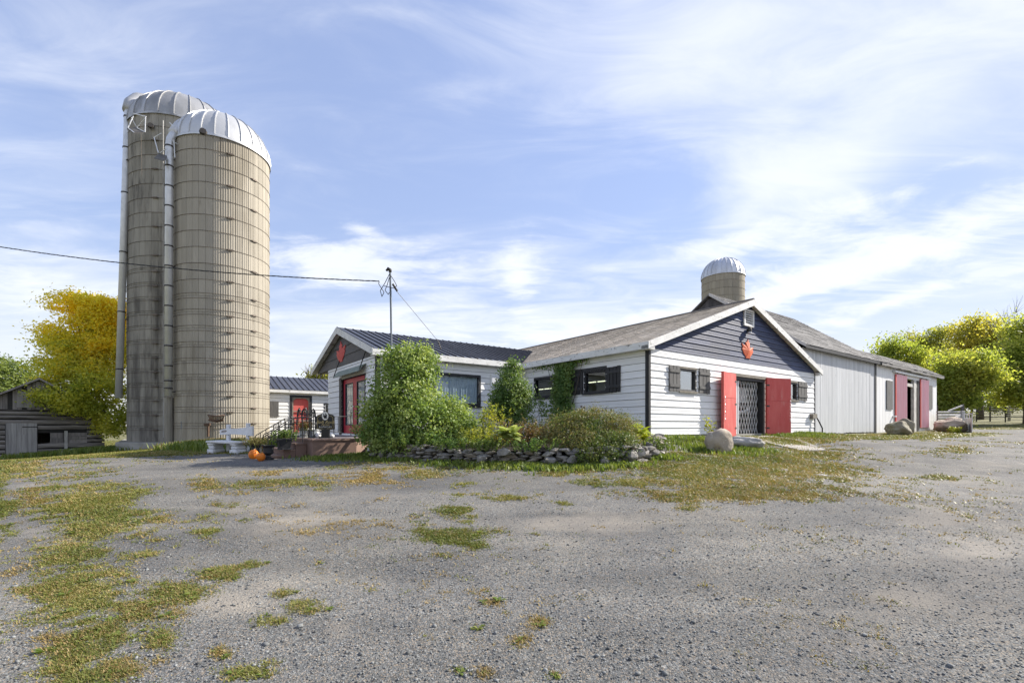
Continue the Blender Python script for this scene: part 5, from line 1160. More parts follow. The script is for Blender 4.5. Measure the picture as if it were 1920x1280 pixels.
# ------------------------------------------------------------------ porch, steps, railings
PZ = EYE - .317
POR = frame_thing('stucco_porch', 'raised porch with brown stucco walls in front of the red glazed doors', 'porch')
pp = [(-8.43, 4.52), (-7.24, 4.52), (-6.10, 5.98), (-6.10, 11.2), (-8.43, 11.2)]
m = MB(); m.slab([(u, v, PZ - .075) for u, v in pp], 1.3); m.build('wall', 'brown_stucco', POR)
cen = (-7.3, 7.8); q = [(u + (.03 if u > cen[0] else -.03) * (0 if u > -6.2 else 1), v + (-.03 if v < cen[1] else .03)) for u, v in pp]
m = MB(); m.slab([(u, v, PZ - .012) for u, v in q], .06); me = bevel(m.mesh('cap'), .012, 2); link('cap', me, 'brown_cap', POR)
m = MB(); m.slab([(-8.25, 4.70, PZ), (-7.32, 4.70, PZ), (-6.12, 6.2, PZ), (-6.12, 11.0, PZ), (-8.25, 11.0, PZ)], .02); m.build('floor', 'porch_floor', POR)
for k in range(3):
    z = PZ - .075 - .165 * (k + .0) - .06; m = MB(); a = -8.43 - .29 * (k + 1)
    m.slab([(a, 5.12, z - .04), (-8.44 - .29 * k + .0, 5.12, z - .04), (-8.44 - .29 * k, 7.1, z - .04), (a, 7.1, z - .04)], 1.1 - .1 * k); st = m.build('step', 'brown_stucco', POR)
    m = MB(); m.slab([(a - .02, 5.10, z), (-8.44 - .29 * k, 5.10, z), (-8.44 - .29 * k, 7.12, z), (a - .02, 7.12, z)], .038); m.build('tread', 'brown_cap', st)
def railing(label, rails, posts, scrolls=(), rad=.013, fin=()):
    b = at(*posts[0][1]); t = thing('iron_railing', label, 'railing', b, group='black iron railings of the porch')
    for r in rails:
        m = MB(); m.tube([at(*p) - b for p in r], rad, 6); m.build('rail', 'iron_black', t, True)
    for p, q in posts:
        m = MB(); m.tube([at(*p) - b, at(*q) - b], rad, 6); m.build('post', 'iron_black', t)
    for x, y, d, s_ in scrolls:
        m = MB(); c = at(x, y, d) - b; P = []
        for i in range(22): a = i * .42; r = s_ * (1 - i / 26); P.append(c + Vector((math.cos(a) * r, 0, math.sin(a) * r)))
        m.tube(P, .008, 5); m.build('scroll', 'iron_black', t)
    return t
railing('black iron stair railing on the near side of the porch steps', [[(493, 824, 12.6), (493.6, 816, 12.6), (496, 813, 12.62), (502, 811, 12.65), (541, 787, 13.1), (551, 784.5, 13.25)], [(502.5, 822.5, 12.65), (541, 800, 13.1), (550, 795.5, 13.25)]],
        [((502.4, 810.5, 12.65), (502.4, 838, 12.65)), ((509.5, 807, 12.75), (509.5, 834, 12.75)), ((524.5, 797.5, 12.9), (524.5, 828, 12.9)), ((536, 790, 13.05), (536, 822, 13.05)), ((551, 783, 13.25), (551, 822.5, 13.25))], [(520, 806, 12.85, .05), (531, 808, 13, .05), (536.5, 812, 13, .045)])
railing('black iron stair railing on the far side of the porch steps', [[(478, 821, 13.9), (480, 816, 13.9), (488, 811, 14.0), (534, 784.5, 14.5), (551, 784.3, 14.8)], [(488.5, 822.3, 14.0), (534, 795.6, 14.5), (551, 795, 14.8)]],
        [((488.2, 811, 14.0), (488.2, 840, 14.0)), ((498.6, 805, 14.1), (498.6, 834, 14.1)), ((513, 796, 14.25), (513, 826, 14.25)), ((522, 791, 14.35), (522, 822, 14.35)), ((534, 784.5, 14.5), (534, 818, 14.5))], [(517, 797, 14.3, .05), (525, 792, 14.4, .05)])
railing('black iron railing along the porch front beside the sign', [[(551, 783.8, 13.3), (567.5, 782, 13.2), (589, 782.2, 13.4)], [(589, 780.5, 13.6), (634, 780.6, 14.3), (658, 780.3, 14.7)], [(589, 806.5, 13.6), (634, 809.5, 14.3), (640, 809.8, 14.4)]],
        [((567.5, 781, 13.1), (567.5, 829, 13.1)), ((588, 769.5, 13.5), (588, 821, 13.5)), ((580, 786, 13.4), (580, 820, 13.4)), ((634.2, 780.5, 14.3), (634.2, 810, 14.3)), ((658, 769, 14.7), (658, 816.5, 14.7)), ((600, 781, 13.8), (600, 815, 13.8)), ((626, 781, 14.1), (626, 814, 14.1))], [(584, 775, 13.4, .06), (585, 790, 13.4, .055), (583, 800, 13.4, .05)])
# two ornamental iron chairs on the porch
def iron_chair(label, px, d, h0, h1, w, rot):
    b = at(px, 819.5, d); b.z = PZ; t = thing('iron_chair', label, 'chair', b, rot, group='wrought iron chairs on the porch')
    for sx in (-1, 1):
        for sy in (-1, 1):
            m = MB(); m.tube([(sx * w / 2, sy * .17, 0), (sx * w * .44, sy * .16, .25), (sx * w * .42, sy * .16, .40)], .014, 6); m.build('leg', 'iron_black', t)
        m = MB(); m.tube([(sx * w * .42, .16, .40), (sx * w * .45, .20, .62), (sx * w * .40, .22, .80), (sx * w * .30, .22, .88), (sx * w * .22, .22, .82), (sx * w * .28, .22, .74)], [.016, .02, .03, .028, .018, .010], 6); m.build('backrest_post', 'iron_black', t)
        m = MB(); m.tube([(sx * w * .43, .16, .60), (sx * w * .5, 0, .62), (sx * w * .47, -.15, .56), (sx * w * .42, -.16, .42)], .013, 6); m.build('armrest', 'iron_black', t)
    m = MB(); m.lathe([(w * .40, 0), (w * .45, .012), (w * .45, .028), (w * .4, .035)], 16, (0, 0, .40)); m.build('seat', 'iron_black', t)
    for i in range(4):
        m = MB(); P = []; c = Vector(((i - 1.5) * w * .18, .2, .60 + .10 * (i % 2)))
        for k in range(16): a = k * .5 + i; r = .05 * (1 - k / 20); P.append(c + Vector((math.cos(a) * r, 0, math.sin(a) * r)))
        m.tube(P, .007, 5); m.build('scroll', 'iron_black', t)
    m = MB(); m.tube([(-w * .44, .21, .66), (0, .22, .72), (w * .44, .21, .66)], .012, 6); m.build('back_rail', 'iron_black', t)
iron_chair('wrought iron chair at the top of the porch steps', 557, 14.2, 0, 0, .42, R_(-20))
iron_chair('wrought iron chair between the barrel planter and the sign', 579, 14.6, 0, 0, .44, R_(25))

# ------------------------------------------------------------------ sign
def text_mesh(body, size, shear=0, extrude=.002, space=1.0):
    cu = bpy.data.curves.new('lettering', 'FONT'); cu.body = body; cu.size = size; cu.shear = shear; cu.extrude = extrude; cu.align_x = 'CENTER'; cu.space_character = space; cu.resolution_u = 3
    o = bpy.data.objects.new('tmp', cu); C.objects.link(o); dg = bpy.context.evaluated_depsgraph_get(); me = bpy.data.meshes.new_from_object(o.evaluated_get(dg)); bpy.data.objects.remove(o); bpy.data.curves.remove(cu); return me
sd_ = 13.45; sb = at(610.5, 818.5, sd_); sb.z = PZ
SG = thing('shop_sign', 'black shop sign with gold script and a white oval hand emblem on the porch', 'sign', sb, R_(4))
k_ = sd_ / F; zc = EYE + (800 - 791) * k_ - PZ                         # panel centre above the floor
def sp(x, y): return (x * k_, -.03, zc + y * k_)
out = [(-16.5, 11), (-15.0, 11), (-14.6, 13.2), (-12, 13.8), (-9.5, 14.2), (-6.5, 15.5), (-4.5, 18), (-2, 19.3), (0, 19.6), (2, 19.3), (4.5, 18), (6.5, 15.5), (9.5, 14.2), (12, 13.8), (14.6, 13.2), (15.0, 11), (16.5, 11), (16.2, 5), (16.8, -8), (17, -13.2), (12, -13.6), (6, -14.8), (0, -15.3), (-6, -14.8), (-12, -13.6), (-17, -13.2), (-16.8, -8), (-16.2, 5)]
n = len(out); V = [sp(*p) for p in out] + [(x * k_, .03, zc + y * k_) for x, y in out]
MB().add(V, [tuple(range(n)), tuple(range(2 * n - 1, n - 1, -1))] + [(i, i + n, (i + 1) % n + n, (i + 1) % n) for i in range(n)]).build('panel', 'sign_black', SG)
ln = [(-14, 9), (-12.4, 9), (-12, 11.3), (-7, 11.6)], [(14, 9), (12.4, 9), (12, 11.3), (7, 11.6)], [(-14, 9), (-14, 0), (-14.6, -11), (-8, -12), (0, -12.8), (8, -12), (14.6, -11), (14, 0), (14, 9)]
for P in ln:
    m = MB(); m.tube([Vector(sp(*p)) + Vector((0, -.003, 0)) for p in P], .005, 5); m.build('border_line', 'sign_gold', SG)
V = [Vector(sp(6 * math.cos(a), 11.5 + 7.8 * math.sin(a))) + Vector((0, -.006, 0)) for a in [2 * math.pi * i / 28 for i in range(28)]]
V += [v + Vector((0, .005, 0)) for v in V]
MB().add(V, [tuple(range(28))] + [(i, i + 28, (i + 1) % 28 + 28, (i + 1) % 28) for i in range(28)]).build('oval', 'sign_cream', SG)
em = MB()                                                               # dark hand-like leaf on the oval
for P, r in (([(0, 7), (.3, 12), (.4, 17)], [.02, .016, .010]), ([(-1, 8), (-2.2, 12), (-3.2, 16)], [.02, .016, .010]), ([(1, 8), (2, 11), (3.1, 14.6)], [.02, .016, .010]), ([(-1, 9), (-3, 10.5), (-4, 11.3)], [.016, .012, .008]), ([(0, 9.5), (2.5, 8), (3.4, 7.3)], [.03, .018, .01]), ([(0, 10), (-.8, 8), (-1.5, 6.8)], [.03, .02, .01])):
    em.tube([Vector(sp(*p)) + Vector((0, -.004, 0)) for p in P], r, 6)
em.build('oval_emblem', 'sign_black', SG)
for txt, size, y, sh, mt, spc in (('Soft Rock', .125, -2.6, .45, 'sign_gold', 1.0), ('Farms', .092, -6.8, .45, 'sign_gold', 1.0), ('ALPACAS', .062, -10.3, 0, 'sign_cream', 1.5)):
    me = text_mesh(txt, size, sh, .002, spc); o = link('lettering', me, mt, SG); o.rotation_euler = (R_(90), 0, 0); o.location = (0, -.034, zc + y * k_)
m = MB(); m.box(-.11, .11, -.05, .05, .0, zc - .19); m.box(-.16, .16, -.10, .10, .0, .04); m.build('pedestal', 'sign_black', SG)

# ------------------------------------------------------------------ planters, pumpkins, bench
def urn(label, px, d, s_=1.0, plant=False, base=None):
    p = gpt(px, d) if base is None else base
    t = thing('urn_planter', label, 'planter', p, 0, 'black urn planters by the steps')
    m = MB(); m.lathe([(.13, 0), (.13, .04), (.07, .07), (.055, .11), (.10, .14), (.125, .17), (.125, .30), (.14, .33), (.165, .345), (.17, .37), (.145, .37), (.11, .30)], 28, rib=.035, nrib=20, cap=True); o = m.build('bowl', 'urn_black', t); o.scale = (s_,) * 3
    m = MB(); m.lathe([(.10, .325), (.138, .35), (.05, .358), (.01, .36)], 16); o = m.build('soil', 'soil', t); o.scale = (s_,) * 3
    return t
urn('black fluted urn beside the right pumpkin', 503, 12.35)
U2 = urn('black urn with withered flowers behind the pumpkins', 481, 13.1, 1.0)
CP = at(533, 842, 12.95); 
cpz = PZ - .075 - .165 - .06
tt = thing('cauldron_planter', 'square black iron planter with white flowers on the porch steps', 'planter', (CP.x, CP.y, cpz - .0), TH)
m = MB(); m.hexa([(-.13, -.13, .04), (.13, -.13, .04), (.13, .13, .04), (-.13, .13, .04), (-.17, -.17, .27), (.17, -.17, .27), (.17, .17, .27), (-.17, .17, .27)]); m.box(-.185, .185, -.185, .185, .27, .30); m.box(-.15, .15, -.15, .15, 0, .04); m.build('tub', 'urn_black', tt)
m = MB(); m.lathe([(.16, .30), (.10, .315), (.01, .32)], 14); m.build('soil', 'soil', tt)
for sx in (-1, 1):
    m = MB(); m.tube([(sx * .18, -.05, .22), (sx * .22, -.05, .20), (sx * .22, .05, .20), (sx * .18, .05, .22)], .012, 6); m.build('handle', 'urn_black', tt)
BP = at(570.5, 819, 13.8); BP.z = PZ
BA = thing('barrel_planter', 'grey wooden half-barrel planter behind the porch railing', 'planter', BP)
m = MB(); m.lathe([(.10, .02), (.115, .03), (.13, .26), (.11, .26)], 18); m.build('tub', 'interior_dark', BA)
for i in range(14):
    a = i * 2 * math.pi / 14; w = .026; m = MB(); m.hexa([(.112, -w * .85, 0), (.125, -w * .85, 0), (.125, w * .85, 0), (.112, w * .85, 0), (.13, -w, .28), (.143, -w, .28), (.143, w, .28), (.13, w, .28)]); o = m.build('stave', 'barrel_grey', BA); o.rotation_euler = (0, 0, a)
for z, r in ((.06, .133), (.21, .144)): m = MB(); m.lathe([(r, z), (r + .004, z), (r + .004, z + .025), (r, z + .025)], 24, cap=False); m.build('hoop', 'steel_dark', BA)
BP2 = at(584, 819, 13.9); BP2.z = PZ
m = MB(); m.lathe([(.10, 0), (.12, .03), (.14, .20), (.15, .21), (.15, .24), (.12, .24)], 18); o = m.build('garden_pot', 'blue_grey', None); o.location = BP2; tag(o, 'slate blue garden pot between the barrel planter and the sign', 'pot')
for px, lab, s_ in ((597, 'small white stone figure on the porch floor left of the sign', 1.0), (622, 'small pale stone figure on the porch floor right of the sign', .7)):
    p = at(px, 819, 13.9); p.z = PZ; me = boulder_mesh(px, .11 * s_, .09 * s_, .09 * s_, sub=3); o = link('garden_ornament', me, 'bench_white', None, True); o.location = p + Vector((0, 0, .065 * s_)); tag(o, lab, 'ornament', 'white stone figures on the porch')

def pumpkin(label, px, d, r, sq, lean):
    p = gpt(px, d); t = thing('pumpkin', label, 'pumpkin', p, random.uniform(0, 3), 'orange pumpkins by the steps')
    prof = []; 
    for i in range(13):
        a = -math.pi / 2 + math.pi * i / 12; prof.append((max(.012, r * math.cos(a) ** .75 if math.cos(a) > 0 else .012), r * sq * math.sin(a) * (1 - .10 * math.cos(a) ** 4) + r * sq))
    prof[0] = (r * .2, r * sq * .05); prof[-1] = (r * .08, r * sq * 1.86)
    V = []; n = 54; m = MB()
    for q, z in prof:
        for k in range(n):
            a = 2 * math.pi * k / n; rr = q * (1 - .085 * (1 - abs(math.sin(a * 4.5))) ** 2.2); V.append((rr * math.cos(a), rr * math.sin(a), z))
    fs = [(i * n + k, i * n + (k + 1) % n, (i + 1) * n + (k + 1) % n, (i + 1) * n + k) for i in range(12) for k in range(n)] + [tuple(range(n - 1, -1, -1)), tuple(12 * n + k for k in range(n))]
    m.add(V, fs); o = m.build('flesh', 'pumpkin', t, True); o.rotation_euler = (lean, 0, 0)
    m = MB(); z = r * sq * 1.8; m.tube([(0, 0, z), (.01, .0, z + r * .25), (.05, .01, z + r * .45)], [r * .16, r * .10, r * .11], 7); o = m.build('stem', 'pumpkin_stem', t); o.rotation_euler = (lean, 0, 0)
pumpkin('taller orange pumpkin with a bent stalk, the left one', 475.5, 12.5, .125, .98, 0)
pumpkin('smaller orange pumpkin tilted away, in front of the black urn', 490.5, 12.1, .105, 1.05, R_(24))

# white bench of painted stone and plank
bl, brt = gpt(386, 15.4), gpt(468, 14.7); bz = (bl.z + brt.z) / 2
B = thing('garden_bench', 'white painted rustic bench with plank back in front of the silo', 'bench', ((bl.x + brt.x) / 2, (bl.y + brt.y) / 2, bz), math.atan2(brt.y - bl.y, brt.x - bl.x)); B.scale = (1.06, 1.06, 1.06)
for s_ in (-.47, .47):
    from mathutils import noise as mn
    for k, (a, b_, h0, h1) in enumerate(((.155, .21, -.02, .13), (.13, .18, .125, .235), (.155, .20, .23, .315))):
        bm = bmesh.new(); bmesh.ops.create_cube(bm, size=2); bmesh.ops.subdivide_edges(bm, edges=list(bm.edges), cuts=4, use_grid_fill=True)
        for v in bm.verts:
            p = v.co; l = max(abs(p.x), abs(p.y), abs(p.z)); q = p.normalized() * l
            q = p.lerp(q, .35); nse = mn.noise(p * 1.5 + Vector((s_ * 9, k * 4, 0))) * .12; v.co = Vector((q.x * a * (1 + nse), q.y * b_ * (1 + nse), (q.z * .5 + .5) * (h1 - h0) + h0))
        me = bpy.data.meshes.new('leg'); bm.to_mesh(me); bm.free(); o = link('leg_stone', me, 'bench_white', B, True); o.location = (s_, 0, 0)
m = MB(); n = 14; V = []
for i in range(n + 1):
    t = i / n; x = -.74 + 1.48 * t; d_ = .235 - .03 * math.cos(t * 9) - (.10 if i in (0, n) else 0); e = .012 * math.sin(t * 7)
    V += [(x, -d_, .31 + e), (x, .22, .31 + e), (x, .22, .375 + e), (x, -d_, .37 + e)]
fs = [(4 * i + j, 4 * i + (j + 1) % 4, 4 * i + 4 + (j + 1) % 4, 4 * i + 4 + j) for i in range(n) for j in range(4)] + [(3, 2, 1, 0), (4 * n, 4 * n + 1, 4 * n + 2, 4 * n + 3)]
m.add(V, fs); link('seat', bevel(m.mesh('seat'), .012, 2), 'bench_white', B)
for s_, h in ((-.26, .86), (.56, .90)):
    m = MB(); m.box(s_ - .055, s_ + .055, .20, .29, -.05, h); link('back_post', bevel(m.mesh('back_post'), .012), 'bench_white', B)
m = MB(); n = 12; V = []
for i in range(n + 1):
    t = i / n; x = -.50 + 1.38 * t; lo = .545 - .035 * t + .035 * math.sin(t * 3.1) ; hi = .70 + .10 * t + .012 * math.sin(t * 8)
    V += [(x, .13, lo), (x, .18, lo), (x, .18, hi), (x, .13, hi)]
fs = [(4 * i + j, 4 * i + (j + 1) % 4, 4 * i + 4 + (j + 1) % 4, 4 * i + 4 + j) for i in range(n) for j in range(4)] + [(3, 2, 1, 0), (4 * n, 4 * n + 1, 4 * n + 2, 4 * n + 3)]
m.add(V, fs); bk2 = link('backrest', bevel(m.mesh('backrest'), .010, 2), 'bench_white', B)
m = MB(); m.lathe([(.001, 0), (.028, .004), (.05, .001)], 14, cap=False); o = m.build('knot', 'plank_grey', bk2); o.scale = (2.4, .7, 1); o.rotation_euler = (R_(90), R_(-6), 0); o.location = (-.30, .127, .655)

# ------------------------------------------------------------------ dry stone wall, bed, boulders
path = [gpt(p, d) for p, d in ((703, 12.7), (735, 12.1), (800, 11.5), (870, 11.05), (950, 10.75), (1020, 10.5), (1080, 10.35), (1150, 10.2), (1188, 10.35), (1214, 10.85), (1234, 11.7), (1240, 12.6))]
seg = [0]
for a, b in zip(path, path[1:]): seg.append(seg[-1] + (Vector(b) - Vector(a)).to_2d().length)
def along(s_):
    for i in range(len(path) - 1):
        if s_ <= seg[i + 1] or i == len(path) - 2:
            t = (s_ - seg[i]) / (seg[i + 1] - seg[i]); p = path[i].lerp(path[i + 1], t); d = (path[i + 1] - path[i]); return p, math.atan2(d.y, d.x)
SW = thing('dry_stone_wall', 'low curved dry stone wall of grey fieldstones holding the flower bed', 'wall', (path[4].x, path[4].y, path[4].z))
RK = [rock(i + 3, 15 + i % 7, 1, 1, 1, 2.3 + .25 * (i % 4)) for i in range(12)]
for i, me in enumerate(RK): me.materials.append(MATS['stone_b' if i % 4 == 0 else 'stone_a'])
cnt = 0
z_off = 0.0
for c in range(5):
    s_ = random.uniform(0, .1); 
    while s_ < seg[-1] - .05:
        w = random.choice([.16, .2, .24, .3, .36, .44]) * random.uniform(.8, 1.15); h = random.uniform(.075, .125); p, a = along(min(s_ + w / 2, seg[-1]))
        top = .36 + .05 * math.sin(s_ * 1.3) - (.12 if s_ < 1 else 0) + (.06 if s_ > seg[-1] - 2.2 else 0)
        zc_ = (c + .5) * .080
        if zc_ < top:
            nx, ny = math.sin(a), -math.cos(a); off = random.uniform(-.045, .05) - c * .012
            o = bpy.data.objects.new('stone', RK[random.randrange(12)]); C.objects.link(o); o.parent = SW
            o.location = Vector((p.x + nx * off, p.y + ny * off, gz(p.x, p.y) + zc_ - .02 + random.uniform(-.012, .012))) - SW.location
            o.rotation_euler = (random.uniform(-.12, .12), random.uniform(-.14, .14) + random.choice((0, math.pi)), a + random.uniform(-.22, .22)); o.scale = (w * .56, random.uniform(.11, .17), h * .58)
        s_ += w * .97
for px, d, w, h, ti in ((945, 10.55, .30, .13, -.35), (1072, 10.2, .22, .16, .2), (905, 10.75, .24, .13, 0), (1200, 10.4, .22, .20, .5), (1205, 10.75, .20, .18, .1), (1225, 11.0, .26, .15, .2), (1185, 10.25, .24, .16, -.2), (735, 11.9, .20, .14, 0), (718, 12.2, .22, .18, .1), (1030, 10.35, .3, .12, .05), (1135, 10.05, .22, .13, .1), (700, 12.5, .18, .12, .2)):
    p = gpt(px, d); o = bpy.data.objects.new('stone', RK[random.randrange(12)]); C.objects.link(o); o.parent = SW
    o.location = p + Vector((0, 0, h * (.75 if px < 730 else (2.3 if px == 945 else 1.0)))) - SW.location; o.rotation_euler = (.1, ti, random.uniform(-.4, .4)); o.scale = (w * .62, w * .5, h * .75)
# raised bed of soil behind the wall
bedp = [(p.x, p.y, gz(p.x, p.y)) for p in path]; inner = [loc2w(-5.9, 6.0), loc2w(-4, 6.02), loc2w(-2, 6.02), loc2w(-.05, 6.0), loc2w(-.03, 4), loc2w(-.03, 2.0), loc2w(-.03, .3)]
V = []; nA = 24; nB = 8
for i in range(nA + 1):
    p, a = along(seg[-1] * i / nA); t = i / nA * (len(inner) - 1); k = min(int(t), len(inner) - 2); q = Vector((*inner[k], 0)).lerp(Vector((*inner[k + 1], 0)), t - k)
    for j in range(nB + 1):
        f = j / nB; x = p.x + (q.x - p.x) * f; y = p.y + (q.y - p.y) * f; zz = gz(p.x, p.y) * (1 - f) + (EYE - .30) * f + (.33 * (1 - f) if j else .30) + random.uniform(-.02, .03); V.append((x, y, zz))
fs = [(i * (nB + 1) + j, i * (nB + 1) + j + 1, (i + 1) * (nB + 1) + j + 1, (i + 1) * (nB + 1) + j) for i in range(nA) for j in range(nB)]
o = MB().add(V, fs).build('soil_bed', 'soil', None, True); tag(o, 'dark garden soil of the raised flower bed', 'soil', kind='structure')
BEDZ = EYE - .42
def boulder(label, px, d, sx, sy, sz, mat, seed, rz_=0, sink=.25, rough=.22, grp='boulders by the barn doors'):
    p = gpt(px, d); me = boulder_mesh(seed, sx, sy, sz, rough); o = link('boulder', me, mat, None, True); o.location = (p.x, p.y, p.z + sz * (1 - sink)); o.rotation_euler = (0, 0, rz_); return tag(o, label, 'boulder', grp)
boulder('upright rounded tan boulder left of the barn doors', 1349, 12.3, .37, .32, .38, 'boulder_tan', 3, .3, .30, .14)
boulder('flat pale grey boulder lying in front of the barn doors', 1396, 13.4, .52, .40, .21, 'boulder_grey', 8, -.35, .35, .2)
boulder('low olive boulder in front of the pink sliding door', 1684, 25.4, .62, .5, .42, 'boulder_olive', 12, .2, .25, .2)
boulder('smaller stone leaning on the olive boulder', 1698, 26.4, .40, .4, .50, 'boulder_olive', 15, .2, .25, .2)
boulder('big pointed tan boulder by the rail fence', 1782, 32.4, .98, .8, .56, 'boulder_tan', 21, .1, .3, .25)
m = MB(); q = [loc2w(fd[0] + .1, -.25), loc2w(fd[1] + .5, -.25), loc2w(fd[1] + 1.2, -1.9), loc2w(fd[1] - .5, -2.1), loc2w(fd[0] + .3, -1.2)]
SLB = [at(1395, 815, 16.6), at(1440, 812.5, 17.8), at(1500, 824, 15.9), at(1550, 838, 13.6), at(1505, 839, 13.3), at(1440, 830, 14.5)]
m.slab([(p.x, p.y, gz(p.x, p.y) + .035) for p in SLB], .2); o = m.build('stone_slab', 'concrete_slab', None); tag(o, 'pale cracked concrete slab path at the barn doors', 'slab')
for px, d, s_ in ((1432, 10.0, .14), (1470, 10.0, .10), (1535, 9.6, .17), (1400, 10.9, .06)):
    p = gpt(px, d); o = bpy.data.objects.new('stepping_stone', RK[2]); C.objects.link(o); o.location = (p.x, p.y, p.z + .0); o.scale = (s_, s_ * .8, .03); tag(o, {1432: 'pale flat stone sunk in the grass before the barn doors', 1470: 'small flat stone sunk in the grass', 1535: 'wide flat stone at the right edge of the grass', 1400: 'tiny flat stone in the worn grass'}[px], 'stone', 'flat stones in the grass')

# ------------------------------------------------------------------ log barn on the left
LB = thing('log_barn', 'old grey log barn with plank door at the left edge', 'barn', (-25.95, 24.0, 0), R_(48))
FLB = WF((0, 0), (1, 0), (0, -1))
def sL(px): r = (px - 960) / F; return (24.0 * r + 25.95) / (.669 - .743 * r)
def zL(py, px): return EYE + (800 - py) / F * (24.0 + .743 * sL(px))
ZG = EYE - 1.62; ZS = EYE + .90; pk = (1.40, EYE + 2.52); LW0, LW1 = -1.2, 3.95
dr_ = (sL(10.5), sL(69.5), zL(855, 40), zL(793, 40)); opn = (sL(70.5), sL(163), zL(831, 100), zL(811, 100))
m = MB()
for a, b, c, d in cells(LW0, LW1, ZG - .3, ZS, [opn, (dr_[0], dr_[1], dr_[2] - .5, dr_[3])]): FLB.box(m, a, b, c, d, -.25, -.06)
gable_fill(FLB, LW0, LW1, ZS, pk[1] - ZS - .05, .2)(m); lw_ = m.build('front_wall', 'interior_dark', LB)
z = ZG
while z < ZS - .05:
    h = random.uniform(.20, .29); zt = min(z + h, ZS)
    for a, b in ((LW0 - .1, dr_[0] - .02), (dr_[1] + .02, LW1 + .1)) if z < dr_[3] - .1 else ((LW0 - .1, LW1 + .1),):
        for c, d in (((a, opn[0]), (opn[1], b)) if (a > 0 and zt > opn[2] + .06 and z < opn[3] - .06) else ((a, b),)):
            if d - c < .1: continue
            m = MB(); n = 6; V = []
            for i in range(n + 1):
                x = c + (d - c) * i / n; e = random.uniform(-.018, .018); k = random.uniform(-.03, .02)
                V += [FLB.p(x, z + .03 + e, -.1), FLB.p(x, z + .03 + e, .05 + k), FLB.p(x, (z + zt) / 2, .085 + k), FLB.p(x, zt - .03 + e, .055 + k), FLB.p(x, zt - .03 + e, -.1)]
            fs = [(5 * i + j, 5 * i + j + 1, 5 * i + 6 + j, 5 * i + 5 + j) for i in range(n) for j in range(4)] + [(4, 3, 2, 1, 0), tuple(5 * n + j for j in range(5))]
            m.add(V, fs); m.build('log', 'log_grey', lw_)
    z = zt
vert_boards(FLB, lw_, 'plank_grey', LW0 + .1, LW1 - .1, ZS + .0, lambda s: pk[1] - .63 * abs(s - pk[0]) - .06, .17, o=0.0, th=.04, jit=.015, gap=.012)
m = MB(); FLB.box(m, sL(32), sL(65.5), zL(764, 50), zL(735, 50), .04, .06); hp = m.build('loft_hatch', 'plank_grey', LB)
a, b = sL(32), sL(65.5); w = (b - a) / 6
for i in range(6): m = MB(); FLB.box(m, a + i * w + .006, a + (i + 1) * w - .006, zL(764, 50), zL(735, 50) + random.uniform(-.02, .02), .06, .085); m.build('plank', 'door_plank', hp)
m = MB(); FLB.box(m, dr_[0], dr_[1], dr_[2], dr_[3], .05, .08); dp_ = m.build('plank_door', 'door_plank', LB); w = (dr_[1] - dr_[0]) / 6
for i in range(6): m = MB(); FLB.box(m, dr_[0] + i * w + .006, dr_[0] + (i + 1) * w - .006, dr_[2] + random.uniform(-.03, .02), dr_[3], .08, .11); m.build('plank', 'door_plank', dp_)
for z in (dr_[2] + .15, dr_[3] - .22): m = MB(); FLB.box(m, dr_[1] - .55, dr_[1] + .02, z, z + .05, .11, .12); m.build('strap_hinge', 'steel_dark', dp_)
for a, b, mt in ((sL(94), sL(119), 'plank_grey'), (sL(124), sL(163), 'plank_grey')):
    nn = 2 if a < 2.2 else 3; hz = (opn[3] - opn[2]) / nn
    for k in range(nn): m = MB(); FLB.box(m, a, b, opn[2] + k * hz + .008, opn[2] + (k + 1) * hz - .008, -.06, -.02); m.build('infill_board', mt, lw_)
for s_ in (sL(120.3), sL(123.2)): m = MB(); FLB.box(m, s_, s_ + .07, opn[2] - .3, opn[3] + .1, .06, .10); m.build('post', 'fence_wood', LB)
m = MB(); m.slab([(LW0 - .3, -.35, ZS - .12), (pk[0], -.35, pk[1] + .06), (pk[0], 5.5, pk[1] + .06), (LW0 - .3, 5.5, ZS - .12)], .1); m.slab([(pk[0], -.35, pk[1] + .06), (LW1 + .3, -.35, ZS - .12), (LW1 + .3, 5.5, ZS - .12), (pk[0], 5.5, pk[1] + .06)], .1); m.build('roof', 'plank_grey', LB)
m = MB(); m.box(LW1 - .2, LW1, .2, 5.3, ZG - .3, ZS); m.box(LW0, LW0 + .2, .2, 5.3, ZG - .3, ZS); m.box(LW0 + .2, LW1 - .2, 5.1, 5.3, ZG - .3, ZS); m.build('far_walls', 'plank_grey', LB)
FS_ = thing('stone_footing', 'tumbled pale stones of the footing along the log barn', 'stones', gpt(135, 24.0))
for i, (px, d, s_) in enumerate(((118, 23.6, .22), (124, 23.9, .16), (131, 23.7, .2), (138, 24.2, .24), (146, 24.4, .2), (127, 23.4, .13), (152, 24.8, .2), (205, 25.2, .2), (196, 25, .16))):
    p = gpt(px, d); o = bpy.data.objects.new('stone', RK[i]); C.objects.link(o); o.parent = FS_; o.location = Vector((p.x, p.y, p.z + s_ * .4)) - FS_.location; o.scale = (s_ * 1.3, s_, s_ * .7); o.rotation_euler = (0, 0, i)

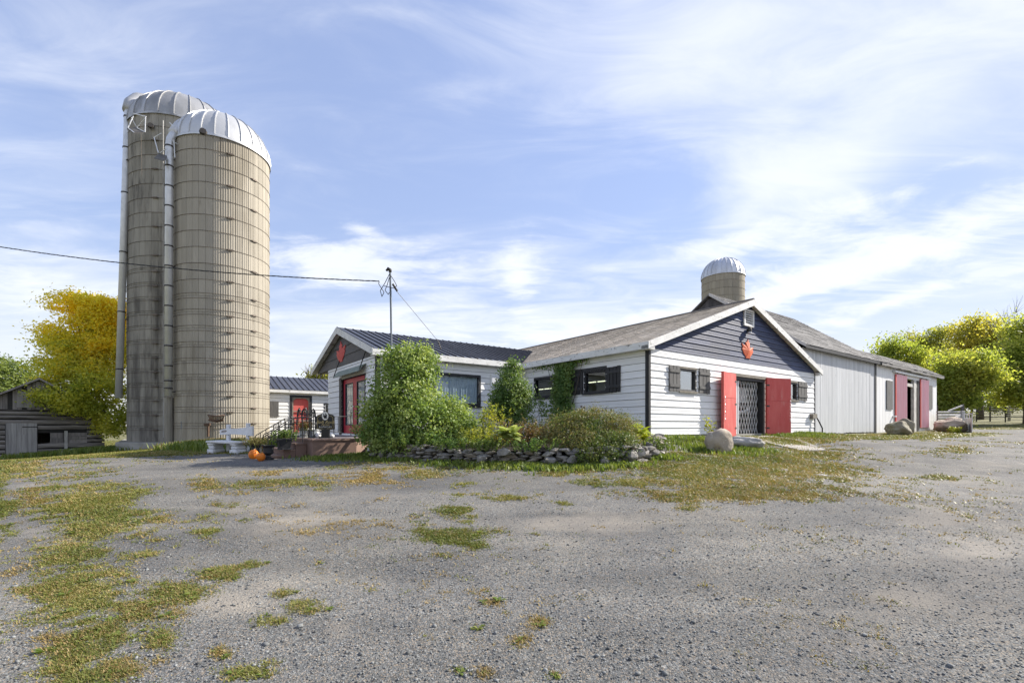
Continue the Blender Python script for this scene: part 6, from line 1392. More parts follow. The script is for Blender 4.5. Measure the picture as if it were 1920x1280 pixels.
# ------------------------------------------------------------------ fences on the right
RF = thing('rail_fence', 'short weathered wooden rail fence beside the white shed', 'fence', at(1782, 808, 34.2))
o_ = RF.location
for y, e in ((771.5, .1), (777, .17), (782, .10), (787.5, .18)):
    m = MB(); m.bar(at(1756, y + .5, 33.4) - o_, at(1803, y, 35.2) - o_, .06, e); m.build('rail', 'fence_wood', RF)
m = MB(); m.bar(at(1778, 770, 34.2) - o_, at(1804, 760, 35.0) - o_, .05, .10); m.build('brace', 'fence_wood', RF)
m = MB(); m.bar(at(1782, 786.5, 34.1) - o_, at(1801, 778, 34.9) - o_, .06, .14); m.build('brace', 'fence_wood', RF)
for x, d, w, y0, mt in ((1804, 35.1, .26, 770, 'fence_wood'), (1804.5, 35.4, .16, 758, 'fence_dark'), (1757.5, 33.4, .07, 760, 'fence_dark')):
    m = MB(); a = at(x, 812, d); a.z = gz(a.x, a.y) - .1; m.bar(a - o_, at(x, y0, d) - o_, w, w); link('post', bevel(m.mesh('post'), .02), mt, RF)
MG = thing('sheet_gate', 'narrow grey gate with corrugated sheet standing open by the fence post', 'gate', at(1815, 809, 31.5)); o_ = MG.location
a, b = at(1808.5, 800, 33.6), at(1822.5, 800, 31.0)
def gp_(t, y): p = a.lerp(b, t); return Vector((p.x, p.y, EYE + (800 - (y)) / F * 32.2)) - o_
n = 18; V = []
for i in range(n + 1):
    e = Vector((.02, .01, 0)) * (1 if i % 2 else -1); V += [gp_(i / n, 783.5) + e, gp_(i / n, 810) + e]
MB().add(V, [(2 * i, 2 * i + 1, 2 * i + 3, 2 * i + 2) for i in range(n)]).build('sheet', 'galvanised', MG)
for t in (0, .33, .66, 1): m = MB(); m.tube([gp_(t, 774 + 2 * t), gp_(t, 810)], .03, 6); m.build('upright', 'galvanised', MG)
for y in (774.5, 783): m = MB(); m.tube([gp_(0, y), gp_(1, y + 2)], .03, 6); m.build('top_rail', 'galvanised', MG)
def pipe_fence(label, x0, d0, x1, d1, ytop, ybot, nr, np_, mat):
    A, Bq = gpt(x0, d0), gpt(x1, d1); t = thing('pipe_fence', label, 'fence', A, 0, 'pipe fences at the far field'); h0 = (ybot - ytop) / F * (d0 + d1) / 2
    for k in range(nr):
        m = MB(); f = (k + .5) / nr * h0 + .15; m.tube([Vector((0, 0, f)), (Bq - A) + Vector((0, 0, f))], .03, 5); m.build('rail', mat, t)
    for k in range(np_): p = (Bq - A) * (k / (np_ - 1)); m = MB(); m.tube([p + Vector((0, 0, -.1)), p + Vector((0, 0, h0 + .2))], .06, 6); m.build('post', 'fence_dark', t)
pipe_fence('dark pipe gate at the far field below the gap in the trees', 1831, 52, 1856, 52, 763, 787, 5, 2, 'fence_dark')
pipe_fence('pale pipe fence at the far field, right of the dark gate', 1857, 52, 1885, 50, 760, 787, 6, 2, 'fence_wood')
pipe_fence('pale pipe fence at the far field running out of the picture', 1885, 50, 1990, 47, 757, 787, 7, 3, 'fence_wood')
pipe_fence('pale pipe fence behind the sheet gate', 1806, 54, 1831, 52, 763, 786, 5, 2, 'fence_dark')
# ------------------------------------------------------------------ plants
def rot_basis(nrm, rng):
    n = nrm / (np.linalg.norm(nrm, axis=1, keepdims=True) + 1e-9); r = rng.normal(size=n.shape); t = np.cross(n, r); t /= np.linalg.norm(t, axis=1, keepdims=True) + 1e-9; return n, t, np.cross(n, t)
def leaf_cloud(P, nrm, size, rng, aspect=.55, fold=.18, droop=None):
    """rhombic folded leaves, two triangles each"""
    n, t, b = rot_basis(nrm, rng); k = len(P)
    if droop is not None: t = t + np.array([0, 0, -1.0]) * droop; t /= np.linalg.norm(t, axis=1, keepdims=True); b = np.cross(n, t)
    s = (size * rng.uniform(.65, 1.3, k))[:, None]
    V = np.stack([P - t * s * .5, P + b * s * aspect * .5 + n * s * fold * .5 - t * s * .08, P + t * s * .5, P - b * s * aspect * .5 + n * s * fold * .5 - t * s * .08], 1).reshape(-1, 3)
    i = np.arange(k) * 4; F_ = np.concatenate([np.stack([i, i + 1, i + 2], 1), np.stack([i, i + 2, i + 3], 1)])
    return V, F_
def crown_pts(lobes, n, rng, clump=.28, per=14, shell=.55, up=.35, bare=.0):
    vol = np.array([(l[3] * l[4] * l[5]) ** (2 / 3) for l in lobes]); w = vol / vol.sum(); P = []; N = []
    for l, f in zip(lobes, w):
        c = np.array(l[:3]); r = np.array(l[3:6]); m = max(4, int(n * f / per))
        d = rng.normal(size=(m, 3)); d /= np.linalg.norm(d, axis=1, keepdims=True)
        rad = shell + (1.04 - shell) * rng.uniform(0, 1, (m, 1)) ** .55
        rad *= 1 + .16 * np.sin(d[:, :1] * 5 + c[0]) * np.sin(d[:, 1:2] * 6 + c[1]) + .06 * np.clip(rng.normal(size=(m, 1)), -2, 1.4)
        C0 = c + d * r * rad
        sz = clump * rng.uniform(.5, 1.4, (m, 1, 1)); q = C0[:, None, :] + rng.normal(size=(m, per, 3)) * sz * np.array([1, 1, .6]); o = np.repeat(d[:, None, :], per, 1) * .6 + rng.normal(size=(m, per, 3)) * .7 + np.array([0, 0, up])
        P.append(q.reshape(-1, 3)); N.append(o.reshape(-1, 3))
    return np.concatenate(P), np.concatenate(N)
def limb(mb, a, b, r0, r1, rng, n=7, bend=.12):
    a = np.array(a, float); b = np.array(b, float); L = np.linalg.norm(b - a); P = []
    for i in range(n):
        t = i / (n - 1); P.append(tuple(a + (b - a) * t + rng.normal(size=3) * bend * L * .25 * math.sin(math.pi * t) + np.array([0, 0, 1]) * bend * L * math.sin(math.pi * t) * .4))
    mb.tube(P, [r0 + (r1 - r0) * i / (n - 1) for i in range(n)], 7)
def lobe(px, py, rx, ry, d, rd=None):
    p = at(px, py, d); k = d / F; return (p.x, p.y, p.z, rx * k, (rd if rd is not None else (rx + ry) / 2 * k), ry * k)
def plant(name, label, cat, base, lobes, leaf, nleaf, size, bark='bark', trunk=.1, per=14, clump=.25, seed=1, group=None, shell=.55, up=.35, aspect=.55, extra=None, stems=None, twigs=True, trunk_top=.45, droop=None):
    rng = np.random.default_rng(seed); t = thing(name, label, cat, base, 0, group); b = np.array(base)
    L = [(l[0] - b[0], l[1] - b[1], l[2] - b[2], *l[3:]) for l in lobes]
    P, N = crown_pts(L, nleaf, rng, clump, per, shell, up)
    V, F_ = leaf_cloud(P, N, size, rng, aspect, droop=droop); link('crown', npmesh('crown', V, F_), leaf, t)
    top = max(L, key=lambda l: l[2] + l[5]); mb = MB()
    if stems:
        for k in range(stems):
            l = L[k % len(L)]; limb(mb, (rng.normal() * .12, rng.normal() * .1, -.1), (l[0] + rng.normal() * l[3] * .35, l[1] + rng.normal() * l[4] * .3, l[2] + l[5] * .4), trunk, trunk * .25, rng)
    else:
        h = top[2] * trunk_top + .01; mid = (top[0] * .25, top[1] * .25, h)
        limb(mb, (0, 0, -.3), mid, trunk, trunk * .72, rng, bend=.03)
        for l in L:
            e = (l[0], l[1], l[2] + l[5] * .35); limb(mb, mid, e, trunk * (.55 if len(L) < 16 else .28), trunk * .08, rng)
            if twigs:
                for _ in range(4):
                    d = rng.normal(size=3); d /= np.linalg.norm(d); q = np.array(l[:3]) + d * np.array(l[3:6]) * .85; limb(mb, (l[0] * .6 + mid[0] * .4, l[1] * .6 + mid[1] * .4, l[2] * .6 + mid[2] * .4), q, trunk * .2, trunk * .04, rng, 5)
    mb.build('trunk', bark, t, True)
    return t
# big lilac at the wing corner
b = gpt(765, 12.9); b.z = BEDZ - .2
plant('lilac_bush', 'tall pale green lilac bush covering the corner of the shop wing', 'bush', tuple(b), [lobe(768, 690, 52, 42, 13.0), lobe(762, 745, 66, 55, 12.9), lobe(725, 775, 44, 45, 12.8), lobe(715, 815, 36, 34, 12.6), lobe(790, 795, 60, 48, 12.5), lobe(842, 800, 40, 36, 12.6), lobe(850, 772, 26, 28, 12.9), lobe(760, 835, 60, 20, 12.3), lobe(872, 800, 20, 26, 12.7), lobe(795, 668, 22, 18, 13.1), lobe(745, 672, 24, 20, 13.1)], 'lilac_leaf', 36000, .078, trunk=.03, per=14, clump=.13, seed=4, stems=14, aspect=.68, droop=.25, shell=.30)
b = gpt(960, 14.6); b.z = BEDZ
plant('columnar_shrub', 'dark green egg-shaped shrub in the inner corner of the two walls', 'shrub', tuple(b), [lobe(960, 702, 19, 26, 14.6), lobe(957, 735, 31, 36, 14.5), lobe(960, 770, 38, 30, 14.4), lobe(975, 745, 24, 30, 14.5), lobe(935, 760, 18, 30, 14.4), lobe(962, 682, 10, 9, 14.6)], 'shrub_leaf', 15000, .066, trunk=.025, per=14, clump=.10, seed=9, stems=9, aspect=.65, droop=.25, shell=.30)
# vine on the side wall
rng = np.random.default_rng(31); vt = thing('climbing_vine', 'dark green vine climbing the white side wall to the eave', 'vine', (*loc2w(-.05, 4.0), 1.3), TH)
def vp(px, py, o): v = v_of(px, 0); return np.array([-.0 - o, v - 4.0, z_of(py, 0, v) - 1.3])
Pl = []
for k in range(4200):
    y = rng.uniform(676, 800); wid = 17 + 9 * np.clip((700 - y) / 25, 0, 1) + 7 * np.clip((y - 745) / 30, 0, 1); c = 1060 + 8 * np.clip((712 - y) / 30, 0, 1); x = c + rng.normal() * wid * .52
    if abs(x - c) > wid * 1.3: continue
    top = 690 - (x - 978.75) * .1498 - 3.0
    if y < top: continue
    Pl.append(vp(x, y, rng.uniform(.08, .22)))
for k in range(520):
    x = rng.uniform(1003, 1112) ; top = 686.5 - (x - 978.75) * .1498; y = top + 2 + rng.exponential(3.2) * (1 if x < 1045 or x > 1085 else 2); Pl.append(vp(x, y, rng.uniform(.06, .16)))
Pl = np.array(Pl); N = np.tile(np.array([-1.0, 0, .35]), (len(Pl), 1)) + rng.normal(size=(len(Pl), 3)) * .5; V, F_ = leaf_cloud(Pl, N, .085, rng, .8, droop=.7); link('foliage', npmesh('foliage', V, F_), 'vine_leaf', vt)
mb = MB()
for x0, x1, y1 in ((1060, 1058, 690), (1063, 1072, 682), (1056, 1030, 683), (1062, 1098, 672)): mb.tube([tuple(vp(x0, 800, .07)), tuple(vp((x0 + x1) / 2 + 2, 745, .08)), tuple(vp(x1, y1, .07))], [.022, .016, .008], 6)
mb.build('stem', 'bark', vt)
b = gpt(1018, 14.8); b.z = BEDZ
plant('young_vine', 'small dark green shoot below the first side window', 'plant', tuple(b), [lobe(1013, 752, 6, 9, 15.6), lobe(1018, 768, 8, 12, 15.5)], 'vine_leaf', 260, .08, trunk=.012, per=8, clump=.07, seed=12, stems=3)
# perennials in the bed
def stems_plant(name, label, px, d, n, h, spread, leaf, size, seed, zb=None, cat='plant', group=None, lean=.12, nl=26, aspect=.28, taper=True, stemmat='bark'):
    rng = np.random.default_rng(seed); p = gpt(px, d); p.z = BEDZ if zb is None else zb
    t = thing(name, label, cat, p, 0, group); mb = MB(); P = []; N = []
    for k in range(n):
        x, y = rng.normal(size=2) * spread * .5; l = h * rng.uniform(.65, 1.05); lx, ly = rng.normal(size=2) * lean * l; a = np.array([x, y, -.05]); e = np.array([x + lx, y + ly, l]); mb.tube([tuple(a), tuple((a + e) / 2 + np.array([lx, ly, 0]) * -.12), tuple(e)], [.007, .006, .003], 4)
        if n <= 6: mb.build('stem', 'weed_leaf', t); mb = MB()
        f = rng.uniform(.12, 1, nl); q = a + (e - a) * f[:, None]; dd = rng.normal(size=(nl, 3)); dd[:, 2] = np.abs(dd[:, 2]) * .5 + .2; P.append(q + dd * size * .35); N.append(np.cross(dd, rng.normal(size=(nl, 3))) + np.array([0, 0, .6]))
    V, F_ = leaf_cloud(np.concatenate(P), np.concatenate(N), size, rng, aspect); link('foliage', npmesh('foliage', V, F_), leaf, t)
    if n > 6: tag(mb.build('stems', 'weed_leaf', t), kind='stuff')
    return t
stems_plant('goldenrod', 'upright lime yellow goldenrod between the lilac and the egg-shaped shrub', 921, 12.3, 26, 1.02, .36, 'gold_leaf', .11, 41)
stems_plant('yellow_perennial', 'low yellowing perennial at the foot of the lilac, above the stones', 893, 11.6, 34, .42, .5, 'gold_leaf', .08, 42)
stems_plant('yellow_perennial', 'lime green perennial below the vine', 1035, 13.0, 46, .62, .95, 'gold_leaf', .07, 43, lean=.2)
stems_plant('bronze_fern', 'rusty bronze dying perennial in the middle of the bed', 990, 11.8, 70, .52, .85, 'fern_red', .07, 44, lean=.35, aspect=.4)
stems_plant('bronze_fern', 'tall straw-brown seeding perennial behind the bronze one', 1010, 12.6, 40, .72, .8, 'straw_leaf', .06, 45, lean=.22)
stems_plant('bed_weed', 'dark green low weeds beneath the lilac on the stones', 800, 11.9, 70, .36, .9, 'shrub_leaf', .07, 46, lean=.3, aspect=.6)
stems_plant('bed_weed', 'dark green trailing weeds at the left end of the stone wall', 712, 12.7, 60, .45, .6, 'vine_leaf', .08, 47, lean=.3, aspect=.6)
for k_, (px_, d_, lab_) in enumerate(((760, 11.9, 'leafy weeds trailing over the left part of the stone wall'), (845, 11.25, 'leafy weeds trailing over the stones under the right edge of the lilac'), (905, 10.95, 'leafy weeds trailing over the stones left of the pale hosta'), (1000, 10.6, 'leafy weeds trailing over the stones right of the pale hosta'), (1215, 11.2, 'leafy weeds among the stones at the right end of the wall'))):
    stems_plant('trailing_weed', lab_, px_, d_, 34, .24, .5, 'shrub_leaf' if k_ % 2 else 'weed_leaf', .055, 140 + k_, zb=BEDZ - .08, lean=.7, aspect=.55)
b = gpt(1110, 11.2); b.z = BEDZ - .05
plant('spirea_shrub', 'broad bronze-green spirea shrub spilling over the stone wall', 'shrub', tuple(b), [lobe(1075, 805, 45, 30, 11.3), lobe(1115, 798, 48, 28, 11.4), lobe(1155, 810, 36, 30, 11.2), lobe(1095, 830, 50, 28, 10.8), lobe(1140, 838, 46, 26, 10.6), lobe(1040, 820, 26, 18, 11.2), lobe(1170, 832, 24, 22, 10.8), lobe(1120, 782, 40, 16, 11.5), lobe(1080, 785, 34, 18, 11.5), lobe(1165, 800, 28, 26, 11.3), lobe(1120, 830, 60, 30, 10.9)], 'spirea_leaf', 36000, .043, trunk=.012, per=16, clump=.09, seed=15, stems=30, aspect=.45)
plant('spirea_shrub', 'darker green spirea growing at the right foot of the bronze shrub', 'shrub', tuple(gpt(1150, 10.35)), [lobe(1130, 850, 34, 22, 10.3), lobe(1165, 838, 26, 24, 10.5), lobe(1105, 855, 24, 16, 10.2)], 'spirea_green', 5200, .05, trunk=.010, per=14, clump=.08, seed=16, stems=12, aspect=.5)
rng = np.random.default_rng(5); ht = thing('hydrangea', 'pale flower heads above the bronze spirea shrub', 'flower', tuple(gpt(1078, 11.7)))
for x, y, r in ((1078, 778, 9), (1090, 772, 7), (1066, 785, 8), (1112, 768, 4), (1088, 782, 8)):
    c = np.array(at(x, y, 11.6) - ht.location); q = c + rng.normal(size=(160, 3)) * r * 11.6 / F * .42
    mb = MB(); mb.tube([(0, 0, .3), tuple(c)], [.01, .006], 5); st = mb.build('stem', 'weed_leaf', ht)
    V, F_ = leaf_cloud(q, rng.normal(size=q.shape) + np.array([0, 0, .8]), .035, rng, .9); tag(link('flower_head', npmesh('flower_head', V, F_), 'straw_leaf', st), kind='stuff')
ct = thing('coneflower', 'dark seed heads of coneflowers against the white side wall', 'flower', tuple(gpt(1130, 12.3))); o_ = ct.location
for x, y in ((1095, 764), (1115, 766), (1122, 770), (1130, 769), (1136, 768), (1146, 768), (1159, 778), (1090, 762)):
    p = at(x, y, 12.2) - o_; m = MB(); m.lathe([(.006, -.02), (.028, -.012), (.03, .01), (.012, .03)], 10, tuple(p)); m.tube([(p.x * .7, 0, .4), tuple(p)], .006, 5); m.build('seed_head', 'soil', ct)
# hostas: every leaf a piece
def hosta(label, px, d, n, L, mat, zb, seed):
    rng = random.Random(seed); p = gpt(px, d); p.z = zb; t = thing('hosta', label, 'plant', p, 0, 'hostas in the bed')
    V = []; N = 6
    for i in range(N + 1):
        f = i / N; w = .30 * math.sin(math.pi * min(1, f * .95 + .05)) ** .8 * (1 - .35 * f); z = .55 * f - .62 * f * f
        V += [(f, -w, z + .05 * w), (f, 0, z - .03), (f, w, z + .05 * w)]
    me = npmesh('leaf', V, [(3 * i + j, 3 * i + j + 1, 3 * i + j + 4, 3 * i + j + 3) for i in range(N) for j in (0, 1)]); me.materials.append(MATS[mat]); me.polygons.foreach_set('use_smooth', np.ones(len(me.polygons), bool))
    for k in range(n):
        o = bpy.data.objects.new('leaf', me); C.objects.link(o); o.parent = t; s_ = L * rng.uniform(.7, 1.15); o.scale = (s_,) * 3; o.rotation_euler = (rng.uniform(-.3, .3), rng.uniform(-.75, .15), rng.uniform(0, 6.28)); o.location = (rng.gauss(0, .05), rng.gauss(0, .05), rng.uniform(.05, .20))
hosta('variegated pale green hosta above the middle of the stone wall', 951, 10.85, 70, .35, 'hosta_leaf', BEDZ + .08, 3)
hosta('golden yellow hosta at the building corner right of the spirea', 1192, 12.0, 44, .36, 'hosta_gold', BEDZ + .12, 4)
hosta('golden hosta leaves trailing towards the black corner board', 1208, 12.2, 22, .26, 'hosta_gold', BEDZ - .02, 5)
# trees
def ragged(lobes, seed, k=6, f=.55):
    """break every lobe into smaller uneven ones so that the outline is not round"""
    r = np.random.default_rng(seed); out = []
    for l in lobes:
        for _ in range(k):
            d = r.normal(size=3); d /= np.linalg.norm(d); q = f * r.uniform(.6, 1.25); out.append((l[0] + d[0] * l[3] * .72, l[1] + d[1] * l[4] * .72, l[2] + d[2] * l[5] * .72, l[3] * q, l[4] * q, l[5] * q * .8))
        out.append((*l[:3], l[3] * .5, l[4] * .5, l[5] * .5))
    return out
b = gpt(160, 28.5)
plant('maple_tree', 'golden and green box elder tree behind the log barn', 'tree', tuple(b), ragged([lobe(165, 590, 55, 38, 28), lobe(192, 575, 38, 28, 28.2), lobe(222, 600, 26, 40, 28.4), lobe(160, 640, 50, 40, 27.6), lobe(200, 610, 45, 45, 28.5), lobe(130, 640, 50, 35, 27.5), lobe(185, 665, 62, 42, 27.5), lobe(100, 625, 30, 20, 27.5), lobe(130, 690, 50, 34, 26.8), lobe(190, 720, 52, 38, 26.8), lobe(145, 740, 48, 30, 25.8), lobe(200, 770, 42, 34, 26.8), lobe(115, 715, 32, 24, 26), lobe(150, 565, 30, 22, 28.2), lobe(225, 650, 25, 60, 28.5), lobe(205, 805, 34, 16, 26.6)], 21, 5, .6), 'maple_leaf', 62000, .16, trunk=.22, per=28, clump=.27, seed=21, shell=.45, aspect=.55, twigs=False)
b = gpt(30, 60); 
plant('green_tree', 'green tree beyond the log barn roof at the left edge', 'tree', tuple(b), [lobe(20, 705, 40, 34, 60), lobe(60, 715, 30, 22, 61), lobe(-20, 700, 40, 40, 60), lobe(30, 745, 50, 30, 59)], 'tree_green', 9000, .34, trunk=.28, per=14, clump=.55, seed=22, shell=.35)
b = gpt(603, 46)
plant('green_tree', 'small green tree showing under the wing eave behind the rear wing', 'tree', tuple(b), [lobe(606, 702, 22, 14, 46), lobe(596, 712, 20, 10, 46)], 'tree_olive', 1800, .26, trunk=.12, per=12, clump=.35, seed=23)
def bare_tree(label, px, d, py, seed, spread, mat='bark_dead', thick=.12):
    rng = np.random.default_rng(seed); b = gpt(px, d); t = thing('bare_tree', label, 'tree', tuple(b), 0, 'leafless trees'); h = at(px, py, d).z - b.z; mb = MB()
    limb(mb, (0, 0, -.3), (0, 0, h * .55), thick, thick * .6, rng, bend=.03); tips = [np.array([0, 0, h * .55])]
    for k in range(9):
        e = np.array([rng.normal() * spread, rng.normal() * spread * .5, h * rng.uniform(.7, 1.0)]); limb(mb, (0, 0, h * rng.uniform(.35, .55)), e, thick * .4, thick * .06, rng)
        for _ in range(6):
            f = e + rng.normal(size=3) * np.array([.5, .4, .4]) * spread * .8 + np.array([0, 0, .2]); limb(mb, e * .75 + np.array([0, 0, h * .55]) * .25, f, thick * .14, thick * .03, rng, 5)
    mb.build('trunk', mat, t, True)
bare_tree('grey leafless treetop behind the rear wing roof', 590, 45, 680, 61, .75, thick=.16)
GRP = 'trees along the far field'
def rtree(label, px, d, lobes, leaf, n, size, seed, trunk=.25, per=14, clump=.5, shell=.4, ttop=.35):
    plant('field_tree', label, 'tree', tuple(gpt(px, d)), ragged(lobes, seed), leaf, n, size, trunk=trunk, per=per, clump=clump, seed=seed, group=GRP, shell=shell, trunk_top=ttop, twigs=False)
rtree('bright green bushy tree rising behind the shed roof', 1690, 47, [lobe(1680, 660, 26, 30, 47), lobe(1700, 690, 36, 36, 47), lobe(1665, 690, 24, 30, 47), lobe(1725, 710, 30, 34, 47), lobe(1690, 740, 40, 30, 47), lobe(1660, 655, 14, 16, 48)], 'tree_lime', 19000, .27, 71, per=22, clump=.5, shell=.3)
rtree('olive green airy tree behind the bright green one', 1740, 60, [lobe(1720, 640, 26, 26, 60), lobe(1755, 632, 26, 22, 60), lobe(1775, 650, 24, 28, 61), lobe(1735, 670, 36, 24, 60)], 'tree_olive', 7000, .30, 72, .3, per=22, clump=.5, shell=.45)
rtree('tall golden walnut tree with a visible forked trunk', 1838, 56, [lobe(1830, 612, 30, 24, 56), lobe(1865, 618, 26, 24, 56), lobe(1810, 640, 24, 22, 56), lobe(1850, 645, 40, 20, 57), lobe(1890, 640, 26, 28, 56), lobe(1800, 670, 24, 20, 56)], 'tree_gold', 11000, .30, 73, .36, per=22, clump=.48, shell=.5, ttop=.5)
rtree('yellow lime tree hanging low right of the shed', 1795, 44, [lobe(1790, 690, 30, 26, 44), lobe(1825, 685, 34, 24, 43), lobe(1785, 730, 34, 26, 44), lobe(1810, 755, 22, 20, 44), lobe(1770, 760, 22, 24, 45), lobe(1845, 710, 28, 18, 43), lobe(1790, 775, 24, 12, 44)], 'tree_lime', 20000, .25, 74, per=22, clump=.5, shell=.3)
rtree('dark green tree in shade behind the shed end', 1765, 49, [lobe(1765, 700, 30, 40, 50), lobe(1775, 740, 30, 30, 49), lobe(1755, 770, 26, 24, 48)], 'tree_olive', 11000, .28, 75, per=22)
rtree('large green tree leaning in at the right edge', 1925, 47, [lobe(1915, 625, 34, 30, 48), lobe(1900, 670, 36, 30, 47), lobe(1880, 700, 30, 22, 47), lobe(1930, 690, 40, 40, 47), lobe(1905, 730, 36, 26, 47), lobe(1860, 690, 26, 16, 48), lobe(1935, 745, 40, 26, 47), lobe(1960, 650, 40, 50, 47), lobe(1990, 700, 50, 60, 47), lobe(1880, 745, 18, 14, 48)], 'tree_lime', 27000, .27, 76, .32, per=22, clump=.5, shell=.3)
rtree('low olive bush under the trees behind the pipe fence', 1885, 62, [lobe(1870, 762, 20, 9, 62), lobe(1895, 757, 24, 13, 62), lobe(1920, 750, 30, 20, 62)], 'tree_olive', 4500, .3, 77, .15)
rtree('distant tree line shrub left of the gap in the trees', 1820, 64, [lobe(1815, 750, 22, 22, 64), lobe(1800, 740, 20, 26, 64), lobe(1830, 725, 20, 18, 64), lobe(1868, 725, 24, 22, 64)], 'tree_olive', 5200, .34, 78, .15)
bare_tree('bare grey branches above the trees at the right edge', 1892, 52, 562, 62, 1.5, thick=.13)
# rough growth at the foot of the near silo and around
def tuft_patch(name, label, spots, leaf, h, seed, cat='grass', w=.02):
    rng = np.random.default_rng(seed); V = []; F_ = []; o = 0; P0 = np.array(gpt(*spots[0][:2]))
    X = []; 
    for px, d, n, sp in spots:
        p = gpt(px, d); X.append(np.array([p.x, p.y]) + rng.normal(size=(n, 2)) * np.array([sp, sp * .5]))
    X = np.concatenate(X); Z = ground_z(X[:, 0], X[:, 1]); k = len(X); l = h * rng.uniform(.45, 1.15, k); a = rng.uniform(0, 6.28, k); ln = rng.uniform(.1, .6, k) * l
    base = np.stack([X[:, 0], X[:, 1], Z - .02], 1) - P0; tip = base + np.stack([np.cos(a) * ln, np.sin(a) * ln, l], 1); sd__ = np.stack([-np.sin(a), np.cos(a), a * 0], 1) * (w * rng.uniform(.6, 1.4, k))[:, None]; mid = base + (tip - base) * .55 + np.stack([a * 0, a * 0, l * .12], 1)
    V = np.stack([base - sd__, base + sd__, mid + sd__ * .8, tip, mid - sd__ * .8], 1).reshape(-1, 3); i = np.arange(k) * 5
    F_ = np.concatenate([np.stack([i, i + 1, i + 2], 1), np.stack([i, i + 2, i + 4], 1), np.stack([i + 4, i + 2, i + 3], 1)])
    q = link(name, npmesh(name, V, F_), leaf); q.location = P0; return tag(q, label, cat, kind='stuff')
tuft_patch('dry_grass', 'straw coloured dry weeds at the foot of the tan silo', [(368, 20.8, 1500, .6), (392, 20.4, 2200, .7), (425, 20.2, 2200, 1.0), (465, 20, 1600, .8)], 'straw_leaf', .32, 81)
tuft_patch('green_weeds', 'green weeds growing behind the bench', [(400, 18.5, 1300, .8), (445, 17.5, 1500, .8), (480, 16.5, 1200, .6), (510, 15.5, 900, .4), (380, 19.4, 500, .6)], 'weed_leaf', .34, 82, w=.03)
tuft_patch('corner_weeds', 'green weeds along the foot of the porch wall', [(620, 12.75, 500, .45), (660, 13.0, 900, .4), (690, 12.9, 900, .4), (720, 12.4, 500, .4), (640, 12.4, 400, .5)], 'weed_leaf', .13, 83, w=.018)
tuft_patch('barn_weeds', 'green weeds along the foot of the barn front', [(1240, 13.6, 500, .3), (1270, 14.4, 900, .5), (1310, 14.6, 900, .5), (1345, 12.2, 700, .45), (1400, 13.0, 700, .4), (1490, 18.0, 1200, .5), (1515, 19.8, 900, .5), (1330, 13.0, 600, .5), (1225, 12.6, 500, .3)], 'weed_leaf', .15, 84, w=.016)
tuft_patch('wall_weeds', 'low green weeds at the foot of the stone wall', [(850, 10.9, 400, .4), (940, 10.5, 900, .4), (1010, 10.2, 1200, .5), (1060, 10.0, 900, .4), (1110, 9.9, 700, .4), (1160, 9.9, 400, .3), (760, 11.7, 400, .4), (1230, 11.0, 500, .3)], 'weed_leaf', .13, 85, w=.022)
tuft_patch('barn_foot_grass', 'rough grass at the foot of the log barn', [(60, 22.6, 700, .8), (120, 23.4, 900, .8), (170, 24.6, 1200, .8), (200, 25, 1200, .7), (230, 25, 500, .5)], 'weed_leaf', .3, 86)
stems_plant('mullein_weed', 'tall single weed against the barn front left of the red door', 1331, 14.0, 4, .85, .10, 'gold_leaf', .10, 87, zb=gpt(1331, 14.0).z, aspect=.5)
stems_plant('porch_flowers', 'white-flowered trailing plant in the black iron planter', 533, 12.95, 30, .26, .26, 'shrub_leaf', .06, 88, zb=cpz + .28, aspect=.5)
stems_plant('porch_flowers', 'withered flowers in the urn behind the pumpkins', 481, 13.1, 40, .22, .22, 'straw_leaf', .05, 89, zb=U2.location.z + .34, lean=.4, aspect=.4)
stems_plant('porch_flowers', 'withered plants in the barrel planter', 572, 13.8, 30, .20, .22, 'fern_red', .05, 90, zb=PZ + .26, lean=.4, aspect=.4)
stems_plant('yellow_weed', 'small yellow weed in front of the big pointed boulder', 1786, 31.2, 14, .4, .3, 'gold_leaf', .14, 91, zb=gpt(1786, 31.2).z, aspect=.5)

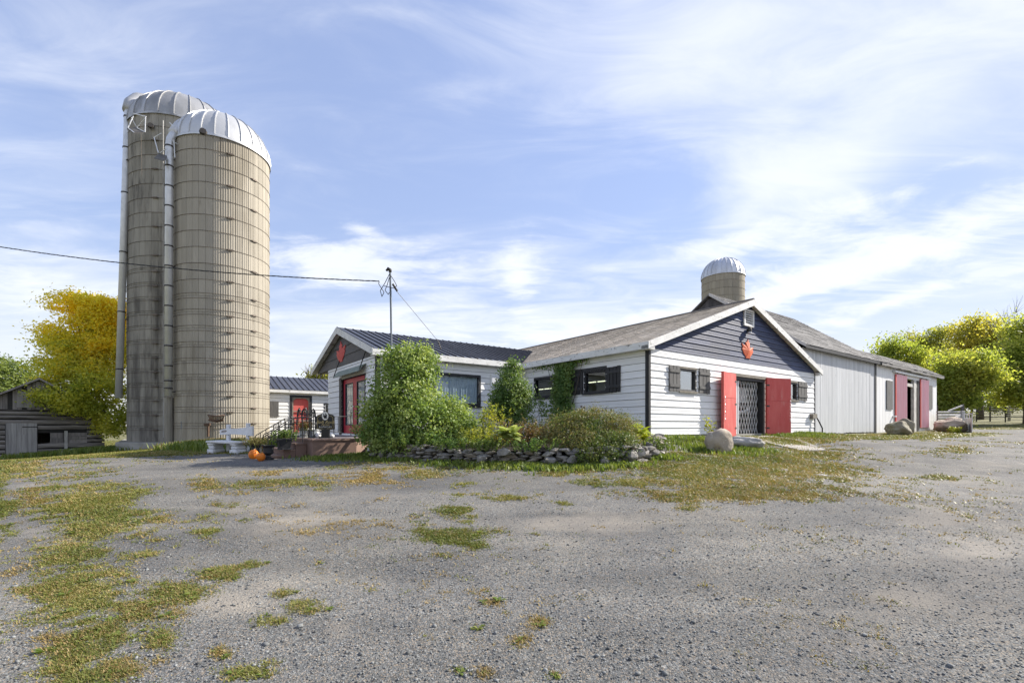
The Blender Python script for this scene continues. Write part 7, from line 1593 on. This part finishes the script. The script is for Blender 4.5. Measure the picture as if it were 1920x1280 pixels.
# ------------------------------------------------------------------ turf and loose gravel
def scatter_turf():
    rng = np.random.default_rng(77); 
    def sample(n, dmin, dmax, power):
        d = dmin * (dmax / dmin) ** (rng.uniform(0, 1, n) ** power); r = rng.uniform(-1.16, 1.16, n); return r * d, d
    XY = [sample(260000, 2.3, 8, 1.0), sample(230000, 7, 22, 1.0), sample(60000, 20, 46, 1.0)]
    outg = {'turf': [], 'turf_dry': []}
    for x, y in XY:
        z = ground_z(x, y); g, dr, du = covers(x, y, z); u = (x - AX) * RX[0] + (y - AY) * RX[1]; v = (x - AX) * LY[0] + (y - AY) * LY[1]
        inside = ((u > -.1) & (v > -.05)) | ((u > -6.3) & (v > 6)) | ((u > -9.4) & (u < -6) & (v > 4.5))
        keep = (g > .12) & (rng.uniform(0, 1, len(x)) < np.clip((g - .08) * 1.0, 0, .8) ** 1.5) & ~inside
        x, y, z, dr = x[keep], y[keep], z[keep], dr[keep]; isd = rng.uniform(0, 1, len(x)) < dr
        for nm, mk in (('turf', ~isd), ('turf_dry', isd)): outg[nm].append(np.stack([x[mk], y[mk], z[mk]], 1))
    for nm, lab in (('turf', 'short green turf and weeds growing through the gravel'), ('turf_dry', 'dry orange-brown weeds growing through the gravel')):
        P = np.concatenate(outg[nm]); per = 7; k = len(P) * per; B_ = np.repeat(P, per, 0); d = B_[:, 1]
        h = (.006 + .0023 * np.minimum(d, 16)) * rng.uniform(.3, 1.5, k); a = rng.uniform(0, 6.28, k); sp = .012 + .0045 * np.minimum(d, 30)
        B_ = B_ + np.stack([rng.normal(size=k) * sp, rng.normal(size=k) * sp, np.full(k, -.004)], 1); ln = h * rng.uniform(.3, 2.2, k); wd = (.0022 + .0009 * np.minimum(d, 24)) * rng.uniform(.6, 1.5, k)
        tip = B_ + np.stack([np.cos(a) * ln, np.sin(a) * ln, h], 1); s_ = np.stack([-np.sin(a) * wd, np.cos(a) * wd, 0 * a], 1)
        V = np.stack([B_ - s_, B_ + s_, tip], 1).reshape(-1, 3); o = link(nm, npmesh(nm, V, np.arange(3 * k).reshape(-1, 3)), nm); tag(o, lab, 'grass', kind='stuff'); print(nm, k)
scatter_turf()
def scatter_rosettes():
    """broad-leaved weeds and dead stalks among the turf"""
    rng = np.random.default_rng(99); n = 26000; d = 2.4 * (16 / 2.4) ** rng.uniform(0, 1, n); x = rng.uniform(-1.15, 1.15, n) * d; z = ground_z(x, d); g, dr, du = covers(x, d, z)
    u = (x - AX) * RX[0] + (d - AY) * RX[1]; v = (x - AX) * LY[0] + (d - AY) * LY[1]
    keep = (g > .3) & (rng.uniform(0, 1, n) < (g - .2) * .55) & ~((u > -9.4) & (v > 4.4)) & ~((u > -.1) & (v > -.05)); x, y, z = x[keep], d[keep], z[keep]; n = len(x); per = 8
    B_ = np.repeat(np.stack([x, y, z], 1), per, 0); k = len(B_); a = rng.uniform(0, 6.28, k); L = np.repeat(rng.lognormal(math.log(.026), .45, n), per) * rng.uniform(.6, 1.2, k); L = np.minimum(L, .07); w = L * .24; up = rng.uniform(.15, .7, k)
    dv = np.stack([np.cos(a), np.sin(a), up], 1); sv = np.stack([-np.sin(a), np.cos(a), 0 * a], 1)
    V = np.stack([B_, B_ + dv * (L * .55)[:, None] + sv * w[:, None], B_ + np.stack([np.cos(a), np.sin(a), up * .5], 1) * L[:, None], B_ + dv * (L * .55)[:, None] - sv * w[:, None]], 1).reshape(-1, 3)
    i = np.arange(k) * 4; o = link('broadleaf_weeds', npmesh('broadleaf_weeds', V, np.stack([i, i + 1, i + 2, i + 3], 1)), 'weed_leaf'); tag(o, 'small broad-leaved weeds scattered among the yard turf', 'weeds', kind='stuff')
    m_ = rng.uniform(0, 1, n) < .35; P = np.stack([x, y, z], 1)[m_]; per = 3; B_ = np.repeat(P, per, 0) + rng.normal(size=(len(P) * per, 3)) * np.array([.03, .03, 0]); k = len(B_); a = rng.uniform(0, 6.28, k); h = rng.uniform(.03, .11, k); ln = h * rng.uniform(.1, .9, k)
    T_ = B_ + np.stack([np.cos(a) * ln, np.sin(a) * ln, h], 1); s_ = np.stack([-np.sin(a), np.cos(a), 0 * a], 1) * .0016
    o = link('dead_stalks', npmesh('dead_stalks', np.stack([B_ - s_, B_ + s_, T_], 1).reshape(-1, 3), np.arange(3 * k).reshape(-1, 3)), 'turf_dry'); tag(o, 'thin dead weed stalks standing in the yard turf', 'weeds', kind='stuff')
scatter_rosettes()
def scatter_gravel():
    rng = np.random.default_rng(5); n = 42000
    d = 2.2 * (8.0 / 2.2) ** (rng.uniform(0, 1, n) ** 1.0); x = rng.uniform(-1.15, 1.15, n) * d; z = ground_z(x, d); g, dr, du = covers(x, d, z); keep = (g < .45) & (rng.uniform(0, 1, n) > du * .6); x, y, z = x[keep], d[keep], z[keep]; n = len(x)
    bm = bmesh.new(); bmesh.ops.create_icosphere(bm, subdivisions=1, radius=1); IV = np.array([v.co[:] for v in bm.verts]); bm.faces.ensure_lookup_table(); IF = np.array([[v.index for v in f.verts] for f in bm.faces]); bm.free()
    IV = IV[:12]; bm = bmesh.new(); bmesh.ops.create_icosphere(bm, subdivisions=1, radius=1); bm.free()
    # plain icosahedron
    t = (1 + 5 ** .5) / 2; IV = np.array([(-1, t, 0), (1, t, 0), (-1, -t, 0), (1, -t, 0), (0, -1, t), (0, 1, t), (0, -1, -t), (0, 1, -t), (t, 0, -1), (t, 0, 1), (-t, 0, -1), (-t, 0, 1)]) / 1.9
    IF = np.array([(0, 11, 5), (0, 5, 1), (0, 1, 7), (0, 7, 10), (0, 10, 11), (1, 5, 9), (5, 11, 4), (11, 10, 2), (10, 7, 6), (7, 1, 8), (3, 9, 4), (3, 4, 2), (3, 2, 6), (3, 6, 8), (3, 8, 9), (4, 9, 5), (2, 4, 11), (6, 2, 10), (8, 6, 7), (9, 8, 1)])
    s = rng.lognormal(math.log(.0042), .45, n); s = np.clip(s, .002, .022); J = IV[None] * (1 + rng.normal(size=(n, 12, 1)) * .16) * s[:, None, None] * np.stack([rng.uniform(.8, 1.5, n), rng.uniform(.7, 1.1, n), rng.uniform(.45, .8, n)], 1)[:, None, :]
    a = rng.uniform(0, 6.28, n); c, si = np.cos(a)[:, None], np.sin(a)[:, None]; V = np.stack([J[..., 0] * c - J[..., 1] * si + x[:, None], J[..., 0] * si + J[..., 1] * c + y[:, None], J[..., 2] + z[:, None] + s[:, None] * .25], 2).reshape(-1, 3)
    F_ = (IF[None] + (np.arange(n) * 12)[:, None, None]).reshape(-1, 3); o = link('gravel', npmesh('gravel', V, F_), 'gravel_stone'); tag(o, 'loose grey gravel stones scattered over the yard', 'gravel', kind='stuff')
M('gravel_stone', (.135, .139, .136), (.212, .217, .210), 30, rough=.9, bump=.3, bscale=120, rnd=.55, island=True)
scatter_gravel()
